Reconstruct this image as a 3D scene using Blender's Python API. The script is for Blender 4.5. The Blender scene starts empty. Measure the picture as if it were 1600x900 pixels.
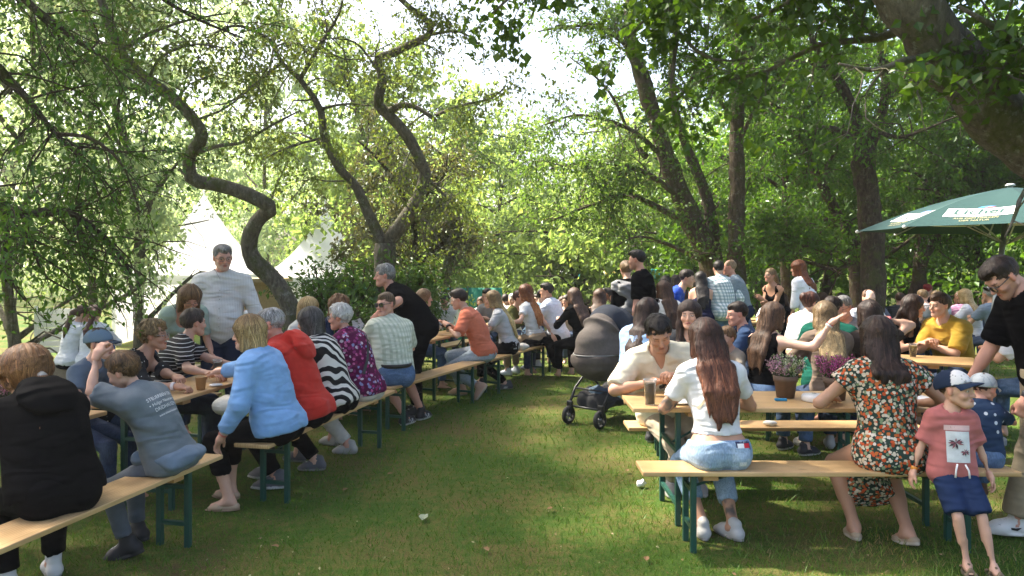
import bpy, bmesh, math, random
import numpy as np
from mathutils import Vector, Matrix
from mathutils.bvhtree import BVHTree

random.seed(7)
rng = np.random.default_rng(7)
SC = bpy.context.scene
COL = SC.collection
PI = math.pi

# ------------------------------------------------------------------ camera, sky, sun, exposure
FPX, CX, HY, CAMH = 1150.0, 800.0, 412.0, 1.69
cam_d = bpy.data.cameras.new('camera')
cam_d.sensor_width = 36.0
cam_d.lens = FPX / 1600.0 * 36.0
cam_d.clip_start = 0.05
cam_d.clip_end = 2000.0
cam = bpy.data.objects.new('camera', cam_d)
COL.objects.link(cam)
cam.location = (0, 0, CAMH)
cam.rotation_euler = (math.radians(90), 0, 0)
cam_d.shift_y = (HY - 450.0) / 1600.0      # level camera, horizon a little above the middle
SC.camera = cam

SUN_EL, SUN_AZ = math.radians(52), math.radians(-60)      # azimuth from +Y towards +X
world = bpy.data.worlds.new('World')
SC.world = world
world.use_nodes = True
wn = world.node_tree
bg = wn.nodes['Background']
sky = wn.nodes.new('ShaderNodeTexSky')
sky.sky_type = 'NISHITA'
sky.sun_disc = False
sky.sun_elevation = SUN_EL
sky.sun_rotation = SUN_AZ
sky.altitude = 200
sky.air_density = 1.0
sky.dust_density = 7.0
sky.ozone_density = 0.6
wn.links.new(sky.outputs[0], bg.inputs[0])
bg.inputs[1].default_value = 0.12
sun_d = bpy.data.lights.new('sun', 'SUN')
sun_d.energy = 4.6
sun_d.angle = math.radians(2.5)
sun_d.color = (1.0, 0.93, 0.80)
sun = bpy.data.objects.new('sun', sun_d)
COL.objects.link(sun)
sdir = Vector((math.sin(SUN_AZ) * math.cos(SUN_EL), math.cos(SUN_AZ) * math.cos(SUN_EL), math.sin(SUN_EL)))
sun.rotation_euler = sdir.to_track_quat('Z', 'Y').to_euler()
sun.location = (-20, 30, 40)

SC.view_settings.view_transform = 'Standard'
SC.view_settings.look = 'None'
SC.view_settings.gamma = 1.0
SC.view_settings.exposure = 2.14
SC.render.engine = 'CYCLES'
cy = SC.cycles
cy.max_bounces = 7
cy.diffuse_bounces = 4
cy.glossy_bounces = 2
cy.transmission_bounces = 5
cy.transparent_max_bounces = 6
cy.caustics_reflective = False
cy.caustics_refractive = False
cy.use_adaptive_sampling = True
cy.use_denoising = True
try:
    cy.denoiser = 'OPENIMAGEDENOISE'
except Exception:
    pass
SC.render.use_persistent_data = False


def at(px, py, d):
    """photo pixel (1600x900) at depth d metres -> world point"""
    return np.array([(px - CX) / FPX * d, d, CAMH + (HY - py) / FPX * d])


def zg(d):
    """height of the lawn: it dips gently behind the tables"""
    t = np.clip((np.asarray(d, float) - 10.5) / 6.5, 0, 1)
    return -.36 * t * t * (3 - 2 * t)


def wx(px, d):
    return (px - CX) / FPX * d


# ------------------------------------------------------------------ tagging
def tag(o, label=None, cat=None, group=None, kind=None):
    if label: o['label'] = label
    if cat: o['category'] = cat
    if group: o['group'] = group
    if kind: o['kind'] = kind
    return o


def link(o, parent=None):
    COL.objects.link(o)
    if parent is not None:
        o.parent = parent
    return o


def empty(name, loc=(0, 0, 0), rz=0.0, parent=None):
    o = bpy.data.objects.new(name, None)
    o.empty_display_size = 0.1
    link(o, parent)
    o.location = loc
    o.rotation_euler = (0, 0, rz)
    return o


def mesh_np(name, V, F, mat=None, smooth=True, cols=None, parent=None, loc=None, rz=0.0, mats=None, fm=None):
    """V (n,3); F array (m,k) or list of such arrays"""
    me = bpy.data.meshes.new(name)
    V = np.asarray(V, dtype=np.float32)
    if not isinstance(F, (list, tuple)):
        F = [F]
    F = [np.asarray(f, dtype=np.int32) for f in F if len(f)]
    me.vertices.add(len(V))
    me.vertices.foreach_set('co', V.ravel())
    li = np.concatenate([f.ravel() for f in F]) if F else np.zeros(0, np.int32)
    tot = np.concatenate([np.full(len(f), f.shape[1], np.int32) for f in F]) if F else np.zeros(0, np.int32)
    st = np.concatenate([[0], np.cumsum(tot)[:-1]]).astype(np.int32) if len(tot) else tot
    me.loops.add(len(li))
    me.loops.foreach_set('vertex_index', li)
    me.polygons.add(len(tot))
    me.polygons.foreach_set('loop_start', st)
    me.polygons.foreach_set('loop_total', tot)
    me.polygons.foreach_set('use_smooth', np.full(len(tot), smooth, dtype=bool))
    if fm is not None:
        me.polygons.foreach_set('material_index', np.asarray(fm, np.int32))
    if cols is not None:
        cols = np.asarray(cols, np.float32)
        if cols.shape[1] == 3:
            cols = np.concatenate([cols, np.ones((len(cols), 1), np.float32)], 1)
        ca = me.color_attributes.new('Col', 'FLOAT_COLOR', 'POINT')
        ca.data.foreach_set('color', cols.ravel())
    me.update(calc_edges=True)
    for m in (mats or ([mat] if mat else [])):
        me.materials.append(m)
    o = bpy.data.objects.new(name, me)
    link(o, parent)
    if loc is not None:
        o.location = loc
    o.rotation_euler = (0, 0, rz)
    return o


class MB:
    """collects simple solids into one mesh"""
    def __init__(self):
        self.V, self.F, self.n = [], {3: [], 4: []}, 0
        self.C = []

    def add(self, V, F, col=None):
        V = np.asarray(V, float)
        for f in F:
            self.F.setdefault(len(f), []).append([i + self.n for i in f])
        self.V.append(V)
        self.C.append(np.tile(np.array(col if col is not None else (0.5, 0.5, 0.5), float), (len(V), 1)))
        self.n += len(V)
        return self

    def box(self, lo, hi, col=None, R=None, o=(0, 0, 0), bev=0.0):
        lo = np.minimum(lo, hi) * 1.0; hi = np.maximum(lo, np.asarray(hi, float))
        b = bev
        if b <= 0:
            c = np.array([[x, y, z] for x in (lo[0], hi[0]) for y in (lo[1], hi[1]) for z in (lo[2], hi[2])])
            F = [(0, 1, 3, 2), (4, 6, 7, 5), (0, 4, 5, 1), (2, 3, 7, 6), (0, 2, 6, 4), (1, 5, 7, 3)]
        else:
            bm = bmesh.new()
            bmesh.ops.create_cube(bm, size=1)
            for v in bm.verts:
                v.co = Vector([lo[k] + (v.co[k] + .5) * (hi[k] - lo[k]) for k in range(3)])
            bmesh.ops.bevel(bm, geom=bm.edges[:], offset=b, segments=2, affect='EDGES', profile=.5)
            bm.verts.index_update()
            c = np.array([v.co[:] for v in bm.verts]); F = [[v.index for v in f.verts] for f in bm.faces]
            bm.free()
        if R is not None:
            c = c @ np.asarray(R).T
        return self.add(c + np.asarray(o, float), F, col)

    def tube(self, pts, rad, n=8, col=None, cap=True):
        V, F = tube_np(np.asarray(pts, float), rad, n, cap)
        return self.add(V, F, col)

    def lathe(self, prof, n=20, o=(0, 0, 0), col=None, R=None):
        """prof list of (r,z)"""
        V, F = [], []
        for r, z in prof:
            for k in range(n):
                a = 2 * PI * k / n
                V.append((r * math.cos(a), r * math.sin(a), z))
        for i in range(len(prof) - 1):
            for k in range(n):
                k2 = (k + 1) % n
                F.append((i * n + k, i * n + k2, (i + 1) * n + k2, (i + 1) * n + k))
        V = np.array(V)
        if R is not None: V = V @ np.asarray(R).T
        return self.add(V + np.asarray(o, float), F, col)

    def build(self, name, mat, parent=None, smooth=False, loc=None, rz=0.0, cols=False):
        V = np.concatenate(self.V)
        fs = [np.array(v) for k, v in sorted(self.F.items()) if v]
        return mesh_np(name, V, fs, mat, smooth, np.concatenate(self.C) if cols else None, parent, loc, rz)


def frames(P):
    """parallel transport frames along a polyline"""
    T = np.gradient(P, axis=0)
    T /= np.linalg.norm(T, axis=1)[:, None] + 1e-9
    a = np.array([0, 0, 1.0]) if abs(T[0][2]) < .9 else np.array([1.0, 0, 0])
    N = np.cross(T[0], a); N /= np.linalg.norm(N)
    Ns = [N]
    for i in range(1, len(P)):
        N = Ns[-1] - T[i] * np.dot(Ns[-1], T[i])
        N /= np.linalg.norm(N) + 1e-9
        Ns.append(N)
    Ns = np.array(Ns)
    return T, Ns, np.cross(T, Ns)


def tube_np(P, rad, n=8, cap=True):
    P = np.asarray(P, float)
    m = len(P)
    rad = np.broadcast_to(np.asarray(rad, float), (m,))
    T, N, B = frames(P)
    a = np.arange(n) * 2 * PI / n
    V = P[:, None, :] + rad[:, None, None] * (np.cos(a)[None, :, None] * N[:, None, :] + np.sin(a)[None, :, None] * B[:, None, :])
    V = V.reshape(-1, 3)
    F = []
    for i in range(m - 1):
        for k in range(n):
            k2 = (k + 1) % n
            F.append((i * n + k, i * n + k2, (i + 1) * n + k2, (i + 1) * n + k))
    if cap:
        F.append(tuple(range(n - 1, -1, -1)))
        F.append(tuple((m - 1) * n + k for k in range(n)))
    return V, F


# ------------------------------------------------------------------ materials
def nmat(name):
    m = bpy.data.materials.new(name)
    m.use_nodes = True
    nt = m.node_tree
    return m, nt, nt.nodes['Principled BSDF'], nt.nodes['Material Output']


def N(nt, t, **kw):
    n = nt.nodes.new(t)
    for k, v in kw.items():
        if k.startswith('i_'):
            n.inputs[k[2:].replace('_', ' ')].default_value = v
        else:
            setattr(n, k, v)
    return n


def ramp(nt, fac, stops, interp='LINEAR'):
    r = nt.nodes.new('ShaderNodeValToRGB')
    r.color_ramp.interpolation = interp
    e = r.color_ramp.elements
    while len(e) < len(stops): e.new(0.5)
    for el, (p, c) in zip(e, stops):
        el.position = p
        el.color = (*c, 1) if len(c) == 3 else c
    nt.links.new(fac, r.inputs[0])
    return r.outputs[0]


def bump(nt, b, scale, strength, dist, coord=None, detail=3, distort=0.0, rough=.55):
    t = N(nt, 'ShaderNodeTexNoise', i_Scale=scale, i_Detail=detail, i_Distortion=distort, i_Roughness=rough)
    if coord is not None: nt.links.new(coord, t.inputs['Vector'])
    bp = N(nt, 'ShaderNodeBump', i_Strength=strength, i_Distance=dist)
    nt.links.new(t.outputs['Fac'], bp.inputs['Height'])
    prev = b.inputs['Normal'].links[0].from_socket if b.inputs['Normal'].links else None
    if prev: nt.links.new(prev, bp.inputs['Normal'])
    nt.links.new(bp.outputs[0], b.inputs['Normal'])
    return t


def mixc(nt, fac, a, b, mode='MIX'):
    m = nt.nodes.new('ShaderNodeMix'); m.data_type = 'RGBA'; m.blend_type = mode
    for s, v in ((0, fac), (6, a), (7, b)):
        if hasattr(v, 'links'): nt.links.new(v, m.inputs[s])
        elif s == 0: m.inputs[0].default_value = v
        else: m.inputs[s].default_value = (*v, 1) if len(v) == 3 else v
    return m.outputs[2]


def math_n(nt, op, a, b=None, c=None):
    m = N(nt, 'ShaderNodeMath', operation=op)
    for i, v in enumerate((a, b, c)):
        if v is None: continue
        if hasattr(v, 'links'): nt.links.new(v, m.inputs[i])
        else: m.inputs[i].default_value = v
    return m.outputs[0]


def objco(nt):
    return N(nt, 'ShaderNodeTexCoord').outputs['Object']


_simple = {}
def simple(name, col, rough=.5, metal=0.0, spec=.5, trans=0.0, var=.12, nscale=30, bumps=0.0, alpha=1.0):
    key = (name,)
    if key in _simple: return _simple[key]
    m, nt, b, out = nmat(name)
    co = objco(nt)
    t = N(nt, 'ShaderNodeTexNoise', i_Scale=nscale, i_Detail=4)
    nt.links.new(co, t.inputs['Vector'])
    c = ramp(nt, t.outputs['Fac'], [(.3, tuple(x * (1 - var) for x in col)), (.7, tuple(min(1, x * (1 + var)) for x in col))])
    nt.links.new(c, b.inputs['Base Color'])
    b.inputs['Roughness'].default_value = rough
    b.inputs['Metallic'].default_value = metal
    b.inputs['Specular IOR Level'].default_value = spec
    b.inputs['Transmission Weight'].default_value = trans
    if bumps: bump(nt, b, nscale * 2, bumps, .01, co)
    _simple[key] = m
    return m


def wrinkles(nt, b, co, k):
    """crease-like relief: two ridged noises running across each other"""
    prev = b.inputs['Normal'].links[0].from_socket if b.inputs['Normal'].links else None
    for i, (rot, sc, w) in enumerate((((.5, .2, .7), (3.2, 3.2, 8.5), .9), ((-.7, .4, -.5), (4.5, 4.5, 13.0), .6))):
        mp = N(nt, 'ShaderNodeMapping'); mp.inputs['Scale'].default_value = sc; mp.inputs['Rotation'].default_value = rot
        nt.links.new(co, mp.inputs[0])
        t = N(nt, 'ShaderNodeTexNoise', i_Scale=1.0, i_Detail=2.5, i_Distortion=.9, noise_type='RIDGED_MULTIFRACTAL')
        nt.links.new(mp.outputs[0], t.inputs['Vector'])
        bp = N(nt, 'ShaderNodeBump', i_Strength=min(1, k * w), i_Distance=.075)
        nt.links.new(t.outputs['Fac'], bp.inputs['Height'])
        if prev: nt.links.new(prev, bp.inputs['Normal'])
        prev = bp.outputs[0]
    nt.links.new(prev, b.inputs['Normal'])


_cloth = {}
def cloth(col, rough=.9, fold=.5, sheen=.08, name='cloth'):
    key = (tuple(round(c, 3) for c in col), fold, rough)
    if key in _cloth: return _cloth[key]
    m, nt, b, out = nmat(name)
    co = objco(nt)
    t = N(nt, 'ShaderNodeTexNoise', i_Scale=22.0, i_Detail=5)
    nt.links.new(co, t.inputs['Vector'])
    c = ramp(nt, t.outputs['Fac'], [(.3, tuple(x * .9 for x in col)), (.72, tuple(min(1, x * 1.08) for x in col))])
    nt.links.new(c, b.inputs['Base Color'])
    b.inputs['Roughness'].default_value = rough
    b.inputs['Specular IOR Level'].default_value = .2
    b.inputs['Sheen Weight'].default_value = sheen if max(col) > .1 else 0.0
    b.inputs['Specular IOR Level'].default_value = .2 if max(col) > .1 else .03
    bump(nt, b, 260, .25, .002, co, 2)
    wrinkles(nt, b, co, fold)
    _cloth[key] = m
    return m


def pattern_cloth(name, fn, fold=.5):
    """fn(nt, coord) -> colour socket"""
    m, nt, b, out = nmat(name)
    co = objco(nt)
    nt.links.new(fn(nt, co), b.inputs['Base Color'])
    b.inputs['Roughness'].default_value = .88
    b.inputs['Specular IOR Level'].default_value = .2
    wrinkles(nt, b, co, fold)
    return m


def attr_mat(name, rough, spec, bumpscale=0, bstr=0, bdist=.002, sss=0.0):
    m, nt, b, out = nmat(name)
    a = N(nt, 'ShaderNodeAttribute', attribute_name='Col')
    nt.links.new(a.outputs['Color'], b.inputs['Base Color'])
    b.inputs['Roughness'].default_value = rough
    b.inputs['Specular IOR Level'].default_value = spec
    if sss:
        b.inputs['Subsurface Weight'].default_value = sss
        b.inputs['Subsurface Radius'].default_value = (.012, .004, .002)
    if bumpscale: bump(nt, b, bumpscale, bstr, bdist, objco(nt), 3)
    return m


M_SKIN = attr_mat('skin', .52, .4, 90, .12, .003)
M_HAIR = attr_mat('hair', .48, .28)
def _hair():
    nt = M_HAIR.node_tree; b = nt.nodes['Principled BSDF']
    q = N(nt, 'ShaderNodeAttribute', attribute_name='Hq')
    t = N(nt, 'ShaderNodeTexNoise', i_Scale=5.5, i_Detail=4, i_Roughness=.7)
    nt.links.new(q.outputs['Vector'], t.inputs['Vector'])
    c = nt.nodes['Attribute'].outputs['Color']
    f = ramp(nt, t.outputs['Fac'], [(.36, (.34, .34, .34)), (.64, (1.5, 1.5, 1.5))])
    nt.links.new(mixc(nt, 1.0, c, f, 'MULTIPLY'), b.inputs['Base Color'])
    bp = N(nt, 'ShaderNodeBump', i_Strength=.55, i_Distance=.006)
    nt.links.new(t.outputs['Fac'], bp.inputs['Height']); nt.links.new(bp.outputs[0], b.inputs['Normal'])
_hair()
M_SHOE = attr_mat('shoe_leather', .6, .4, 60, .2, .003)
M_COLR = attr_mat('painted', .55, .4)


def wood_mat(name, c1, c2, rough=.38):
    m, nt, b, out = nmat(name)
    co = objco(nt)
    mp = N(nt, 'ShaderNodeMapping'); mp.inputs['Scale'].default_value = (1.2, 14, 14)
    nt.links.new(co, mp.inputs[0])
    oi = N(nt, 'ShaderNodeObjectInfo')
    off = math_n(nt, 'MULTIPLY', oi.outputs['Random'], 37.0)
    cmb = N(nt, 'ShaderNodeCombineXYZ'); nt.links.new(off, cmb.inputs[0]); nt.links.new(off, cmb.inputs[1])
    nt.links.new(cmb.outputs[0], mp.inputs['Location'])
    t = N(nt, 'ShaderNodeTexNoise', i_Scale=1.6, i_Detail=6, i_Distortion=.8)
    nt.links.new(mp.outputs[0], t.inputs['Vector'])
    w = N(nt, 'ShaderNodeTexWave', i_Scale=1.2, i_Distortion=3.5, i_Detail=2.0); w.bands_direction = 'Y'
    nt.links.new(mp.outputs[0], w.inputs['Vector'])
    f = math_n(nt, 'MULTIPLY_ADD', w.outputs['Fac'], .35, math_n(nt, 'MULTIPLY', t.outputs['Fac'], .75))
    c = ramp(nt, f, [(.25, c1), (.75, c2)])
    # wear and scuffs
    t2 = N(nt, 'ShaderNodeTexNoise', i_Scale=5.0, i_Detail=6)
    nt.links.new(co, t2.inputs['Vector'])
    wear = ramp(nt, t2.outputs['Fac'], [(.5, (0, 0, 0)), (.72, (1, 1, 1))])
    c = mixc(nt, math_n(nt, 'MULTIPLY', wear, .35), c, tuple(x * .55 for x in c1))
    # knots
    v = N(nt, 'ShaderNodeTexVoronoi', i_Scale=3.2)
    mp2 = N(nt, 'ShaderNodeMapping'); mp2.inputs['Scale'].default_value = (.7, 2.4, 1)
    nt.links.new(co, mp2.inputs[0]); nt.links.new(mp2.outputs[0], v.inputs['Vector'])
    kn = ramp(nt, v.outputs['Distance'], [(.03, (1, 1, 1)), (.085, (0, 0, 0))])
    c = mixc(nt, math_n(nt, 'MULTIPLY', kn, .6), c, (.16, .075, .025))
    nt.links.new(c, b.inputs['Base Color'])
    b.inputs['Roughness'].default_value = rough
    bump(nt, b, 3, .15, .004, mp.outputs[0], 4)
    return m


M_WOOD = wood_mat('varnished_spruce', (.40, .235, .095), (.58, .39, .19))
M_WOOD2 = wood_mat('cleat_wood', (.36, .19, .07), (.48, .28, .11), .5)
M_GREEN = simple('green_paint', (.012, .06, .045), .4, 0, .5)
# ------------------------------------------------------------------ implicit surfaces -> mesh
_T = np.random.default_rng(3).random((32, 32, 32)).astype(np.float32) * 2 - 1


def vnoise(p):
    """value noise in -1..1, p (...,3)"""
    i = np.floor(p).astype(int)
    f = p - i
    f = f * f * (3 - 2 * f)
    i &= 31
    j = (i + 1) & 31
    x0, y0, z0 = i[..., 0], i[..., 1], i[..., 2]
    x1, y1, z1 = j[..., 0], j[..., 1], j[..., 2]
    fx, fy, fz = f[..., 0], f[..., 1], f[..., 2]
    a = _T[x0, y0, z0] * (1 - fx) + _T[x1, y0, z0] * fx
    b = _T[x0, y1, z0] * (1 - fx) + _T[x1, y1, z0] * fx
    c = _T[x0, y0, z1] * (1 - fx) + _T[x1, y0, z1] * fx
    d = _T[x0, y1, z1] * (1 - fx) + _T[x1, y1, z1] * fx
    return (a * (1 - fy) + b * fy) * (1 - fz) + (c * (1 - fy) + d * fy) * fz


A = lambda *v: np.array(v, float)


def nrm(v):
    v = np.asarray(v, float)
    return v / (np.linalg.norm(v) + 1e-12)


def unit(v): return v / (np.linalg.norm(v, axis=-1, keepdims=True) + 1e-9)
def rotz(a): c, s = math.cos(a), math.sin(a); return np.array([[c, -s, 0], [s, c, 0], [0, 0, 1.0]])
def rotx(a): c, s = math.cos(a), math.sin(a); return np.array([[1.0, 0, 0], [0, c, -s], [0, s, c]])
def roty(a): c, s = math.cos(a), math.sin(a); return np.array([[c, 0, s], [0, 1.0, 0], [-s, 0, c]])


class Cone:
    """tapered capsule; side/sx widen the section along one direction; cuts are half-spaces (point, normal) removed"""
    def __init__(s, a, b, ra, rb, side=None, sx=1.0, cuts=()):
        s.a, s.b, s.ra, s.rb, s.side, s.sx, s.cuts = np.asarray(a, float), np.asarray(b, float), ra, rb, side, sx, list(cuts)

    def box(s):
        r = max(s.ra, s.rb) * max(1, s.sx)
        return np.minimum(s.a, s.b) - r, np.maximum(s.a, s.b) + r

    def grow(s, e): return Cone(s.a, s.b, s.ra + e, s.rb + e, s.side, s.sx, s.cuts)

    def tf(s, R, t, k=1.0):
        return Cone(R @ (s.a * k) + t, R @ (s.b * k) + t, s.ra * k, s.rb * k, None if s.side is None else R @ s.side, s.sx,
                    [(R @ (p * k) + t, R @ n) for p, n in s.cuts])

    def ev(s, X, Y, Z):
        d = s.b - s.a
        L = d @ d + 1e-12
        px, py, pz = X - s.a[0], Y - s.a[1], Z - s.a[2]
        t = np.clip((px * d[0] + py * d[1] + pz * d[2]) / L, 0, 1)
        qx, qy, qz = px - t * d[0], py - t * d[1], pz - t * d[2]
        q2 = qx * qx + qy * qy + qz * qz
        if s.side is not None and s.sx != 1.0:
            w = qx * s.side[0] + qy * s.side[1] + qz * s.side[2]
            q2 = q2 - w * w * (1 - 1 / s.sx ** 2)
        r = np.sqrt(np.maximum(q2, 1e-12)) - (s.ra + (s.rb - s.ra) * t)
        for p, n in s.cuts:
            r = np.maximum(r, (X - p[0]) * n[0] + (Y - p[1]) * n[1] + (Z - p[2]) * n[2])
        return r


class Ell:
    def __init__(s, c, r, R=None, cuts=()):
        s.c, s.r, s.R, s.cuts = np.asarray(c, float), np.asarray(r, float) * np.ones(3), np.eye(3) if R is None else R, list(cuts)

    def box(s):
        e = np.sqrt(((s.R * s.r) ** 2).sum(1))
        return s.c - e, s.c + e

    def grow(s, e): return Ell(s.c, s.r + e, s.R, s.cuts)

    def tf(s, R, t, k=1.0): return Ell(R @ (s.c * k) + t, s.r * k, R @ s.R, [(R @ (p * k) + t, R @ n) for p, n in s.cuts])

    def ev(s, X, Y, Z):
        px, py, pz = X - s.c[0], Y - s.c[1], Z - s.c[2]
        k0 = 0; k1 = 0
        for i in range(3):
            q = (px * s.R[0, i] + py * s.R[1, i] + pz * s.R[2, i]) / s.r[i]
            k0 = k0 + q * q; k1 = k1 + (q / s.r[i]) ** 2
        k0 = np.sqrt(k0); k1 = np.sqrt(k1)
        r = k0 * (k0 - 1) / (k1 + 1e-9)
        for p, n in s.cuts:
            r = np.maximum(r, (X - p[0]) * n[0] + (Y - p[1]) * n[1] + (Z - p[2]) * n[2])
        return r


def sdf_mesh(add, h, k=.03, sub=(), cuts=(), noise=None, ks=.012):
    """add: prims or (prim,k); sub likewise; cuts: half-spaces removed. returns V, quads"""
    add = [(p if isinstance(p, tuple) else (p, k)) for p in add]
    sub = [(p if isinstance(p, tuple) else (p, ks)) for p in sub]
    lo = np.min([p.box()[0] for p, _ in add], 0) - .03 - h
    hi = np.max([p.box()[1] for p, _ in add], 0) + .03 + h
    n = np.ceil((hi - lo) / h).astype(int) + 1
    ax = [lo[i] + h * np.arange(n[i]) for i in range(3)]
    V = np.full(n, .2, np.float32)

    def region(p, pad):
        a, b = p.box()
        i0 = np.clip(np.floor((a - pad - lo) / h).astype(int), 0, n - 1)
        i1 = np.clip(np.ceil((b + pad - lo) / h).astype(int) + 1, 1, n)
        if (i1 <= i0).any(): return None, None
        sl = tuple(slice(i0[i], i1[i]) for i in range(3))
        return sl, (ax[0][sl[0]][:, None, None], ax[1][sl[1]][None, :, None], ax[2][sl[2]][None, None, :])

    for p, kk in add:
        sl, g = region(p, kk + 2.5 * h)
        if sl is None: continue
        d = p.ev(*g).astype(np.float32)
        v = V[sl]
        hh = np.clip(.5 + .5 * (v - d) / kk, 0, 1)
        V[sl] = v * (1 - hh) + d * hh - kk * hh * (1 - hh)
    for p, kk in sub:
        sl, g = region(p, kk + 2.5 * h)
        if sl is None: continue
        d = -p.ev(*g).astype(np.float32)
        v = V[sl]
        hh = np.clip(.5 - .5 * (v - d) / kk, 0, 1)
        V[sl] = v * (1 - hh) + d * hh + kk * hh * (1 - hh)
    for p, nn in cuts:
        d = (ax[0][:, None, None] - p[0]) * nn[0] + (ax[1][None, :, None] - p[1]) * nn[1] + (ax[2][None, None, :] - p[2]) * nn[2]
        V = np.maximum(V, d.astype(np.float32))
    if noise is not None:
        idx = np.nonzero(np.abs(V) < max(.03, 3 * h))
        pts = np.stack([ax[i][idx[i]] for i in range(3)], -1)
        V[idx] += noise(pts)
    V[0] = V[-1] = .2; V[:, 0] = V[:, -1] = .2; V[:, :, 0] = V[:, :, -1] = .2
    return surface_nets(V, lo, h)


def surface_nets(V, lo, h):
    S = V < 0
    c = S[:-1, :-1, :-1].astype(np.int8)
    tot = np.zeros(c.shape, np.int8)
    for dx in (0, 1):
        for dy in (0, 1):
            for dz in (0, 1):
                tot += S[dx:dx + c.shape[0], dy:dy + c.shape[1], dz:dz + c.shape[2]]
    act = (tot > 0) & (tot < 8)
    I = np.argwhere(act)
    if not len(I):
        return np.zeros((0, 3)), np.zeros((0, 4), int)
    idx = np.full(c.shape, -1, np.int32)
    idx[act] = np.arange(len(I))
    acc = np.zeros((len(I), 3)); cnt = np.zeros(len(I))
    corners = [A(dx, dy, dz).astype(int) for dx in (0, 1) for dy in (0, 1) for dz in (0, 1)]
    vals = {tuple(q): V[I[:, 0] + q[0], I[:, 1] + q[1], I[:, 2] + q[2]] for q in corners}
    for q in corners:
        for a in range(3):
            if q[a] == 0:
                w = q.copy(); w[a] = 1
                va, vb = vals[tuple(q)], vals[tuple(w)]
                m = (va < 0) != (vb < 0)
                t = np.where(m, va / np.where(m, va - vb, 1), 0)
                pos = np.tile(q.astype(float), (len(I), 1)); pos[:, a] = t
                acc += pos * m[:, None]; cnt += m
    P = lo + h * (I + acc / cnt[:, None])
    Q = []
    for a in range(3):
        b, c2 = (a + 1) % 3, (a + 2) % 3
        s0 = [slice(None)] * 3; s1 = [slice(None)] * 3
        s0[a] = slice(0, -1); s1[a] = slice(1, None)
        ch = S[tuple(s0)] != S[tuple(s1)]
        E = np.argwhere(ch)
        m = (E[:, b] > 0) & (E[:, c2] > 0) & (E[:, b] < S.shape[b] - 1) & (E[:, c2] < S.shape[c2] - 1)
        E = E[m]
        ins = S[tuple(E.T)]
        eb = np.zeros(3, int); eb[b] = 1
        ec = np.zeros(3, int); ec[c2] = 1
        g = lambda e: idx[tuple(e.T)]
        q = np.stack([g(E - eb - ec), g(E - ec), g(E), g(E - eb)], 1)
        q[~ins] = q[~ins][:, ::-1]
        Q.append(q)
    Q = np.concatenate(Q)
    return P, Q[(Q >= 0).all(1)]


def smooth_np(V, F, it=1, lam=.5):
    """laplacian smoothing of a quad mesh"""
    e = np.concatenate([F[:, [0, 1]], F[:, [1, 2]], F[:, [2, 3]], F[:, [3, 0]]])
    for _ in range(it):
        s = np.zeros_like(V); c = np.zeros(len(V))
        np.add.at(s, e[:, 0], V[e[:, 1]]); np.add.at(c, e[:, 0], 1)
        np.add.at(s, e[:, 1], V[e[:, 0]]); np.add.at(c, e[:, 1], 1)
        V = V * (1 - lam) + lam * s / np.maximum(c, 1)[:, None]
    return V
# ------------------------------------------------------------------ people
_heads, _hands, _shoes = {}, {}, {}


def head_template(sex, hi):
    key = (sex, hi)
    if key in _heads: return _heads[key]
    f = sex == 'f'; c = sex == 'c'
    jw = .86 if f else (.9 if c else 1.0)
    add = [
        (Ell((0, -.016, .03), (.076, .094, .085)), .02),
        (Cone((0, .022, -.012), (0, .05, -.078), .066, .040 * jw), .03),
        (Cone((.052 * jw, .004, -.055), (.018, .066, -.094 if not c else -.085), .02, .017), .03),
        (Cone((-.052 * jw, .004, -.055), (-.018, .066, -.094 if not c else -.085), .02, .017), .03),
        (Ell((0, .076, -.094 if not c else -.085), (.02 * jw, .018, .016)), .02),
        (Ell((.040, .062, -.032), (.024, .024, .022)), .02),
        (Ell((-.040, .062, -.032), (.024, .024, .022)), .02),
        (Cone((-.036, .076, .020), (.036, .076, .020), .013 if not (f or c) else .010, .013 if not (f or c) else .010), .02),
        (Cone((0, -.022, -.05), (0, -.04, -.14), .050 * jw if not c else .038, .052 * jw if not c else .038), .025),
    ]
    nl = .012 if c else (.015 if f else .019)
    post = [
        (Ell((.032, .074, .001), (.015, .014, .012)), .006),
        (Ell((-.032, .074, .001), (.015, .014, .012)), .006),
        (Cone((0, .086, .012), (0, .090 + nl, -.030), .0075, .0125), .012),
        (Ell((.012, .092, -.034), (.0085, .010, .008)), .008),
        (Ell((-.012, .092, -.034), (.0085, .010, .008)), .008),
        (Ell((0, .088, -.0575), (.024, .011, .0055)), .008),
        (Ell((0, .086, -.0665), (.020, .012, .007)), .008),
        (Ell((.077, -.008, -.004), (.009, .019, .031), rotz(-.35)), .008),
        (Ell((-.077, -.008, -.004), (.009, .019, .031), rotz(.35)), .008),
        (Cone((.080, -.018, .018), (.081, .002, -.026), .006, .006), .006),
        (Cone((-.080, -.018, .018), (-.081, .002, -.026), .006, .006), .006),
    ]
    # carve eye sockets in the base first, then add the features
    h = (.0150, .0092, .0060)[hi]
    base_sub = [(Ell((.033, .099, .002), (.020, .018, .012)), .014), (Ell((-.033, .099, .002), (.020, .018, .012)), .014)]

    class Carved:
        pass
    V, F = sdf_two(add, base_sub, post, h)
    if hi == 2: V = smooth_np(V, F, 1, .3)
    _heads[key] = (V, F)
    return V, F


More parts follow.
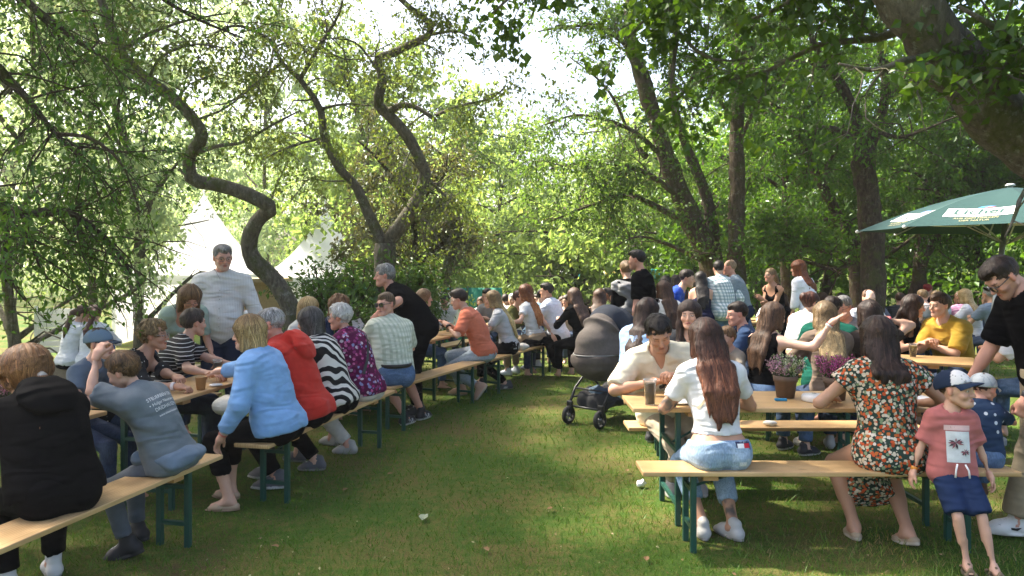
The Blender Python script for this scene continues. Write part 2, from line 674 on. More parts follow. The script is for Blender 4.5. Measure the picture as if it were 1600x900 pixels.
def sdf_two(add, sub, post, h):
    """union of add, minus sub, then union of post"""
    class Grp:
        def box(s):
            return (np.min([p.box()[0] for p, _ in add], 0), np.max([p.box()[1] for p, _ in add], 0))

        def ev(s, X, Y, Z):
            V = None
            for p, kk in add:
                d = p.ev(X, Y, Z)
                if V is None: V = d; continue
                hh = np.clip(.5 + .5 * (V - d) / kk, 0, 1)
                V = V * (1 - hh) + d * hh - kk * hh * (1 - hh)
            for p, kk in sub:
                d = -p.ev(X, Y, Z)
                hh = np.clip(.5 - .5 * (V - d) / kk, 0, 1)
                V = V * (1 - hh) + d * hh + kk * hh * (1 - hh)
            return V
    return sdf_mesh([(Grp(), .01)] + post, h)


def head_cols(V, sp):
    """painted features in head space: brows, eyes with dark rims, lips with a dark parting line, stubble"""
    skin = np.array(sp['skin']); n = len(V)
    C = np.tile(skin, (n, 1))
    x, y, z = V.T
    C *= (1 + .10 * vnoise(V * 40))[:, None]
    ruddy = np.exp(-(((np.abs(x) - .042) / .02) ** 2 + ((z + .03) / .02) ** 2)) * (y > .04) + np.exp(-((x / .012) ** 2 + ((z + .03) / .014) ** 2)) * (y > .085)
    C = C * (1 - np.outer(ruddy * .5, A(.0, .28, .30)))
    ear = (np.abs(x) > .074) & (y < .03)
    C[ear] = C[ear] * A(1.0, .80, .76)
    front = y > .05
    bw = sp.get('brow', np.array(sp['hair'].get('col', (.05, .03, .02))) * .7)
    ax = np.abs(x)
    bz = .0205 + .003 * np.clip((ax - .02) / .02, 0, 1) - .004 * np.clip((ax - .04) / .012, 0, 1)
    m = front & (ax > .013) & (ax < .052) & (np.abs(z - bz) < .0048)
    bk_ = .38 if sp['sex'] == 'c' else .75
    C[m] = C[m] * (1 - bk_) + np.array(bw) * bk_
    e2 = ((ax - .032) / .0145) ** 2 + ((z - .001) / .0065) ** 2
    m = front & (e2 < 1.5) & (y > .07); C[m] = skin * (.62 if sp['sex'] == 'c' else .40)
    m = front & (e2 < .85) & (y > .07)
    closed = sp.get('eyes') == 'down'
    if not closed:
        C[m] = A(.55, .52, .50)
        i2 = (ax - .032) ** 2 + (z - .0015) ** 2
        C[m & (i2 < .0068 ** 2)] = A(.045, .03, .02)
    else:
        C[m] = skin * .8
    m = front & ((x / .024) ** 2 + ((z + .062) / .0115) ** 2 < 1) & (y > .07)
    C[m] = C[m] * A(.82, .52, .52) if sp['sex'] == 'f' else C[m] * A(.85, .62, .62)
    m = front & ((x / .021) ** 2 + ((z + .0615) / .0022) ** 2 < 1)
    C[m] = C[m] * .35
    bd = sp.get('beard', 0)
    if bd:
        w = (z < -.03) & (y > -.01) & (z > -.125)
        moust = ((x / .03) ** 2 + ((z + .047) / .009) ** 2 < 1)
        w = (w & ((z < -.045 - .5 * (ax - .03)) | (ax > .05))) | moust
        lips = ((x / .022) ** 2 + ((z + .062) / .01) ** 2 < 1)
        w = w & ~lips & (y > 0)
        cb = np.array(sp.get('beardcol', (.05, .035, .025)))
        C[w] = C[w] * (1 - bd) + cb * bd
    return C


CURL = {'flat': (6, 8, 6), 'relax': (24, 28, 18), 'grip': (52, 55, 35), 'fist': (75, 85, 50)}


def hand_template(curl, hi):
    key = (curl, hi)
    if key in _hands: return _hands[key]
    c1, c2, c3 = [math.radians(a) for a in CURL[curl]]
    P = [(Ell((0, .045, 0), (.041, .052, .015)), .012), (Cone((0, -.02, 0), (0, .02, 0), .026, .03, A(1, 0, 0), 1.25), .02)]
    for i, (x, L, r) in enumerate([(-.030, .074, .0088), (-.010, .082, .0092), (.011, .076, .0088), (.030, .060, .0078)]):
        spread = math.radians((x / .03) * (7 if curl != 'flat' else 10))
        a = A(x, .082 - abs(x) * .25, .002)
        ang = 0
        for j, (l, c) in enumerate(((.45, c1), (.31, c2), (.24, c3))):
            ang += c * (1 + .12 * (i - 1))
            d = A(math.sin(spread) * math.cos(ang), math.cos(ang) * math.cos(spread), -math.sin(ang))
            b = a + d * L * l
            P.append((Cone(a, b, r * (1 - .10 * j), r * (1 - .10 * (j + 1))), .004 if j else .008))
            a = b
    g = {'flat': 0, 'relax': .4, 'grip': 1.0, 'fist': 1.3}[curl]
    t0 = A(-.026, .022, -.004); t1 = A(-.052 + .012 * g, .052, -.012 - .016 * g); t2 = A(-.062 + .026 * g, .080, -.016 - .030 * g)
    P += [(Cone(t0, t1, .015, .0105), .014), (Cone(t1, t2, .0105, .0085), .005)]
    V, F = sdf_mesh(P, (.0135, .0095, .0058)[hi])
    _hands[key] = (V, F)
    return V, F


def shoe_template(kind, hi):
    key = (kind, hi)
    if key in _shoes: return _shoes[key]
    h = (.026, .016, .0085)[hi]
    X = A(1, 0, 0)
    if kind == 'sneaker':
        P = [(Cone((0, -.045, .042), (0, .10, .035), .036, .036, X, 1.12), .02), (Cone((0, .08, .036), (.0, .155, .024), .036, .022, X, 1.5), .03),
             (Cone((0, -.04, .05), (0, -.012, .10), .036, .038), .03), (Cone((0, .02, .075), (0, .09, .048), .032, .026, X, 1.1), .03),
             (Ell((0, .05, .012), (.050, .145, .016)), .006), (Cone((0, -.03, .105), (0, .005, .112), .034, .034), .01)]
    elif kind == 'flat':
        P = [(Cone((0, -.05, .03), (0, .09, .028), .030, .032, X, 1.15), .02), (Cone((0, .08, .028), (0, .15, .018), .032, .016, X, 1.5), .03), (Ell((0, .05, .008), (.045, .135, .010)), .006)]
    else:   # sandal sole with straps (the foot itself is skin)
        P = [(Ell((0, .05, .006), (.050, .142, .014)), .006),
             (Cone((-.036, .10, .02), (0, .085, .062), .014, .013), .01), (Cone((.038, .10, .02), (0, .085, .062), .014, .013), .01),
             (Cone((-.034, .0, .03), (0, .03, .082), .010, .010), .01), (Cone((.034, .0, .03), (0, .03, .082), .010, .010), .01),
             (Cone((-.03, -.05, .035), (.03, -.05, .035), .012, .012), .01)]
    V, F = sdf_mesh(P, h, cuts=[(A(0, 0, .0), A(0, 0, -1.0))])
    _shoes[key] = (V, F)
    return V, F


def ik(a, b, l1, l2, pole):
    d = b - a; L = np.linalg.norm(d)
    mx = (l1 + l2) * .995
    if L > mx:
        b = a + d / L * mx; d = b - a; L = mx
    L = max(L, abs(l1 - l2) + .02)
    u = d / np.linalg.norm(d)
    p = pole - u * (pole @ u)
    p = nrm(p)
    x = (L * L + l1 * l1 - l2 * l2) / (2 * L)
    y = math.sqrt(max(l1 * l1 - x * x, 0))
    return a + u * x + p * y, b


SKIN = (.56, .33, .235)
SKIN_TAN = (.43, .235, .15)
SKIN_RED = (.56, .29, .21)
SKIN_PALE = (.62, .39, .29)


def person(label, x, d, yaw, pose='sit', group='people at the beer tables', **sp):
    g = sp.get
    H = g('H', 1.72); s = H / 1.75
    sex = sp.setdefault('sex', 'm'); child = sex == 'c'
    sp.setdefault('skin', SKIN); sp.setdefault('hair', {'style': 'short', 'col': (.05, .03, .02)})
    hi = 2 if d < 5.8 else (1 if d < 9.0 else 0); res = (.046, .030, .0225)[hi]
    yawr = math.radians(yaw)
    RW = rotz(yawr); pos = A(x, d, 0)
    loc = lambda w: RW.T @ (A(*w) - pos)
    fat = g('fat', 1.0); fem = sex == 'f'
    up = A(0, 0, 1)
    seat = g('seat', .48)
    P = A(0, 0, seat + .095 * s) if pose == 'sit' else A(0, g('py', 0), g('pz', .93 * s))
    rad = math.radians
    lean, lat, slump, tw = rad(g('lean', 12)), rad(g('lat', 0)), rad(g('slump', 10)), rad(g('twist', 0))

    def sd(a, b): return nrm(A(math.sin(b) * math.cos(a), math.sin(a) * math.cos(b), math.cos(a) * math.cos(b)))
    u1 = sd(lean * .75, lat * .8); u2 = sd(lean * 1.15 + slump, lat * 1.2)
    tl = .25 * s * g('tl', 1.0); tu = .26 * s * g('tl', 1.0)
    Mm = P + u1 * tl; Nn = Mm + u2 * tu
    r0 = A(1, 0, 0); r0 = nrm(r0 - u1 * (r0 @ u1)); f0 = np.cross(u1, r0)
    r2 = A(math.cos(tw), math.sin(tw), 0); r2 = nrm(r2 - u2 * (r2 @ u2)); f2 = np.cross(u2, r2)
    Rt0 = np.stack([r0, f0, u1], 1); Rt2 = np.stack([r2, f2, u2], 1)
    sw = (.172 if not fem else .155) * s * (.5 + .5 * fat)
    if child: sw = .148 * s
    S = {+1: Nn - u2 * .05 * s + r2 * sw, -1: Nn - u2 * .05 * s - r2 * sw}
    # head
    hs = g('hs', (1.0 if not fem else .96)) * (s ** .4 if not child else .90)
    hy, hp, hr = [rad(a) for a in g('head', (0, 10, 0))]
    RH = rotz(hy) @ rotx(-hp) @ roty(hr)
    nd = nrm(u2 * .55 + up * .45 + f2 * .10)
    HC = Nn + nd * .085 * s + RH @ A(0, .035, .105) * hs * .95
    # arms
    la, lf = .285 * s, .25 * s
    hands = {}
    for sg, k in ((1, 'r'), (-1, 'l')):
        t = g(k + 'h', 'table' if pose == 'sit' else 'down')
        if isinstance(t, str):
            t = {'table': P + A(sg * .12, .42 * s, .30 * s), 'lap': P + A(sg * .09, .30, .13), 'down': S[sg] + A(sg * .08, .06, -.52 * s),
                 'bench': P + A(sg * .28 * s, -.02, -.03), 'hip': P + A(sg * .2 * s, .02, .12), 'chest': Nn + A(sg * .03, .27, -.2),
                 'back': P + A(sg * .03, -.16, .08), 'drink': Nn + A(sg * .12, .32, -.12)}[t]
        elif t[0] == 'w': t = loc(t[1:])
        else: t = A(*t)
        pole = g(k + 'pole')
        pole = A(*pole) if pole is not None else (A(sg * .75, -.35, -.6) if pose == 'sit' else A(sg * .35, -.8, -.3))
        e, w = ik(S[sg], t, la, lf, pole)
        hands[sg] = (e, w)
    # legs
    ll, lc = .43 * s, .42 * s
    feet = {}
    for sg, k in ((1, 'r'), (-1, 'l')):
        hip = P + r0 * sg * .088 * s - u1 * .01
        t = g(k + 'f')
        az = .085 * s
        if t is None:
            t = (sg * .12, .40 * s, az) if pose == 'sit' else (sg * .10, g('py', 0) * 0 + .0, az)
        t = list(t)
        if t[0] == 'w':
            q = loc(tuple(t[1:3]) + (t[3] if len(t) > 3 else az,)); t = [q[0], q[1], q[2]]
        if len(t) == 2: t.append(az)
        pole = A(*g(k + 'kpole', (sg * .12, 1.0, .6 if pose == 'sit' else .1)))
        kn, an = ik(hip, A(*t), ll, lc, pole)
        fdir = g(k + 'fd', (sg * .18, 1.0, 0.0))
        feet[sg] = (hip, kn, an, nrm(A(*fdir)))
    # ---------------- body prims
    wv = 1.0 if not child else .86
    bl = g('belly', 0.0)
    torso = [
        (Ell(P + u1 * .03 * s, A(.165 if fem else .152, .112, .115) * s * fat * wv, Rt0), .05),
        (Ell(P + u1 * .17 * s, A(.122 if fem else .138, .092 + .4 * bl, .14) * s * fat * wv, Rt0), .06),
        (Ell(Mm + u2 * .07 * s, A(.138 if fem else .158, .100, .165) * s * fat * wv, Rt2), .06),
        (Ell(Nn - u2 * .10 * s - f2 * .02, A(.135, .082, .105) * s * fat * wv, Rt2), .05),
        (Cone(S[1] - r2 * .025, S[-1] + r2 * .025, .052 * s, .052 * s), .05),
        (Cone(Nn + nd * .01, S[1], .052 * s * wv, .044 * s), .05), (Cone(Nn + nd * .01, S[-1], .052 * s * wv, .044 * s), .05),
    ]
    if bl: torso.append((Ell(P + u1 * .13 * s + f0 * .055 * s, A(.135, .075 + bl, .13) * s * fat, Rt0), .06))
    if fem and not g('flat'):
        for sg in (1, -1):
            torso.append((Ell(Mm + u2 * .075 * s + f2 * .085 * s + r2 * sg * .07 * s, A(.06, .055, .06) * s * fat, Rt2), .04))
    butt = [(Ell(P + r0 * sg * .075 * s - f0 * .05 * s - u1 * .02, A(.095, .095, .10) * s * fat * wv, Rt0), .05) for sg in (1, -1)]
    arms, legs = {}, {}
    am = (.9 if fem else 1.0) * (.5 + .5 * fat) * (.85 if child else 1)
    lm = (.5 + .5 * fat) * (.82 if child else 1)
    for sg in (1, -1):
        e, w = hands[sg]
        arms[sg] = [(Cone(S[sg], e, .050 * s * am, .040 * s * am), .03), (Cone(e, w, .040 * s * am, .027 * s * am), .02),
                    (Ell(e + (w - e) * .3, A(.040, .040, .075) * s * am, np.stack([nrm(np.cross(w - e, A(.3, .2, .9))), nrm(np.cross(w - e, np.cross(w - e, A(.3, .2, .9)))), nrm(w - e)], 1)), .02)]
        hip, kn, an, fd = feet[sg]
        legs[sg] = [(Cone(hip, kn, .088 * s * lm * (1.06 if fem else 1), .056 * s * lm), .03), (Cone(kn, an, .053 * s * lm, .034 * s * lm), .02),
                    (Cone(kn + (an - kn) * .18 - fd * .012, kn + (an - kn) * .5 - fd * .012, .050 * s * lm, .042 * s * lm), .03)]
    nb = HC + RH @ A(0, -.026, -.06) * hs
    neck = [(Cone(Nn - u2 * .01, nb, .055 * s * (.85 if fem or child else 1), .050 * hs * (.85 if fem or child else 1)), .04)]
    bare = g('shoes', {}).get('kind') in ('sandal', None) and g('shoes') is not None
    footp = []
    for sg in (1, -1):
        hip, kn, an, fd = feet[sg]
        dn = A(0, 0, -1.0)
        fr = nrm(np.cross(fd, up)); fu = np.cross(fr, fd)
        k = s if not child else s * 1.1
        footp += [(Cone(an, an - fd * .035 * k - fu * .045 * k, .036 * s, .030 * s), .02), (Cone(an - fu * .025 * k + fd * .01, an + fd * .13 * k - fu * .055 * k, .034 * s, .020 * s, fr, 1.35), .02)]
        if bare:
            for q in range(5):
                o = (q - 2) * .016
                a_ = an + fd * (.125 - abs(q - 2) * .008) * k - fu * .058 * k + fr * o * k * 1.1
                footp.append((Cone(a_, a_ + fd * .04 * k - fu * .003, .0095 * k, .008 * k), .006))
    allp = torso + butt + arms[1] + arms[-1] + legs[1] + legs[-1] + neck + footp
    V, F = sdf_mesh(allp, res, k=.03)
    C = np.tile(np.array(sp['skin']), (len(V), 1)) * (1 + .07 * vnoise(V * 14) + .05 * vnoise(V * 50))[:, None]
    if g('tattoo'):
        for c_, R_ in g('tattoo'):
            q = {'rfore': hands[1][0] * .45 + hands[1][1] * .55, 'lfore': hands[-1][0] * .45 + hands[-1][1] * .55, 'lelb': hands[-1][0], 'rcalf': feet[1][1] * .25 + feet[1][2] * .75, 'lupper': S[-1] * .35 + hands[-1][0] * .65}[c_]
            dd = np.linalg.norm(V - q, axis=1) / R_
            n = vnoise(V * 38) + .5 * vnoise(V * 75)
            m = np.clip((n + .25 - dd * dd * .6) * 4, 0, 1) * (dd < 1.2)
            C = C * (1 - .8 * m[:, None]) + A(.03, .05, .055) * .8 * m[:, None]
    Vs, Fs, Cs = [V], [F], [C]; off = len(V)
    hv, hf = head_template(sex, hi)
    hvp = (hv * hs) @ RH.T + HC
    Vs.append(hvp); Fs.append(hf + off); Cs.append(head_cols(hv, sp)); off += len(hv)
    handW = {}
    for sg, k in ((1, 'r'), (-1, 'l')):
        e, w = hands[sg]
        curl = g(k + 'c', 'relax')
        tv, tf_ = hand_template(curl, hi)
        tv = tv.copy()
        if sg < 0: tv[:, 0] *= -1; tf_ = tf_[:, ::-1]
        fy = nrm(w - e)
        hd = g(k + 'hd')
        if hd is not None: fy = nrm(fy * .35 + A(*hd))
        bz = A(*g(k + 'hb', (0, 0, 1.0) if pose == 'sit' else (sg * 1.0, 0.1, 0)))
        bz = bz - fy * (bz @ fy)
        bz = nrm(bz) if np.linalg.norm(bz) > .05 else nrm(np.cross(fy, A(1, 0, 0)))
        bx = np.cross(fy, bz)
        RHd = np.stack([bx, fy, bz], 1)
        sc = s * (.96 if fem else 1.03) * (1.0 if not child else 1.02)
        tvp = (tv * sc) @ RHd.T + w + fy * .008
        Vs.append(tvp); Fs.append(tf_ + off); off += len(tv)
        Cs.append(np.tile(np.array(sp['skin']) * A(1.0, .93, .9), (len(tv), 1)) * (1 + .10 * vnoise(tv * 60))[:, None])
        handW[sg] = (w, RHd, sc)
    body = mesh_np('person', np.concatenate(Vs), np.concatenate(Fs), M_SKIN, True, np.concatenate(Cs), None, (x, d, g('z0', float(zg(d)))), yawr)
    tag(body, label, 'person', group)
    info = dict(P=P, M=Mm, N=Nn, u1=u1, u2=u2, r0=r0, f0=f0, r2=r2, f2=f2, S=S, HC=HC, RH=RH, hs=hs, hands=hands, handW=handW, feet=feet, RW=RW, pos=pos, s=s, body=body, torso=torso)
    gr = lambda L, e: [(p.grow(e), k_) for p, k_ in L]

    def folds(amp, fr=1.0):
        def fn(p):
            q = p - P
            t = q @ u1
            w1 = vnoise(np.stack([q[:, 0] * 6, q[:, 1] * 6, t * 6], -1) * fr)
            n = vnoise(np.stack([q[:, 0] * 5 + w1 + t * 5, q[:, 1] * 5, t * 10 - q[:, 0] * 3 + w1 * 2.0], -1) * fr + 11)
            n2 = vnoise(p * 26 * fr + 5)
            rg = 1 - np.abs(n) * 2.2
            return (amp * .55 * w1 - amp * .9 * np.maximum(rg, 0) ** 3 + amp * .25 * rg + amp * .10 * n2).astype(np.float32)
        return fn
    # ---------------- top
    t = g('top')
    if t:
        e = t.get('ease', .014); hem = t.get('hem', .07); sl = t.get('sleeve', .75)
        pr = gr(torso, e) + (gr(butt, e * .8) if hem > .03 else [])
        if t.get('boxy'):
            for sg in (1, -1):
                pr.append((Cone(S[sg] - r2 * sg * .055 - u2 * .08, P + r0 * sg * .10 * s * fat - u1 * .02, .062 * s + e, .062 * s + e * 1.6), .05))
        for sg in (1, -1):
            e_, w_ = hands[sg]
            if sl <= 0: continue
            if sl <= 1:
                q = S[sg] + (e_ - S[sg]) * sl
                ra, rb = arms[sg][0][0].ra + e * 1.1, arms[sg][0][0].rb + e * t.get('flare', 1.6)
                ce = S[sg] + (e_ - S[sg]) * min(1, sl + .02)
                pr.append((Cone(S[sg], ce, ra, ra + (rb - ra) * sl, cuts=[(q, nrm(e_ - S[sg]))]), .03))
            else:
                fr_ = min(sl - 1, 1.0)
                pr.append((Cone(S[sg], e_, arms[sg][0][0].ra + e, arms[sg][0][0].rb + e), .03))
                q = e_ + (w_ - e_) * fr_
                rb = arms[sg][1][0].rb + e * .9
                pr.append((Cone(e_, q, arms[sg][1][0].ra + e, arms[sg][1][0].ra * (1 - fr_) + e + (rb - e) * fr_, cuts=[(q, nrm(w_ - e_))]), .025))
        if t.get('hood'):
            hb = Nn - f2 * .12 + u2 * .015
            pr += [(Cone(Nn + r2 * .092 + f2 * .05 + u2 * .005, hb + r2 * .05, .036, .052), .012), (Cone(Nn - r2 * .092 + f2 * .05 + u2 * .005, hb - r2 * .05, .036, .052), .012), (Cone(hb + r2 * .05, hb - r2 * .05, .054, .054), .012),
                   (Ell(hb - u2 * .10 - f2 * .045, A(.14, .045, .125), Rt2), .010)]
        if t.get('collar'):
            for sg in (1, -1):
                pr += [(Cone(Nn + u2 * .035 - f2 * .055, Nn + u2 * .03 + r2 * sg * .066, .017, .017), .01), (Cone(Nn + u2 * .03 + r2 * sg * .066, Nn - u2 * .015 + r2 * sg * .035 + f2 * .075, .017, .014), .01)]
        if t.get('skirt'):   # dress: cloth over thighs and hanging below the knees
            km = (feet[1][1] + feet[-1][1]) / 2; am_ = (feet[1][2] + feet[-1][2]) / 2
            pr += [(Cone(P, km, .12 * s, .085 * s, r0, 1.55), .05)]
            q = km + (am_ - km) * t['skirt']
            pr += [(Cone(km - A(0, .03, .0), q, .085 * s, .10 * s, r0, 1.7, [(q, nrm(am_ - km))]), .04)]
            pr += [(Ell(P - f0 * .02 - u1 * .05, A(.20, .17, .10) * s, Rt0), .05)]
        sub = []
        nk = t.get('neck', 'crew')
        if not t.get('hood'):
            nr = {'crew': .072, 'wide': .10, 'v': .070, 'tank': .105, 'collar': .060, 'scoop': .105, 'strapless': .02}[nk] * s
            sub.append((Ell(Nn + u2 * .05 * s + f2 * .018, A(nr, nr, nr * .95), Rt2), .01))
            if nk == 'v': sub.append((Cone(Nn + u2 * .05 + f2 * .05, Nn - u2 * .15 + f2 * .15, .045, .012), .01))
            if nk in ('tank', 'scoop'): sub.append((Cone(Nn + u2 * .03 - f2 * .03, Nn - u2 * .05 + f2 * .10, .085 * s, .09 * s), .01))
            if nk == 'tank': sub.append((Cone(Nn + u2 * .03 + f2 * .0, Nn - u2 * .06 - f2 * .10, .08 * s, .075 * s), .01))
        if sl <= 0:
            for sg in (1, -1):
                if nk == 'strapless': continue
                sub.append((Cone(S[sg] + r2 * sg * .02 + u2 * .04, S[sg] + r2 * sg * .035 - u2 * .12 * s, .068 * s, .05 * s), .012))
        cuts = [] if t.get('skirt') else [(P - u1 * hem * s, -u1)]
        if pose == 'sit' and not t.get('skirt'): cuts = [(P - u1 * hem * s, -nrm(u1 * .9 + up * .3))]
        if nk == 'strapless': cuts.append((Nn - u2 * .16, u2))
        if t.get('skirt') or pose == 'sit': cuts.append((A(0, 0, seat + .004), -up)) if not t.get('skirt') else None
        tv, tf_ = sdf_mesh(pr, (.036, .023, .0155)[hi], sub=sub, cuts=cuts, noise=folds(t.get('amp', .007), t.get('ff', 1.0)))
        top = mesh_np(t.get('name', 'shirt'), tv, tf_, t['mat'], True, None, body)
        info['top'] = top; info['topV'], info['topF'] = tv, tf_
    # ---------------- trousers / shorts / skirt
    b = g('bottom')
    if b:
        e = b.get('ease', .012); lg = b.get('leg', 1.9)
        pr = gr(torso[:1], e) + gr(butt, e) + [(Ell(P + u1 * .08 * s, A(.150, .108 + .3 * bl, .09) * s * fat * wv + e * .8, Rt0), .04)]
        for sg in (1, -1):
            hip, kn, an, fd = feet[sg]
            th, cf = legs[sg][0][0], legs[sg][1][0]
            if lg <= 1:
                q = hip + (kn - hip) * lg
                rb = th.rb + e * b.get('flare', 2.0)
                pr.append((Cone(hip, kn, th.ra + e, rb, cuts=[(q, nrm(kn - hip))]), .025))
            else:
                fr_ = min(lg - 1, 1.0); q = kn + (an - kn) * fr_
                pr.append((Cone(hip, kn, th.ra + e, th.rb + e), .025))
                rr = cf.ra + e + (cf.rb - cf.ra) * fr_ + b.get('wide', .012) * fr_
                pr.append((Cone(kn, q, cf.ra + e, rr, cuts=[(q, nrm(an - kn))]), .02))
                pr.append((legs[sg][2][0].grow(e * .8), .02))
        if b.get('kind') == 'skirt':
            if pose == 'sit':
                km = (feet[1][1] + feet[-1][1]) / 2
                pr.append((Cone(P, km, .11 * s, .08 * s, r0, 1.5), .04))
            else: pr.append((Cone(P, P - A(0, 0, .5 * s), .15 * s, .16 * s, A(1, 0, 0), 1.2, [(P - A(0, 0, .5 * s), -up)]), .04))
        bv, bf = sdf_mesh(pr, (.042, .026, .0185)[hi], cuts=[(P + u1 * b.get('rise', .085) * s, u1)], noise=folds(b.get('amp', .005), 1.2))
        info['bottom'] = mesh_np(b.get('name', 'trousers'), bv, bf, b['mat'], True, None, body)
        info['botV'], info['botF'] = bv, bf
        if b.get('belt'):
            pass
    # ---------------- shoes
    sh = g('shoes')
    if sh:
        kd = sh.get('kind', 'sneaker')
        tv, tf_ = shoe_template(kd, hi)
        for sg in (1, -1):
            hip, kn, an, fd = feet[sg]
            fr = nrm(np.cross(fd, up)); fu = np.cross(fr, fd)
            R_ = np.stack([fr, fd, fu], 1)
            k_ = s * (1.0 if not child else 1.15) * (.93 if fem else 1.0)
            p_ = (tv * k_) @ R_.T + (an - fu * .085 * s)
            zc = tv[:, 2]
            c_ = np.tile(np.array(sh.get('col', (.03, .03, .035))), (len(tv), 1))
            c_[zc < .024] = sh.get('sole', (.36, .35, .33))
            if kd == 'sneaker':
                lace = (np.abs(tv[:, 0]) < .018) & (tv[:, 1] > .02) & (tv[:, 1] < .10) & (zc > .05) & (np.sin(tv[:, 1] * 480) > 0)
                c_[lace] = sh.get('lace', (.6, .6, .6))
            if sh.get('stripe') is not None:
                m_ = (np.abs(tv[:, 0]) > .024) & (zc > .026) & (zc < .07) & (tv[:, 1] > .0) & (tv[:, 1] < .085) & (np.sin((tv[:, 1] - .45 * zc) * 215) > .15)
                c_[m_] = sh['stripe']
            mesh_np('sandal' if kd == 'sandal' else 'shoe', p_, tf_, M_SHOE, True, c_, body)
        if sh.get('sock') is not None:
            pr = []
            for sg in (1, -1):
                hip, kn, an, fd = feet[sg]
                pr.append((Cone(an - up * .01, an + (kn - an) * .16, .041 * s, .043 * s, cuts=[(an + (kn - an) * .16, nrm(kn - an))]), .01))
            v_, f_ = sdf_mesh(pr, res * .7)
            mesh_np('socks', v_, f_, cloth(sh['sock']), True, None, body)
    # ---------------- hair
    hr_ = g('hair'); info['capon'] = bool(g('cap'))
    if hr_ and hr_['style'] != 'bald': hair(hr_, info, hi)
    if g('glasses'): glasses(g('glasses'), info, hi)
    if g('cap'): cap_hat(g('cap'), info, hi)
    for sg, k in ((1, 'r'), (-1, 'l')):
        for (frac, col, wd) in g(k + 'band', ()):
            e_, w_ = hands[sg]
            c_ = e_ + (w_ - e_) * frac; dd = nrm(w_ - e_) * wd / 2
            rr = (.040 * (1 - frac) + .027 * frac) * s * am + .004
            mb = MB(); mb.tube([c_ - dd, c_ - dd * .9, c_ + dd * .9, c_ + dd], [rr - .002, rr, rr, rr - .002], 16)
            mb.build('wristband', simple('band_%d_%d_%d' % tuple(int(q * 99) for q in col), col, .4), body, True)
    return info


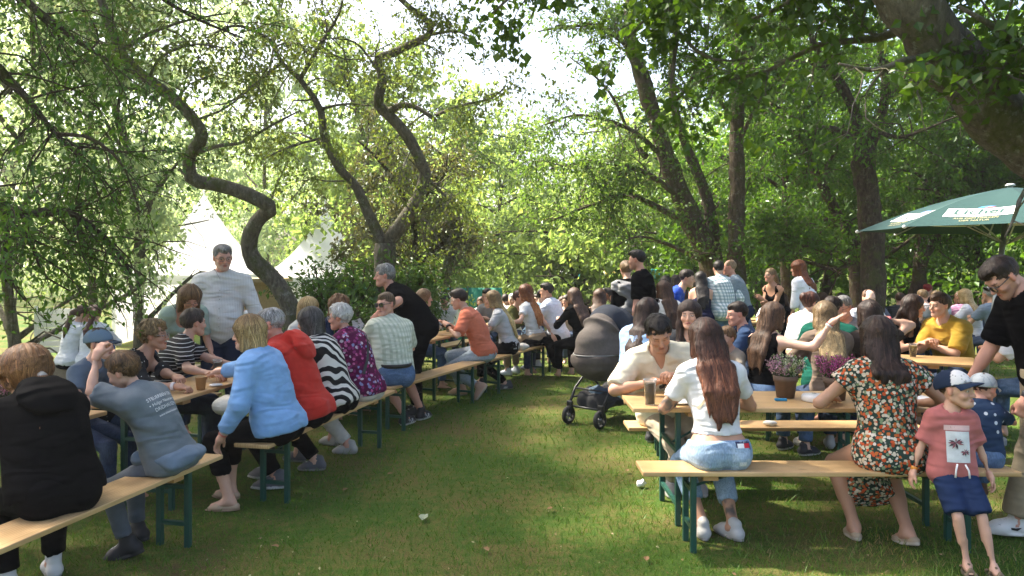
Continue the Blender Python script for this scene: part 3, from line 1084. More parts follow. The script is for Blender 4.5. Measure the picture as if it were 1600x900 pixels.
def hair(h, I, hi):
    R, c, k = I['RH'], I['HC'], I['hs']
    st = h['style']; th = h.get('t', .014)
    men = st in ('short', 'crop', 'receding')
    if men: th = th * .62
    if I.get('capon'): th = min(th, .006)
    col = np.array(h['col']); col2 = np.array(h.get('col2', col * 1.9))
    T = lambda p: p.tf(R, c, k)
    W = lambda *p: R @ (A(*p) * k) + c
    add, sub, cuts = [], [], []
    N_, u2, f2, r2 = I['N'], I['u2'], I['f2'], I['r2']
    hl = h.get('line', .055)       # hairline height
    nape = h.get('nape', -.055)
    L = h.get('L', .25)
    add.append((T(Ell((0, -.018, .034), A(.077, .094, .085) + th)), .02))
    if men and not I.get('capon'): add.append((T(Ell((0, .002, .070), (.068, .088, .040 + h.get('t', .014) * .7))), .03))
    if h.get('top'): add.append((T(Ell((h.get('part', 0), .025, .085), (.062, .07, .022 + h['top']))), .03))
    face = [(T(Ell((0, .132, hl - .095), (.084, .092, .10))), .022)]
    if men: face += [(T(Ell((sg * .052, .088, .064), (.024, .040, .026))), .02) for sg in (1, -1)]
    lowcut = [(W(0, -.06, nape), R @ nrm(A(0, .62, -.8)))]
    if st in ('short', 'crop', 'curlyshort', 'receding'):
        sub += face; cuts += lowcut
        if st == 'receding': sub.append((T(Ell((0, .06, .09), (.058, .095, .075))), .02))
        # ears free
        for sg in (1, -1): sub.append((T(Ell((sg * .085, .0, -.025), (.03, .034, .04))), .01))
    elif st in ('bob', 'long', 'pony', 'bun', 'updo'):
        sub += face
        if st in ('bob', 'long'):
            zb = h.get('zb', -.105)
            for sg in (1, -1):
                add.append((T(Cone((sg * .066, -.005, .05), (sg * .078, .012, zb), .034, .028, A(0, 1, 0), 1.25)), .03))
                add.append((T(Cone((sg * .05, -.06, .02), (sg * .062, -.06, zb), .045, .04)), .03))
            add.append((T(Cone((0, -.075, .02), (0, -.082, zb), .05, .045, A(1, 0, 0), 1.4)), .04))
            sub[:] = [(T(Ell((0, .135, hl - .115), (.072, .098, .125))), .012)]
        if st == 'bob': cuts.append((W(0, -.05, h.get('zb', -.105) - .02), R @ nrm(A(0, .15, -1))))
        if st == 'long':
            p0 = W(0, -.08, -.07)
            bk = N_ - f2 * (.075 + h.get('out', 0)) - u2 * .03
            p2 = N_ - f2 * (.115 + h.get('out', 0)) - u2 * L * .55 + r2 * h.get('sh', 0) * .5
            p3 = N_ - f2 * (.105 + h.get('out', 0)) - u2 * L + r2 * h.get('sh', 0)
            w = h.get('w', 2.3)
            add += [(Cone(p0, bk, .045, .042, r2, w), .03), (Cone(bk, p2, .042, .036, r2, w * 1.05), .03), (Cone(p2, p3, .036, .018, r2, w * .95), .03)]
            # separate locks so that the ends are uneven
            rr = np.random.default_rng(int(abs(L * 1e4 + c[0] * 1e3)) + 1)
            for q in range(9 if hi else 5):
                o = (q / (8 if hi else 4) - .5) * 2
                a_ = bk + r2 * o * .042 * w - f2 * .012
                b_ = p3 + r2 * o * .040 * w * .9 - u2 * rr.uniform(-.04, .07) - f2 * rr.uniform(0, .02)
                add.append((Cone(a_, (a_ + b_) / 2 - f2 * .02 + r2 * rr.uniform(-.01, .01), .026, .020), .02))
                add.append((Cone((a_ + b_) / 2 - f2 * .02, b_, .020, .006), .02))
            if h.get('front'):
                for sg in (1, -1):
                    a_ = W(sg * .075, .02, -.08); b_ = I['S'][sg] * .55 + N_ * .45 + f2 * .09 - u2 * .02
                    add += [(Cone(a_, b_, .032, .028), .03), (Cone(b_, b_ - u2 * .2 + f2 * .03, .028, .012), .03)]
        if st == 'pony':
            cuts_l = lowcut
            add.append((T(Cone((0, -.10, h.get('pz', .02)), (0, -.135, h.get('pz', .02) - .02), .022, .028)), .02))
            a_ = W(0, -.135, h.get('pz', .02) - .02)
            b_ = N_ - f2 * .12 - u2 * L * .4 + r2 * h.get('sh', 0) * .6
            e_ = N_ - f2 * .11 - u2 * L + r2 * h.get('sh', 0)
            add += [(Cone(a_, b_, .030, .034, r2, 1.2), .02), (Cone(b_, e_, .034, .010, r2, 1.2), .03)]
        if st in ('pony', 'bun', 'updo'):
            for sg in (1, -1): sub.append((T(Ell((sg * .088, .0, -.02), (.028, .03, .036))), .01))
            cuts += [(W(0, -.05, nape - .01), R @ nrm(A(0, .55, -.85)))] if st != 'pony' else []
            if st == 'pony': sub.append((T(Ell((0, -.03, -.12), (.08, .085, .055))), .02))
        if st in ('bun', 'updo'):
            bz = h.get('bz', .05)
            add.append((T(Ell((0, -.118, bz), (.042, .04, .042) if st == 'bun' else (.05, .045, .06))), .015))
    curly = h.get('curl', 0)
    Rc = R

    def q_of(p):
        q = (p - c) @ Rc / k
        th_ = np.arctan2(q[:, 0], q[:, 1] + .02)
        rr = np.hypot(q[:, 0], q[:, 1] + .02)
        capq = np.stack([np.cos(th_) * 8.5, np.sin(th_) * 8.5, (q[:, 2] + rr) * 7], -1)
        lonq = np.stack([q[:, 0] * 70 + 1.2 * np.sin(q[:, 2] * 25 + q[:, 0] * 30), q[:, 1] * 45, q[:, 2] * 6], -1)
        w = np.clip((q[:, 2] + .02) / .08, 0, 1)[:, None]
        return capq * w + lonq * (1 - w), q

    def nz(p):
        a, q = q_of(p)
        n = vnoise(a) + .5 * vnoise(a * 2.1 + 7)
        o = h.get('amp', .0045) * n + .0025 * vnoise(q * 85)
        if men: o = o + .0035 * vnoise(a * 3.1 + 2)
        if curly: o = o + curly * (vnoise(q * 38 + 3) + .6 * vnoise(q * 75))
        return o.astype(np.float32)
    hh = h.get('res', (.0195, .0130, .0082)[hi])
    V, F = sdf_mesh(add, hh, sub=sub, noise=nz, k=.02, cuts=[])
    if cuts:   # cut only the cap, never the lengths
        V, F = sdf_mesh(add, hh, sub=sub, cuts=cuts, noise=nz, k=.02)
    if not len(V): return
    a, q = q_of(V)
    n = np.clip(.5 + .55 * (vnoise(a * 1.3 + 3) + .6 * vnoise(a * 2.9)), 0, 1)
    C = col * (1 - n[:, None]) * .8 + col2 * n[:, None] * .75
    if h.get('tip') is not None:
        m = np.clip((-.02 - q[:, 2]) / .25, 0, 1)[:, None]
        C = C * (1 - m) + np.array(h['tip']) * (.7 + .5 * n[:, None]) * m
    if h.get('root') is not None:
        m = np.clip((q[:, 2] - .07) / .05, 0, 1)[:, None]
        C = C * (1 - m) + np.array(h['root']) * (.7 + .5 * n[:, None]) * m
    if h.get('side') is not None:
        m = np.clip((.055 - q[:, 2]) / .05, 0, 1)[:, None]
        C = C * (1 - m) + np.array(h['side']) * (.7 + .5 * n[:, None]) * m
    if hi and not I.get('capon'):
        V, F, C, a = add_strands(V, F, C, a, c, R, k, h, 520 if hi == 2 else 180, 1.0 if hi == 2 else 1.7)
    o = mesh_np('hair', V, F, M_HAIR, True, C, I['body'])
    at_ = o.data.attributes.new('Hq', 'FLOAT_VECTOR', 'POINT')
    at_.data.foreach_set('vector', a.astype(np.float32).ravel())
    I['hair'] = o


def add_strands(V, F, C, a, c, R, k, h, n=800, ws=1.0):
    """loose strands combed over the hair surface; they break up its outline"""
    bv = BVHTree.FromPolygons([tuple(v) for v in V], [tuple(int(i) for i in f) for f in F])
    r = np.random.default_rng(len(V))
    crown = c + R @ (A(0, -.03, .13) * k)
    short = h['style'] in ('short', 'crop', 'receding')
    ids = r.integers(0, len(V), n)
    SV, SF, SC_, SA = [], [], [], []
    off = len(V)
    m = 5 if short else 8
    st = (.011 if short else .024)
    for i in ids:
        p = Vector(V[i]); q = bv.find_nearest(p)
        if q[0] is None: continue
        w = r.uniform(.0014, .0036) * ws; lift = r.uniform(.0005, .010) ** 1.0; j = r.normal(0, .25, 3)
        pts = []
        ok = True
        for t in range(m):
            q = bv.find_nearest(p)
            if q[0] is None: ok = False; break
            nn = q[1]
            pts.append((np.array(q[0]) + np.array(nn) * (.001 + lift * (t / m) ** 1.5), np.array(nn)))
            d = (Vector(V[i]) - Vector(crown)).normalized() * .5 + Vector(j)
            d = d + Vector((0, 0, -1.2 if not short else -.35))
            d = d - nn * d.dot(nn)
            if d.length < 1e-4: break
            p = q[0] + d.normalized() * st
        if not ok or len(pts) < 3: continue
        P_ = np.array([x for x, _ in pts]); T_ = np.gradient(P_, axis=0)
        sd = unit(np.cross(T_, np.array([y for _, y in pts])))
        ww = w * np.linspace(1, .15, len(pts))[:, None]
        SV.append(np.stack([P_ - sd * ww, P_ + sd * ww], 1).reshape(-1, 3))
        b = off + 2 * np.arange(len(pts) - 1)[:, None]
        SF.append(b + np.array([[0, 1, 3, 2]]))
        SC_.append(np.tile(C[i] * r.uniform(.45, 1.7), (2 * len(pts), 1))); SA.append(np.tile(a[i], (2 * len(pts), 1)))
        off += 2 * len(pts)
    if not SV: return V, F, C, a
    return np.concatenate([V] + SV), np.concatenate([F] + SF), np.concatenate([C] + SC_), np.concatenate([a] + SA)


def glasses(gl, I, hi):
    R, c, k = I['RH'], I['HC'], I['hs']
    mb = MB(); mb2 = MB()
    sun = gl.get('sun'); up_ = gl.get('up', False)     # up: pushed into the hair
    RR = R @ rotx(math.radians(38)) if up_ else R
    cc = c + R @ A(0, -.012, .052) * k if up_ else c
    T = lambda p: (RR @ (np.asarray(p, float) * k).T).T + cc
    yl = .109
    for sg in (1, -1):
        rim = []
        for q in range(17):
            a = 2 * PI * q / 16
            ca, sa = math.cos(a), math.sin(a)
            rx, rz = (.026, .020) if sun else (.024, .017)
            p = 3.0
            rr = (abs(ca) ** p + abs(sa) ** p) ** (-1 / p)
            xx = sg * .034 + rx * ca * rr
            rim.append((xx, yl - .22 * abs(xx) ** 1.6 * 10 * .18, .001 + rz * sa * rr))
        mb.tube(T(rim), .0019 if not sun else .0026, 6, cap=False)
        rimT = T(rim[:-1])
        cen = rimT.mean(0) + R @ A(0, .003, 0)
        mb2.add(np.vstack([rimT, [cen]]), [(q, (q + 1) % 16, 16) for q in range(16)])
        mb.tube(T([(sg * .060, yl - .012, .006), (sg * .076, .07, .008), (sg * .082, -.01, .010), (sg * .080, -.035, -.008)]), .0019 if not sun else .003, 6)
    mb.tube(T([(-.010, yl, .004), (0, yl + .003, .007), (.010, yl, .004)]), .0019, 6)
    nm = 'sunglasses' if sun else 'glasses'
    o = mb.build(nm, simple('frame_' + str(gl.get('n', 'dark')), gl.get('col', (.02, .02, .022)), .3, gl.get('metal', 0)), I['body'], True)
    if sun: mb2.build('lens', simple('dark_lens', (.008, .008, .01), .08, 0, .8, var=0), o, True)
    else:
        pass


def cap_hat(cp, I, hi):
    R, c, k = I['RH'], I['HC'], I['hs']
    z0 = cp.get('z', .035)
    Rt = R @ rotx(math.radians(cp.get('tilt', 6)))
    T = lambda p: p.tf(Rt, c, k)
    W = lambda *p: Rt @ (A(*p) * k) + c
    dome = T(Ell((0, -.016, z0), (.093, .112, .094)))
    cut = [(W(0, 0, z0 - .012), Rt @ A(0, .12, -1.0))]
    V, F = sdf_mesh([dome], (.012, .009, .0065)[hi], cuts=cut, noise=lambda p: (.0025 * vnoise(p * 25)).astype(np.float32))
    q = (V - c) @ Rt / k
    C = np.tile(np.array(cp['col']), (len(V), 1))
    if cp.get('front') is not None:
        fz = (q[:, 1] > .0 + .0 * q[:, 2]) & (q[:, 2] > z0 - .005) & (q[:, 1] > .018)
        C[fz] = cp['front']
        sp_ = fz & (vnoise(q * 95) > .55); C[sp_] = A(.05, .05, .06)
    if cp.get('print') is not None:
        pn = np.abs(vnoise(q * 26 + 4)) < .16
        C[pn] = cp['print']
    o = mesh_np('cap', V, F, M_CAP, True, C, I['body'])
    mb = MB()
    # brim: curved sheet with thickness
    nu, nv = 13, 6
    pts = []
    bl = cp.get('brim', .075)
    for side in (0, 1):
        for i in range(nu):
            a = (i / (nu - 1) - .5) * 2
            for j in range(nv):
                t = j / (nv - 1)
                ang = a * 1.15
                x0, y0 = math.sin(ang) * .091, -.016 + math.cos(ang) * .110
                yy = y0 + t * bl * (1 - .55 * a * a); xx = x0 * (1 + .05 * t)
                zz = z0 - .004 - .012 * t * t - .22 * a * a * t * .12 - (.003 if side else 0)
                pts.append(W(xx, yy, zz))
    n1 = nu * nv
    idx = lambda s_, i, j: s_ * n1 + i * nv + j
    Fb = []
    for i in range(nu - 1):
        for j in range(nv - 1):
            Fb.append((idx(0, i, j), idx(0, i + 1, j), idx(0, i + 1, j + 1), idx(0, i, j + 1)))
            Fb.append((idx(1, i, j + 1), idx(1, i + 1, j + 1), idx(1, i + 1, j), idx(1, i, j)))
    for i in range(nu - 1):
        Fb.append((idx(0, i, nv - 1), idx(0, i + 1, nv - 1), idx(1, i + 1, nv - 1), idx(1, i, nv - 1)))
    for s_ in (0, nu - 1):
        for j in range(nv - 1):
            Fb.append((idx(0, s_, j), idx(0, s_, j + 1), idx(1, s_, j + 1), idx(1, s_, j)))
    mb.add(pts, Fb, cp.get('brimcol', cp['col']))
    mb.build('brim', M_CAP, o, True, cols=True)


M_CAP = attr_mat('cap_cloth', .9, .15, 150, .2, .003)


def text_on(I, part, lines, origin, right, upv, size, mat, name='lettering', font_gap=1.15, direction=None):
    """print flat lettering on a garment: glyph meshes laid on the cloth surface. origin/right/up in the person's local frame"""
    V, F = I[part + 'V'], I[part + 'F']
    bvh = BVHTree.FromPolygons([tuple(v) for v in V], [tuple(int(i) for i in f) for f in F])
    dirv = Vector(-np.cross(right, upv)) if direction is None else Vector(direction)
    AV, AF, n = [], [], 0
    for li, (txt, sc) in enumerate(lines):
        v, f = glyphs(txt, size * sc)
        y0 = -li * size * font_gap
        for p in v:
            w = Vector(origin) + Vector(right) * float(p[0]) + Vector(upv) * float(p[1] + y0)
            hit = bvh.ray_cast(w - dirv * .25, dirv, .6)
            q = hit[0] if hit[0] is not None else w
            AV.append(q - dirv * .0025)
        AF += [tuple(i + n for i in ff) for ff in f]
        n += len(v)
    me = bpy.data.meshes.new(name); me.from_pydata([tuple(v) for v in AV], [], AF); me.update()
    me.materials.append(mat)
    o = bpy.data.objects.new(name, me); link(o, I['top'] if part == 'top' else I['bottom'])
    return o


def glyphs(txt, size, bold=0.0, align='CENTER'):
    cu = bpy.data.curves.new('t', 'FONT'); cu.body = txt; cu.size = size; cu.align_x = align; cu.resolution_u = 3
    cu.offset = bold * size
    o = bpy.data.objects.new('t', cu); COL.objects.link(o)
    dg = bpy.context.evaluated_depsgraph_get(); dg.update()
    me = bpy.data.meshes.new_from_object(o.evaluated_get(dg))
    v = [tuple(q.co) for q in me.vertices]; f = [tuple(p.vertices) for p in me.polygons]
    bpy.data.objects.remove(o); bpy.data.curves.remove(cu); bpy.data.meshes.remove(me)
    return v, f


def patch_on(I, part, rect, origin, right, upv, mat, name='print', off=.0018, n=10):
    """flat print: a small grid of faces laid on the cloth. rect = (x0,y0,x1,y1)"""
    V, F = I[part + 'V'], I[part + 'F']
    bvh = BVHTree.FromPolygons([tuple(v) for v in V], [tuple(int(i) for i in f) for f in F])
    dirv = Vector(-np.cross(right, upv))
    pts = []
    for i in range(n + 1):
        for j in range(n + 1):
            a = rect[0] + (rect[2] - rect[0]) * i / n; b = rect[1] + (rect[3] - rect[1]) * j / n
            w = Vector(origin) + Vector(right) * a + Vector(upv) * b
            hit = bvh.ray_cast(w - dirv * .25, dirv, .6)
            pts.append((hit[0] if hit[0] is not None else w) - dirv * off)
    Fq = [(i * (n + 1) + j, (i + 1) * (n + 1) + j, (i + 1) * (n + 1) + j + 1, i * (n + 1) + j + 1) for i in range(n) for j in range(n)]
    me = bpy.data.meshes.new(name); me.from_pydata([tuple(p) for p in pts], [], Fq); me.update()
    me.materials.append(mat)
    o = bpy.data.objects.new(name, me); link(o, I['top'] if part == 'top' else I['bottom'])
    return o
# ------------------------------------------------------------------ ground and grass
def ground_mat():
    m, nt, b, out = nmat('lawn_soil')
    co = objco(nt)
    t1 = N(nt, 'ShaderNodeTexNoise', i_Scale=.9, i_Detail=6, i_Roughness=.65)
    t2 = N(nt, 'ShaderNodeTexNoise', i_Scale=14.0, i_Detail=6, i_Roughness=.7)
    t3 = N(nt, 'ShaderNodeTexNoise', i_Scale=120.0, i_Detail=3)
    for t in (t1, t2, t3): nt.links.new(co, t.inputs['Vector'])
    f = math_n(nt, 'MULTIPLY_ADD', t2.outputs['Fac'], .55, math_n(nt, 'MULTIPLY', t1.outputs['Fac'], .6))
    c = ramp(nt, f, [(.36, (.034, .082, .011)), (.52, (.060, .112, .017)), (.64, (.13, .125, .036)), (.74, (.115, .082, .040))])
    c2 = ramp(nt, t3.outputs['Fac'], [(.3, (.45, .45, .45)), (.7, (1.3, 1.3, 1.3))])
    nt.links.new(mixc(nt, 1.0, c, c2, 'MULTIPLY'), b.inputs['Base Color'])
    b.inputs['Roughness'].default_value = .95
    b.inputs['Specular IOR Level'].default_value = .1
    bump(nt, b, 90, .8, .02, co, 4)
    return m


gv = []; gf = []
xs = np.array([-400, -60, -25, -12, -8, -5, -3, -1.5, 0, 1.5, 3, 5, 8, 12, 25, 60, 400.0])
ys = np.concatenate([[-60, -10, 0, 2, 4, 6, 8], np.arange(10, 18.1, .5), [20, 28, 40, 80, 600.0]])
GX, GY = np.meshgrid(xs, ys, indexing='ij')
GV = np.stack([GX.ravel(), GY.ravel(), zg(GY.ravel())], 1)
GI = np.arange(GX.size).reshape(GX.shape)
GF = np.stack([GI[:-1, :-1], GI[1:, :-1], GI[1:, 1:], GI[:-1, 1:]], -1).reshape(-1, 4)
tag(mesh_np('ground', GV, GF, ground_mat(), True), kind='structure')


def leaf_material(name, c1, c2, trans=.45, gloss=.03, tboost=1.6, tblue=.55):
    m = bpy.data.materials.new(name); m.use_nodes = True
    nt = m.node_tree
    for n in list(nt.nodes):
        if n.type != 'OUTPUT_MATERIAL': nt.nodes.remove(n)
    out = nt.nodes['Material Output']
    a = N(nt, 'ShaderNodeAttribute', attribute_name='Col')
    sp = N(nt, 'ShaderNodeSeparateColor'); nt.links.new(a.outputs['Color'], sp.inputs[0])
    c = ramp(nt, sp.outputs[0], [(0.0, c1), (.8, c2), (1.0, tuple(min(1, x * y) for x, y in zip(c2, (1.5, 1.2, 1.0))))])
    d = N(nt, 'ShaderNodeBsdfDiffuse'); nt.links.new(c, d.inputs[0])
    t = N(nt, 'ShaderNodeBsdfTranslucent')
    nt.links.new(mixc(nt, 1.0, c, (tboost * 1.15, tboost * 1.1, tboost * tblue), 'MULTIPLY'), t.inputs[0])
    mx = N(nt, 'ShaderNodeMixShader'); mx.inputs[0].default_value = trans
    nt.links.new(d.outputs[0], mx.inputs[1]); nt.links.new(t.outputs[0], mx.inputs[2])
    g = N(nt, 'ShaderNodeBsdfGlossy'); g.inputs['Roughness'].default_value = .38
    g.inputs[0].default_value = (.8, .9, .8, 1)
    mx2 = N(nt, 'ShaderNodeMixShader'); mx2.inputs[0].default_value = gloss
    nt.links.new(mx.outputs[0], mx2.inputs[1]); nt.links.new(g.outputs[0], mx2.inputs[2])
    nt.links.new(mx2.outputs[0], out.inputs[0])
    return m


M_GRASS = leaf_material('grass_blade', (.056, .135, .012), (.105, .178, .026), .3, .02, 1.3)
M_DRY = leaf_material('dry_blade', (.16, .14, .05), (.24, .19, .08), .2, .02, 1.1)


def grass_patch(n, d0, d1, seed, name, mat, hmin, hmax, wd, sel):
    r = np.random.default_rng(seed)
    u = r.random(n)
    d = 1 / (1 / d0 + u * (1 / d1 - 1 / d0))           # denser near the camera
    x = (r.random(n) * 2 - 1) * (d * .74 + .5)
    p = np.stack([x, d, np.zeros(n)], 1)
    nn = vnoise(p * A(.9, .9, 1)) + .7 * vnoise(p * A(3.5, 3.5, 1) + 9)
    keep = sel(nn, r.random(n))
    p, d, nn = p[keep], d[keep], nn[keep]; n = len(p)
    a = r.random(n) * 2 * PI
    h = (hmin + (hmax - hmin) * r.random(n)) * (1 + .35 * nn) * (.8 + .05 * d)
    w = wd * (.7 + .6 * r.random(n)) * np.clip(d / 4, .8, 3.2)
    side = np.stack([np.cos(a), np.sin(a), np.zeros(n)], 1)
    b = r.random(n) * 2 * PI; tilt = h * (.3 + .9 * r.random(n))
    tip = p + np.stack([np.cos(b) * tilt, np.sin(b) * tilt, h], 1)
    mid = p * .45 + tip * .55; mid[:, 2] = h * .68
    gz = np.stack([0 * d, 0 * d, zg(d)], 1); p = p + gz; tip = tip + gz; mid = mid + gz
    V = np.stack([p - side * w[:, None], p + side * w[:, None], mid + side * w[:, None] * .6, mid - side * w[:, None] * .6, tip], 1).reshape(-1, 3)
    k = np.arange(n)[:, None] * 5
    Q = k + np.array([[0, 1, 2, 3]]); T = k + np.array([[3, 2, 4]])
    c = np.repeat(np.clip(.45 + .35 * nn + .3 * (r.random(n) - .5), 0, 1), 5)
    o = mesh_np(name, V, [Q, T], mat, False, np.stack([c, c, c], 1))
    return tag(o, kind='stuff')


grass_patch(105000, 2.2, 16, 1, 'grass', M_GRASS, .018, .045, .0022, lambda n, r: r < .75 - .35 * np.clip(n, 0, 1))
grass_patch(52000, 2.2, 13, 2, 'dry_grass', M_DRY, .008, .026, .0018, lambda n, r: r < .25 + .75 * np.clip(n, 0, 1))


def litter():
    r = np.random.default_rng(77)
    n = 1500
    d = 1 / (1 / 2.3 + r.random(n) * (1 / 13 - 1 / 2.3)); x = (r.random(n) * 2 - 1) * d * .72
    p = np.stack([x, d, zg(d) + r.uniform(.006, .03, n)], 1)
    p = p[vnoise(p * A(.7, .7, 0)) + r.random(n) > .35]; n = len(p)
    V, F = leaf_mesh(p, r.normal(0, 1, (n, 3)) * A(1, 1, .25), r.normal(0, .35, (n, 3)) + A(0, 0, 1), r.uniform(.008, .026, n) , .6)
    pal = np.array([(.20, .12, .05), (.28, .20, .09), (.13, .07, .03), (.30, .28, .14), (.16, .17, .06)])[r.integers(0, 5, n)]
    tag(mesh_np('leaf_litter', V, F, M_COLR, False, np.repeat(pal, 4, 0)), kind='stuff')


# ------------------------------------------------------------------ trees
def bark_mat(name, base, lichen=(.30, .31, .26), moss=(.07, .085, .02), ml=.45, lic=.4):
    m, nt, b, out = nmat(name)
    co = objco(nt)
    mp = N(nt, 'ShaderNodeMapping'); mp.inputs['Scale'].default_value = (1, 1, .35)
    nt.links.new(co, mp.inputs[0])
    t = N(nt, 'ShaderNodeTexNoise', i_Scale=22.0, i_Detail=7, i_Roughness=.7, i_Distortion=.4); nt.links.new(mp.outputs[0], t.inputs['Vector'])
    c = ramp(nt, t.outputs['Fac'], [(.3, tuple(x * .35 for x in base)), (.6, base), (.8, tuple(x * 1.5 for x in base))])
    t2 = N(nt, 'ShaderNodeTexNoise', i_Scale=3.5, i_Detail=6, i_Roughness=.7); nt.links.new(co, t2.inputs['Vector'])
    c = mixc(nt, math_n(nt, 'MULTIPLY', ramp(nt, t2.outputs['Fac'], [(.50, (0, 0, 0)), (.60, (1, 1, 1))]), ml * 1.6), c, moss)
    t3 = N(nt, 'ShaderNodeTexNoise', i_Scale=9.0, i_Detail=8, i_Roughness=.8); nt.links.new(co, t3.inputs['Vector'])
    c = mixc(nt, math_n(nt, 'MULTIPLY', ramp(nt, t3.outputs['Fac'], [(.55, (0, 0, 0)), (.62, (1, 1, 1))]), lic), c, lichen)
    nt.links.new(c, b.inputs['Base Color'])
    b.inputs['Roughness'].default_value = .95
    b.inputs['Specular IOR Level'].default_value = .15
    bump(nt, b, 26, 1.0, .04, mp.outputs[0], 6, .4, .7)
    return m


M_BARK = bark_mat('bark_brown', (.115, .088, .062))
M_BARKD = bark_mat('bark_dark', (.075, .055, .04), ml=.35, lic=.15)
M_BARKG = bark_mat('bark_grey', (.16, .14, .11), ml=.4, lic=.5)
M_BIRCH = bark_mat('bark_birch', (.42, .40, .36), lichen=(.05, .045, .04), ml=.1, lic=.6)


def spline(P, n):
    P = np.asarray(P, float)
    if len(P) < 3:
        t = np.linspace(0, 1, n)[:, None]
        return P[0] * (1 - t) + P[-1] * t
    Q = np.vstack([2 * P[0] - P[1], P, 2 * P[-1] - P[-2]])
    m = len(P) - 1
    out = []
    for u in np.linspace(0, m - 1e-6, n):
        i = int(u); t = u - i
        a, b, c, d = Q[i], Q[i + 1], Q[i + 2], Q[i + 3]
        out.append(.5 * (2 * b + (c - a) * t + (2 * a - 5 * b + 4 * c - d) * t * t + (3 * b - a - 3 * c + d) * t ** 3))
    return np.array(out)


def tubes_batch(P, R, k):
    """P (n,m,3), R (n,m) -> verts, quads"""
    n, m, _ = P.shape
    T = np.gradient(P, axis=1); T /= np.linalg.norm(T, axis=2, keepdims=True) + 1e-9
    up = np.array([.31, .17, .93]); Nn = np.cross(T, up); Nn /= np.linalg.norm(Nn, axis=2, keepdims=True) + 1e-9
    B = np.cross(T, Nn)
    a = np.arange(k) * 2 * PI / k
    V = P[:, :, None, :] + R[:, :, None, None] * (np.cos(a)[None, None, :, None] * Nn[:, :, None, :] + np.sin(a)[None, None, :, None] * B[:, :, None, :])
    i = np.arange(n)[:, None, None] * m * k + np.arange(m - 1)[None, :, None] * k
    q = np.arange(k)[None, None, :]; q2 = (q + 1) % k
    F = np.stack([i + q, i + q2, i + k + q2, i + k + q], -1).reshape(-1, 4)
    return V.reshape(-1, 3), F


def leaf_mesh(base, dirv, nor, size, aspect=.55, rr=None):
    n = len(base)
    dirv = unit(dirv); side = unit(np.cross(dirv, nor)); nor = np.cross(side, dirv)
    s = size[:, None]
    tip = base + dirv * s - nor * s * .12
    l = base + dirv * s * .45 + side * s * aspect * .5 + nor * s * .10
    r = base + dirv * s * .45 - side * s * aspect * .5 + nor * s * .10
    V = np.stack([base, r, tip, l], 1).reshape(-1, 3)
    k = np.arange(n)[:, None] * 4
    return V, np.concatenate([k + np.array([[0, 1, 2]]), k + np.array([[0, 2, 3]])])


def wander(p0, d0, L, m, r, wig, droop, up=0.0):
    """vectorised wandering paths: p0 (n,3), d0 (n,3), L (n,) -> (n,m,3)"""
    n = len(p0)
    P = np.zeros((n, m, 3)); P[:, 0] = p0
    d = unit(d0)
    for j in range(1, m):
        d = unit(d + r.normal(0, wig, (n, 3)) + np.array([0, 0, up - droop * j / m]))
        P[:, j] = P[:, j - 1] + d * (L / (m - 1))[:, None]
    return P, d


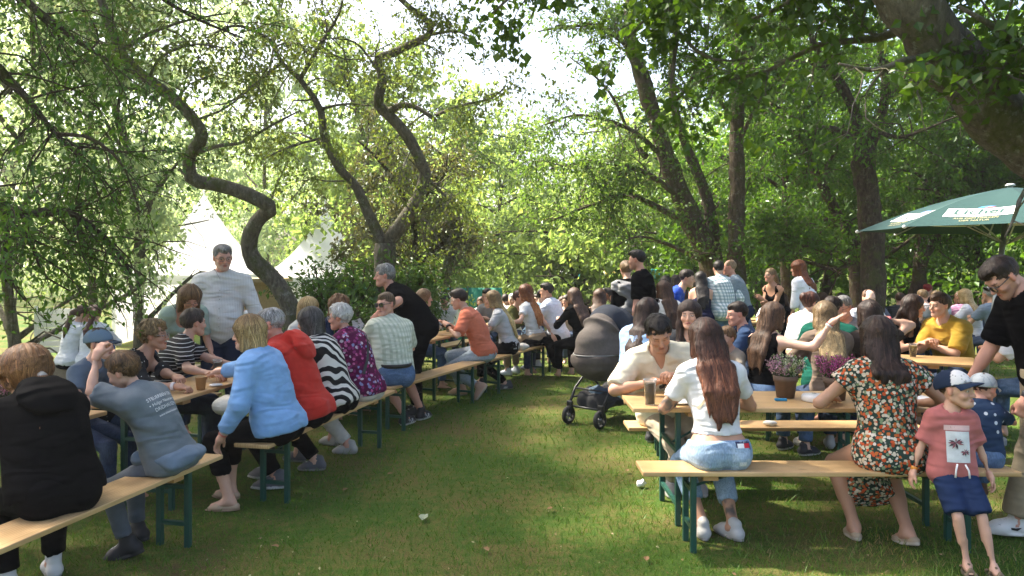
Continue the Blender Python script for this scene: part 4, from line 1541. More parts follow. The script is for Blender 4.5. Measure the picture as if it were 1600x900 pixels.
def tree(name, label, group, limbs, leafmat, bark, seed, sub_per_m=3.0, subL=(.8, 1.6), twigs=9, twigL=(.3, .6), leaves=10, size=.06,
         droop=.15, up=.05, t0=.15, wig=.28, subr=.022, spread=.06, aspect=.55, trunk_name='trunk', zmin=1.0, keep=None, flat=.55, twr=.005, base=None, far=False):
    """limbs: (points, r0, r1, leafiness). Parts: trunk (with limbs and branches) and crown"""
    r = np.random.default_rng(seed)
    V, F, off = [], [], 0
    SP, SD, SR = [], [], []
    first = np.asarray(limbs[0][0][0], float)
    org = np.array([first[0], first[1], 0.0]) if base is None else np.asarray(base, float)
    for pts, ra, rb, lf in limbs:
        ln = np.linalg.norm(np.diff(np.asarray(pts, float), axis=0), axis=1).sum()
        n = max(8, int(ln / (.3 if far else .16)))
        P = spline(pts, n)
        P[1:] += .02 * np.stack([vnoise(P[1:] * 1.7 + q * 9.1) for q in range(3)], -1) * min(1, ra * 10)
        KS = (8 if ra > .1 else 5) if far else (16 if ra > .12 else (10 if ra > .05 else 6))
        t = np.linspace(0, 1, n)
        rad = ra + (rb - ra) * t ** .8
        rad = rad * (1 + .10 * vnoise(np.stack([t * ln * 2.2, np.full(n, seed * 1.3), np.zeros(n)], -1)))
        v, f = tube_np(P, rad, KS)
        c = np.repeat(P, KS, axis=0)
        v = c + (v - c) * (1 + .16 * vnoise(v * 5.5) + .10 * vnoise(v * 13))[:, None]
        V.append(v); F.append([[i + off for i in ff] for ff in f]); off += len(v)
        if lf > 0:
            k = max(1, int(ln * sub_per_m * lf))
            tt = t0 + (1 - t0) * np.sort(r.random(k)) ** .85
            ii = np.clip((tt * (n - 1)).astype(int), 0, n - 2)
            T = unit(P[ii + 1] - P[ii])
            rd = unit(r.normal(0, 1, (k, 3)) * np.array([1, 1, .7]))
            SP.append(P[ii]); SD.append(unit(T * .45 + rd * .9 + np.array([0, 0, up]))); SR.append(np.minimum(rad[ii] * .55, subr))
    quads = [np.array([f for ff in F for f in ff if len(f) == 4])]
    caps = [f for ff in F for f in ff if len(f) != 4]
    cr_base, cr_dir, cr_nor = [], [], []
    if SP:
        SP, SD, SR = np.concatenate(SP), np.concatenate(SD), np.concatenate(SR)
        m = 7
        L = r.uniform(*subL, len(SP))
        P, dl = wander(SP, SD, L, m, r, wig, droop)
        RR = SR[:, None] * np.linspace(1, .22, m)[None, :]
        v, q = tubes_batch(P[:, ::2] if far else P, RR[:, ::2] if far else RR, 3 if far else 4); V.append(v); quads.append(q + off); off += len(v)
        # twigs
        k = twigs
        idx = np.repeat(np.arange(len(SP)), k)
        tt = .2 + .8 * r.random(len(idx))
        jj = np.clip((tt * (m - 1)).astype(int), 0, m - 2)
        p = P[idx, jj] + (P[idx, jj + 1] - P[idx, jj]) * r.random(len(idx))[:, None]
        T = unit(P[idx, jj + 1] - P[idx, jj])
        d = unit(T * .6 + r.normal(0, .75, (len(idx), 3)) * np.array([1, 1, .75]))
        L2 = r.uniform(*twigL, len(idx))
        P2, d2 = wander(p, d, L2, 4, r, wig * 1.1, droop * 1.6)
        ok = P2[:, -1, 2] > zmin
        if keep is not None: ok &= keep(P2[:, -1])
        P2, d2 = P2[ok], d2[ok]
        if not far:
            v, q = tubes_batch(P2[:, ::3], np.full((len(P2), 2), twr) * np.array([[1, .4]]), 3); V.append(v); quads.append(q + off); off += len(v)
        # leaves
        n = len(P2) * leaves
        ti = np.repeat(np.arange(len(P2)), leaves)
        u = r.random(n) * 2.999
        j = u.astype(int)
        b = P2[ti, j] + (P2[ti, j + 1] - P2[ti, j]) * (u - j)[:, None] + r.normal(0, spread, (n, 3))
        dr = unit(d2[ti] * .5 + r.normal(0, .7, (n, 3)) + np.array([0, 0, -.35]))
        no = unit(r.normal(0, flat, (n, 3)) + np.array([0, 0, 1.0]))
        sz = size * r.uniform(.5, 1.4, n)
        lv, lq = leaf_mesh(b, dr, no, sz, aspect)
        clump = np.repeat(r.random(len(P2)), leaves)
        c = np.clip(.25 + .35 * clump + .4 * r.random(n), 0, 1)
    root = empty(name, tuple(org))
    tag(root, label, 'tree', group)
    mesh_np(trunk_name, np.concatenate(V) - org, [np.concatenate(quads)] + ([np.array(caps)] if caps and len(set(map(len, caps))) == 1 else [np.array([f]) for f in caps]), bark, True, None, root)
    if len(SP):
        c4 = np.repeat(c, 4)
        mesh_np('crown', lv - org, lq, leafmat, False, np.stack([c4, c4, c4], 1), root)
    return root


def gen_tree(name, label, group, x, d, h, cr, leafmat, bark, seed, r0=.18, zc=None, nl=9, fork=.3, **kw):
    """free-standing tree: tapering trunk and limbs that fill a crown of radius cr"""
    r = np.random.default_rng(seed)
    top = np.array([x + r.normal(0, .04) * h, d + r.normal(0, .03) * h, h * .86])
    tr = [np.array([x, d, -.6]), np.array([x + r.normal(0, .12), d, h * .25]), np.array([x + r.normal(0, .25), d, h * .55]), top]
    TP = spline(tr, 20)
    limbs = [(tr, r0, r0 * .25, .5)]
    for i in range(nl):
        t = fork + (1 - fork) * (i + r.random() * .6) / nl
        p = TP[int(t * 19)]
        a = i * 2.4 + r.random()
        rr = cr * (1 - .55 * max(0, (t - .55) / .45)) * r.uniform(.75, 1.05)
        e = p + np.array([math.cos(a) * rr, math.sin(a) * rr, h * (.05 + .16 * r.random())])
        m_ = (p + e) / 2 + np.array([r.normal(0, .12) * cr, r.normal(0, .12) * cr, h * .05])
        limbs.append(([p, m_, e], r0 * (.55 - .3 * t), .015, 1.0))
    return tree(name, label, group, limbs, leafmat, bark, seed, **kw)


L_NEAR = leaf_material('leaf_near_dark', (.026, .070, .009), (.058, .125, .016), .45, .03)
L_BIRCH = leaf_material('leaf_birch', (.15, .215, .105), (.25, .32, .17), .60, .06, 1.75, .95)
L_OLIVE = leaf_material('leaf_olive', (.050, .080, .017), (.100, .135, .030), .50, .03)
L_SHRUB = leaf_material('leaf_shrub', (.024, .066, .010), (.055, .115, .018), .38, .04)
L_RIGHT = leaf_material('leaf_right', (.020, .060, .006), (.052, .112, .011), .50, .025)
L_GREY = leaf_material('leaf_greygreen', (.038, .088, .018), (.085, .150, .034), .50, .03)
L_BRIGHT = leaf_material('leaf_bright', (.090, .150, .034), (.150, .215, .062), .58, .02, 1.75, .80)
L_SHADED = leaf_material('leaf_shaded_green', (.026, .074, .008), (.066, .138, .016), .52, .02)  # darker leaf colour stands in for the shade among the right trees
L_MAPLE = leaf_material('leaf_maple', (.024, .064, .005), (.058, .110, .010), .50, .025)
L_COPPER = leaf_material('leaf_copper', (.050, .060, .030), (.085, .085, .045), .40, .06)

I_ = at


def pixel(p): return CX + FPX * p[:, 0] / p[:, 1], HY - FPX * (p[:, 2] - CAMH) / p[:, 1]


def keep_left(p):
    px, py = pixel(p)
    return (p[:, 1] > 8) | ~((px > 225) & (py > 330)) & ((px < 235) | (vnoise(p * 2.1) > .12))


def keep_near(p):
    px, py = pixel(p)
    return ~((px > 1375) & (px < 1640) & (p[:, 2] < 2.7)) & ((p[:, 1] > 7.4) | (py < 30) | (px > 1420) | (vnoise(p * 2.6) > .15))


def keep_tent(p):
    px, py = pixel(p)
    return ~((px > 288) & (px < 400) & (py > 285)) & ~((px > 425) & (px < 560) & (py > 310) & (py < 420))


# 1  tree at the left edge whose boughs hang into the picture
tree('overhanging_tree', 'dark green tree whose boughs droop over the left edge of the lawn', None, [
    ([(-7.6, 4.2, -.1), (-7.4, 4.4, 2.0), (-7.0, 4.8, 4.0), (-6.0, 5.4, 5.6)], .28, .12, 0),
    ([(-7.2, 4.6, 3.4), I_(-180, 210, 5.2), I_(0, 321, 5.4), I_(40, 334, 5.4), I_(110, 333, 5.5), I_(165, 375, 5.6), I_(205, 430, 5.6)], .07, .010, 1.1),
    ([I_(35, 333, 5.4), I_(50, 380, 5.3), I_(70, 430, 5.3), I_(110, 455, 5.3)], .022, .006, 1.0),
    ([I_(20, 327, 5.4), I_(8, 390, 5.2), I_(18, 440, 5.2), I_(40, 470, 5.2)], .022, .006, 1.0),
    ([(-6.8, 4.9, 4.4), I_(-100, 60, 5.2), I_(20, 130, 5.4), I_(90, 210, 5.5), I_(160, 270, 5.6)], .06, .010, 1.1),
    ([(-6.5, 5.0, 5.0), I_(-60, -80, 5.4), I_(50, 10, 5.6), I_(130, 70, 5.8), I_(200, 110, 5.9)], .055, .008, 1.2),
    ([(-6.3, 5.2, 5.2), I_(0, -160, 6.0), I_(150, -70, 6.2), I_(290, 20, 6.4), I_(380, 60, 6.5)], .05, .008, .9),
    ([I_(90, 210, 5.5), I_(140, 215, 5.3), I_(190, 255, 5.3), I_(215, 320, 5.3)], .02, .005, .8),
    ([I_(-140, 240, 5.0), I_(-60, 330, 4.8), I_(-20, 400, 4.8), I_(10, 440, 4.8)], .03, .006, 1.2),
    ([(-6.0, 5.4, 5.6), (-4.6, 6.6, 6.6), (-2.6, 7.8, 7.2), (-1.0, 8.6, 7.4)], .10, .03, 1.0),  # boughs above the frame from here on, shaped to shade the foreground
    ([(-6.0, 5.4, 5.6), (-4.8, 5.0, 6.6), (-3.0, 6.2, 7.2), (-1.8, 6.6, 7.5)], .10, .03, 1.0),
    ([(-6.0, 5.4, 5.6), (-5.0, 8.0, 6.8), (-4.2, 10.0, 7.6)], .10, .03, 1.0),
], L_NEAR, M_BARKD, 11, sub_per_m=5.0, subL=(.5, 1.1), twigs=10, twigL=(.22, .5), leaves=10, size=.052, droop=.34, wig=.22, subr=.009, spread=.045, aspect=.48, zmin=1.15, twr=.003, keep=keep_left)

# unseen tall tree added outside the frame to put the left tables in shade
gen_tree('unseen_shade_tree', 'unseen tall tree added beyond the left edge to shade the tables', None, -8.4, 9.6, 11.5, 5.2, L_NEAR, M_BARKD, 17, r0=.25, nl=16, fork=.58, sub_per_m=2.6, subL=(.8, 1.8), twigs=10, twigL=(.3, .7), leaves=11, far=True, size=.16, droop=.1, spread=.12, aspect=.65, zmin=6.0)

# 2  birches behind it
for i, (px, d, h, s_) in enumerate([(30, 12.5, 10, 1), (150, 15.5, 12, 2), (215, 14.0, 11, 3), (420, 27.0, 15, 4), (-90, 11.0, 9, 5)]):
    lab = ['pale green birch with hanging leaves behind the white board', 'tall pale birch standing behind the boughs of the dark tree', 'pale green birch beside the first white tent',
           'tallest pale birch, rising behind the two white tents', 'pale birch at the left edge behind the dark boughs'][i]
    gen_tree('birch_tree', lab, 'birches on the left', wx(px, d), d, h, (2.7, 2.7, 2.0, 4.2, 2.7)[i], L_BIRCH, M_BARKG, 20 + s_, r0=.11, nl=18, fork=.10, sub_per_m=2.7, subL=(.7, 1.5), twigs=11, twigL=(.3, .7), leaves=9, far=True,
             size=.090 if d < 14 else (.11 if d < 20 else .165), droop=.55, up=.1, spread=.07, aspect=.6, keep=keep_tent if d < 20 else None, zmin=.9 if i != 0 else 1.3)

# 3  the two winding trees
S1 = [(455, 500, 9.6), (450, 470, 9.6), (428, 438, 9.6), (396, 406, 9.5), (388, 378, 9.4), (402, 343, 9.3), (421, 325, 9.2), (402, 309, 9.1), (352, 291, 9.0), (303, 281, 8.9), (297, 256, 8.8), (301, 236, 8.7), (316, 214, 8.6),
      (304, 188, 8.5), (270, 155, 8.4), (232, 126, 8.3), (205, 103, 8.2), (188, 78, 8.1), (172, 40, 8.0), (150, -20, 7.9)]
base1 = at(470, 500, 9.6); base1[2] = -.6
winding = 'winding trees on the left of the lawn'
tree('winding_tree', 'tree with an S-shaped bare trunk curling up beside the man in white', winding, [
    ([base1] + [I_(*p) for p in S1], .138, .04, .25),
    ([I_(303, 240, 8.7), I_(340, 228, 8.5), I_(380, 222, 8.3), I_(420, 198, 8.2), I_(470, 172, 8.2)], .035, .008, .6),
    ([I_(303, 281, 8.9), I_(286, 270, 8.9), I_(281, 262, 8.9)], .03, .012, 0),
    ([I_(188, 78, 8.1), I_(240, 50, 7.9), I_(300, 30, 7.8), I_(360, 20, 7.8)], .03, .008, 1.2),
    ([I_(232, 126, 8.3), I_(250, 90, 8.2), I_(300, 70, 8.1), I_(350, 75, 8.0)], .025, .008, 1.0),
    ([I_(150, -20, 7.9), I_(230, -120, 7.8), I_(330, -160, 7.8)], .05, .02, 1.3),
    ([I_(304, 188, 8.5), I_(350, 170, 8.6), I_(400, 130, 8.8), I_(430, 90, 8.9)], .02, .006, .8),
], L_OLIVE, M_BARKG, 31, sub_per_m=3.4, subL=(.5, 1.2), twigs=11, twigL=(.25, .55), leaves=13, size=.062, droop=.2, t0=.45, subr=.014, zmin=2.2, twr=.003)
d2 = 11.5
b2 = at(598, 480, d2); b2[2] = -.6
tree('winding_tree', 'forked tree with two zigzag trunks above the shrub', winding, [
    ([b2, I_(600, 420, d2), I_(600, 380, d2)], .20, .16, 0),
    ([I_(600, 385, d2), I_(578, 340, d2), I_(556, 292, d2), I_(530, 262, d2 - .2), (I_(508, 215, d2 - .3)), I_(500, 170, d2 - .4), I_(468, 125, d2 - .5), I_(440, 98, d2 - .6), I_(420, 60, d2 - .8)], .10, .025, .6),
    ([I_(602, 382, d2), I_(640, 332, d2), I_(664, 276, d2), I_(656, 250, d2 - .1), I_(640, 215, d2 - .2), I_(607, 177, d2 - .3), I_(590, 160, d2 - .4), I_(598, 122, d2 - .5), I_(590, 95, d2 - .5), I_(612, 84, d2 - .6), I_(642, 70, d2 - .7),
      I_(670, 54, d2 - .8), I_(664, 30, d2 - .8), I_(628, 2, d2 - .9), I_(610, -40, d2 - 1)], .115, .035, .6),
    ([I_(604, 176, d2 - .3), I_(626, 164, d2 - .4), I_(652, 168, d2 - .5), I_(681, 188, d2 - .6)], .07, .03, .4),
    ([I_(681, 180, d2 - .6), I_(720, 165, d2 - .8), I_(765, 155, d2 - 1), I_(790, 135, d2 - 1.1)], .03, .008, 1.3),
    ([I_(500, 170, d2 - .4), I_(540, 162, d2 - .4), I_(580, 165, d2 - .3)], .03, .01, 1.0),
    ([I_(468, 125, d2 - .5), I_(500, 70, d2 - .7), I_(530, 20, d2 - .9), I_(540, -40, d2 - 1)], .04, .012, 1.5),
    ([I_(420, 60, d2 - .8), I_(370, 40, d2 - 1), I_(320, 60, d2 - 1.2)], .03, .01, 1.2),
    ([I_(440, 98, d2 - .6), I_(400, 130, d2 - .9), I_(360, 160, d2 - 1.1), I_(330, 165, d2 - 1.2)], .03, .008, 1.2),
    ([I_(598, 122, d2 - .5), I_(560, 70, d2 - .5), I_(520, 60, d2 - .7)], .03, .01, 1.3),
    ([I_(664, 276, d2), I_(690, 300, d2 + .2), I_(715, 330, d2 + .3), I_(720, 365, d2 + .3)], .03, .008, 1.6),
    ([I_(640, 332, d2), I_(670, 350, d2 - .2), I_(690, 390, d2 - .4)], .03, .008, 1.6),
    ([I_(508, 215, d2), I_(450, 230, d2 - .4), I_(410, 250, d2 - .8)], .03, .008, 1.2),
    ([I_(610, -40, d2 - 1), I_(680, -100, d2 - 1), I_(740, -60, d2 - 1.2)], .04, .01, 1.4),
    ([I_(670, 54, d2 - .8), I_(720, 50, d2 - 1), I_(760, 80, d2 - 1.2)], .03, .008, 1.3),
    ([I_(610, -40, d2 - 1), (-2.2, 10.3, 6.6), (-2.8, 9.3, 7.6), (-3.4, 8.2, 8.2)], .05, .02, 2.2),  # unseen upper crown from here on, added to keep sun off the people
    ([(-2.2, 10.3, 6.6), (-1.0, 10.0, 7.4), (.2, 9.6, 8.0)], .05, .02, 2.0),
    ([(-2.2, 10.3, 6.6), (-2.4, 11.6, 7.8), (-1.4, 12.8, 8.4)], .04, .02, 2.2),
], L_OLIVE, M_BARKG, 32, sub_per_m=3.9, subL=(.5, 1.3), twigs=11, twigL=(.25, .6), leaves=11, size=.064, droop=.2, t0=.12, subr=.016, zmin=1.5, twr=.0035)
tree('copper_tree', 'small bronze-leaved tree crowding the fork behind the black polo shirt', None, [
    ([(wx(655, 13.5), 13.5, -.1), I_(650, 420, 13.5), I_(640, 330, 13.4), I_(600, 260, 13.3), I_(560, 220, 13.2)], .09, .02, .9),
    ([I_(650, 420, 13.5), I_(700, 370, 13.3), I_(720, 330, 13.1)], .04, .01, 1.5),
    ([I_(650, 430, 13.5), I_(600, 380, 13.2), I_(560, 350, 13.0)], .04, .01, 1.3),
    ([I_(640, 330, 13.4), I_(690, 280, 13.2), I_(700, 240, 13.0)], .04, .01, 1.2),
], L_COPPER, M_BARKD, 33, sub_per_m=5, subL=(.5, 1.2), twigs=12, twigL=(.25, .6), leaves=14, size=.09, droop=.3, subr=.015, zmin=1.0)


# 4  shrub under the forked tree
def shrub(name, label, cx, cyy, rx, ry, h, n, mat, size, seed, flowers=None):
    r = np.random.default_rng(seed)
    stems = []
    for i in range(14):
        a = r.random() * 2 * PI; q = r.random()
        p0 = np.array([cx + math.cos(a) * rx * .25 * q, cyy + math.sin(a) * ry * .25 * q, -.05])
        p1 = np.array([cx + math.cos(a) * rx * .8 * q, cyy + math.sin(a) * ry * .8 * q, h * (.55 + .4 * r.random())])
        stems.append(([p0, (p0 + p1) / 2 + np.array([0, 0, .15]), p1], .03, .008, 1.0))
    o = tree(name, label, None, stems, mat, M_BARKD, seed, sub_per_m=n, subL=(.3, .8), twigs=9, twigL=(.2, .45), leaves=10, size=size, droop=.2, subr=.012, zmin=.1, trunk_name='stems', t0=.1)
    o['category'] = 'shrub'
    if flowers:
        for k in range(flowers):
            a = r.random() * 2 * PI
            c = np.array([math.cos(a) * rx * .8 * r.random(), -ry * (.4 + .6 * r.random()), h * (.45 + .5 * r.random())])
            mb = MB()
            for q in range(5):
                t = q * 2 * PI / 5
                e = np.array([math.cos(t), -.35, math.sin(t)]); s_ = np.array([-math.sin(t), 0, math.cos(t)])
                mb.add([c, c + e * .05 + s_ * .035, c + e * .085, c + e * .05 - s_ * .035], [(0, 1, 2, 3)])
            mb.build('flower', simple('white_petal', (.80, .78, .80), .7, var=.05), o)
    return o


shrub('dark_shrub', 'large dark green shrub under the forked winding tree', wx(545, 11.2), 11.2, 1.05, .8, 1.85, 5.0, L_SHRUB, .085, 41)
shrub('dark_shrub', 'low dark shrub behind the man in the black polo shirt', wx(640, 12.0), 12.0, .9, .7, 1.7, 5.0, L_SHRUB, .08, 42)
shrub('flowering_shrub', 'shrub with white blossoms beside the man in sunglasses', wx(556, 8.6), 8.6, .30, .28, 1.12, 9.0, L_SHRUB, .055, 43, flowers=12)

# 5  multi-stemmed trees on the right
d3 = 14.5
b3 = at(1125, 440, d3); b3[2] = -.6
tall = 'tall trees on the right of the lawn'
tree('multi_stem_tree', 'mossy tree with several stems leaning left above the standing men', tall, [
    ([b3, I_(1112, 420, d3), I_(1082, 345, d3), I_(1052, 275, d3), I_(1024, 190, d3), I_(1002, 115, d3), I_(984, 60, d3), I_(986, -20, d3)], .27, .10, .3),
    ([b3 + A(.1, .1, 0), I_(1118, 400, d3 + .2), I_(1104, 310, d3 + .2), I_(1084, 255, d3 + .2), I_(1062, 200, d3 + .2), I_(1050, 120, d3 + .3), I_(1060, 20, d3 + .3)], .15, .06, .3),
    ([I_(1082, 345, d3), I_(1050, 335, d3 - .3), I_(1010, 315, d3 - .6), I_(985, 305, d3 - .9), I_(950, 310, d3 - 1.1), I_(900, 330, d3 - 1.3), I_(860, 345, d3 - 1.5)], .08, .012, 1.0),
    ([I_(1066, 310, d3), I_(1010, 270, d3 - .5), I_(960, 255, d3 - .9), I_(910, 255, d3 - 1.2), I_(860, 265, d3 - 1.4)], .07, .012, 1.0),
    ([I_(1032, 240, d3), I_(990, 205, d3 - .3), I_(950, 188, d3 - .6), I_(900, 180, d3 - .9), I_(850, 195, d3 - 1.2)], .06, .012, .9),
    ([I_(1010, 245, d3 - .1), I_(985, 215, d3 + .2), I_(962, 160, d3 + .3), I_(930, 120, d3 + .4), I_(890, 90, d3 + .4)], .06, .012, .7),
    ([I_(990, 80, d3), I_(950, 50, d3 - .2), I_(900, 40, d3 - .5), I_(840, 50, d3 - .8)], .06, .012, 1.2),
    ([I_(986, -20, d3), I_(930, -70, d3 - .3), I_(860, -60, d3 - .5), I_(800, -20, d3 - .8)], .06, .012, 1.3),
    ([I_(1110, 415, d3), I_(1050, 385, d3 - .5), I_(1000, 370, d3 - .9), I_(960, 385, d3 - 1.2)], .05, .010, .9),
    ([I_(1024, 190, d3), I_(1070, 140, d3 - .5), I_(1100, 80, d3 - .8), I_(1110, 20, d3 - 1)], .05, .012, 1.1),
], L_GREY, M_BARK, 51, sub_per_m=4.0, subL=(.6, 1.5), twigs=12, twigL=(.3, .7), leaves=14, size=.080, droop=.12, t0=.15, subr=.02, zmin=1.7)
b4 = at(1150, 440, 14.0); b4[2] = -.6
tree('straight_tree', 'straight slender trunk rising behind the grey-blue shirt', tall, [
    ([b4, I_(1150, 380, 14), I_(1153, 290, 14), I_(1150, 200, 14), I_(1158, 100, 14), I_(1152, 0, 14), I_(1150, -80, 14)], .17, .11, .15),
    ([I_(1152, 230, 14), I_(1175, 180, 13.6), I_(1200, 140, 13.3), I_(1240, 110, 13.0)], .05, .01, 1.3),
    ([I_(1152, 200, 14), I_(1120, 150, 13.8), I_(1100, 110, 13.5), I_(1070, 90, 13.2)], .05, .01, 1.0),
    ([I_(1158, 100, 14), I_(1190, 60, 13.8), I_(1230, 30, 13.5), I_(1280, 20, 13.2)], .05, .01, 1.3),
    ([I_(1152, 60, 14), I_(1120, 20, 13.8), I_(1080, -10, 13.5)], .05, .01, 1.3),
], L_RIGHT, M_BARK, 52, sub_per_m=4.8, subL=(.6, 1.4), twigs=10, twigL=(.3, .65), leaves=14, size=.085, droop=.15, t0=.25, subr=.02, zmin=2.2)
d5 = 13.0
b5 = at(1362, 450, d5); b5[2] = -.6
tree('dark_trunk_tree', 'tree with a thick dark trunk left of the green parasol', tall, [
    ([b5, I_(1362, 400, d5), I_(1358, 330, d5), I_(1350, 270, d5), I_(1346, 235, d5)], .21, .17, .0),
    ([I_(1346, 240, d5), I_(1338, 190, d5), I_(1320, 145, d5), I_(1296, 105, d5 - .2), I_(1270, 60, d5 - .3), I_(1260, -10, d5 - .4)], .11, .05, .9),
    ([I_(1350, 245, d5), I_(1372, 195, d5), I_(1384, 140, d5), I_(1378, 80, d5), I_(1390, 0, d5)], .12, .05, .9),
    ([I_(1380, 160, d5), I_(1420, 130, d5 - .4), I_(1470, 115, d5 - .8), I_(1520, 90, d5 - 1)], .06, .012, 1.2),
    ([I_(1342, 220, d5), I_(1300, 200, d5 - .5), I_(1260, 205, d5 - .9), I_(1220, 225, d5 - 1.2)], .06, .012, 1.2),
    ([I_(1360, 200, d5), I_(1400, 215, d5 - .6), I_(1440, 205, d5 - 1.0), I_(1500, 180, d5 - 1.2)], .05, .012, 1.1),
    ([I_(1296, 105, d5 - .2), I_(1250, 95, d5 - .7), I_(1200, 110, d5 - 1.1)], .05, .012, 1.2),
], L_RIGHT, M_BARKD, 53, sub_per_m=4.8, subL=(.6, 1.5), twigs=10, twigL=(.3, .65), leaves=14, size=.085, droop=.15, subr=.02, zmin=2.0)
d6 = 15.5
b6 = at(1345, 450, d6); b6[2] = -.6
tree('leaning_tree', 'dark tree leaning left over the woman in the white blouse', tall, [
    ([b6, I_(1335, 400, d6), I_(1310, 335, d6), I_(1278, 275, d6), I_(1255, 225, d6), I_(1235, 190, d6 - .2), I_(1205, 160, d6 - .4)], .17, .05, .7),
    ([I_(1310, 335, d6), I_(1270, 350, d6 - .6), I_(1225, 345, d6 - 1), I_(1190, 330, d6 - 1.2)], .06, .012, 1.6),
    ([I_(1335, 400, d6), I_(1280, 390, d6 - .7), I_(1220, 365, d6 - 1.2), I_(1170, 385, d6 - 1.5)], .06, .012, 1.5),
    ([I_(1340, 410, d6), I_(1300, 420, d6 - 1), I_(1240, 405, d6 - 1.5), I_(1200, 415, d6 - 1.8)], .05, .012, 1.6),
    ([I_(1278, 275, d6), I_(1310, 230, d6 - .4), I_(1320, 180, d6 - .6)], .05, .012, 1.4),
    ([I_(1345, 425, d6), I_(1400, 390, d6 - .5), I_(1440, 360, d6 - .8), I_(1480, 330, d6 - 1)], .06, .012, 1.4),
], L_RIGHT, M_BARKD, 54, sub_per_m=4.8, subL=(.6, 1.4), twigs=10, twigL=(.3, .65), leaves=14, size=.09, droop=.2, subr=.02, zmin=1.7)
for i, (pts, lab, r0) in enumerate([
    ([(1232, 450), (1226, 380), (1228, 300), (1222, 220), (1215, 140), (1225, 60)], 'slim dark trunk behind the laughing woman', .13),
    ([(1425, 450), (1440, 380), (1470, 300), (1488, 240), (1500, 180), (1490, 100)], 'dark trunk leaning right just behind the parasol', .15),
    ([(1395, 450), (1450, 385), (1510, 330), (1555, 290), (1610, 270)], 'low dark bough-like trunk sloping right under the parasol', .13)]):
    dd = 17.5 if i == 0 else 15.0
    P_ = [I_(px, py, dd - .1 * k) for k, (px, py) in enumerate(pts)]
    P_[0] = np.array([P_[0][0], dd, -.6])
    lim = [(P_, r0, .04, 1.0)]
    for q in range(2, len(P_)):
        for sg in (-1, 1):
            e = P_[q] + A(sg * 1.3, -.5, .4); m_ = (P_[q] + e) / 2 + A(0, 0, .15)
            lim.append(([P_[q], m_, e], .05, .01, 1.3))
    tree('dark_trunk_tree', lab, tall, lim, L_RIGHT, M_BARKD, 60 + i, sub_per_m=4.2, subL=(.6, 1.4), twigs=10, twigL=(.3, .65), leaves=13, size=.095, droop=.2, subr=.02, zmin=1.7)

# 6  near tree top right: heavy limb crossing the corner
d7 = 5.2
tree('mossy_tree', 'huge lichen-covered limb leaning across the upper right corner', None, [
    ([(5.9, 5.0, -.1), (5.6, 5.0, 1.0), I_(1740, 330, d7), I_(1640, 250, d7), I_(1555, 180, d7), I_(1490, 100, d7 - .1), I_(1440, 30, d7 - .2), I_(1390, -50, d7 - .3), I_(1330, -160, d7 - .3)], .26, .15, 0),
    ([I_(1700, 300, d7), I_(1660, 240, d7 - .2), I_(1640, 150, d7 - .4), I_(1580, 60, d7 - .5), I_(1500, 10, d7 - .6)], .06, .012, .9),
    ([I_(1490, 100, d7), I_(1430, 90, d7 - .3), I_(1370, 110, d7 - .5), I_(1310, 100, d7 - .6)], .035, .008, .8),
    ([I_(1440, 30, d7), I_(1370, 60, d7 + .3), I_(1280, 70, d7 + .5), I_(1200, 110, d7 + .6), I_(1120, 130, d7 + .7)], .04, .008, .8),
    ([I_(1390, -50, d7), I_(1300, -30, d7 + .2), I_(1220, 10, d7 + .3), I_(1150, 40, d7 + .4)], .04, .008, .9),
    ([I_(1360, -100, d7), I_(1250, -110, d7 + .4), I_(1120, -60, d7 + .7), I_(1040, 0, d7 + .9), I_(980, 60, d7 + 1)], .05, .008, .9),
    ([I_(1330, -160, d7), I_(1200, -200, d7 + .5), I_(1050, -150, d7 + .9), I_(920, -80, d7 + 1.1), I_(830, -30, d7 + 1.2), I_(770, 20, d7 + 1.2)], .06, .008, .9),
    ([I_(1540, 170, d7), I_(1560, 120, d7 - .4), I_(1600, 60, d7 - .6)], .03, .008, 1.0),
    ([I_(1640, 250, d7), I_(1600, 300, d7 - .5), I_(1585, 340, d7 - .7), I_(1570, 370, d7 - .8)], .02, .005, .55),
    ([I_(1055, -150, d7 + .9), I_(1060, -40, d7 + .8), I_(1058, 60, d7 + .8), I_(1050, 140, d7 + .8), I_(1065, 190, d7 + .8)], .030, .008, .35),
    ([I_(1056, 45, d7 + .8), I_(1090, 80, d7 + .7), I_(1130, 95, d7 + .6), I_(1200, 88, d7 + .6)], .018, .006, .5),
    ([I_(1330, -160, d7), (1.6, 5.6, 5.6), (.4, 6.8, 6.3), (-.6, 8.0, 6.8)], .10, .03, 1.2),
    ([I_(1330, -160, d7), (1.2, 4.4, 5.6), (-.8, 4.9, 6.3), (-3.0, 5.6, 6.8)], .10, .03, 2.3),  # dense unseen boughs overhead, added to shade the right foreground
    ([(-.8, 4.9, 6.3), (-1.6, 6.4, 6.8), (-2.6, 7.6, 7.2)], .05, .02, 2.3),
    ([(.4, 4.6, 6.0), (.2, 3.2, 6.4), (-.8, 2.4, 6.8)], .05, .02, 2.3),
    ([I_(1330, -160, d7), (2.4, 6.2, 6.0), (2.4, 8.2, 7.0), (2.8, 10.0, 7.6)], .10, .03, 1.2),
    ([I_(1330, -160, d7), (3.6, 6.6, 6.2), (5.0, 8.2, 7.0), (6.4, 9.6, 7.4)], .10, .03, 1.2),
], L_MAPLE, M_BARKG, 71, sub_per_m=6.5, subL=(.4, 1.0), twigs=11, twigL=(.2, .45), leaves=12, size=.075, droop=.18, wig=.25, subr=.012, spread=.05, aspect=.8, zmin=2.25, twr=.003, base=(5.9, 5.0, 0),
     keep=keep_near)

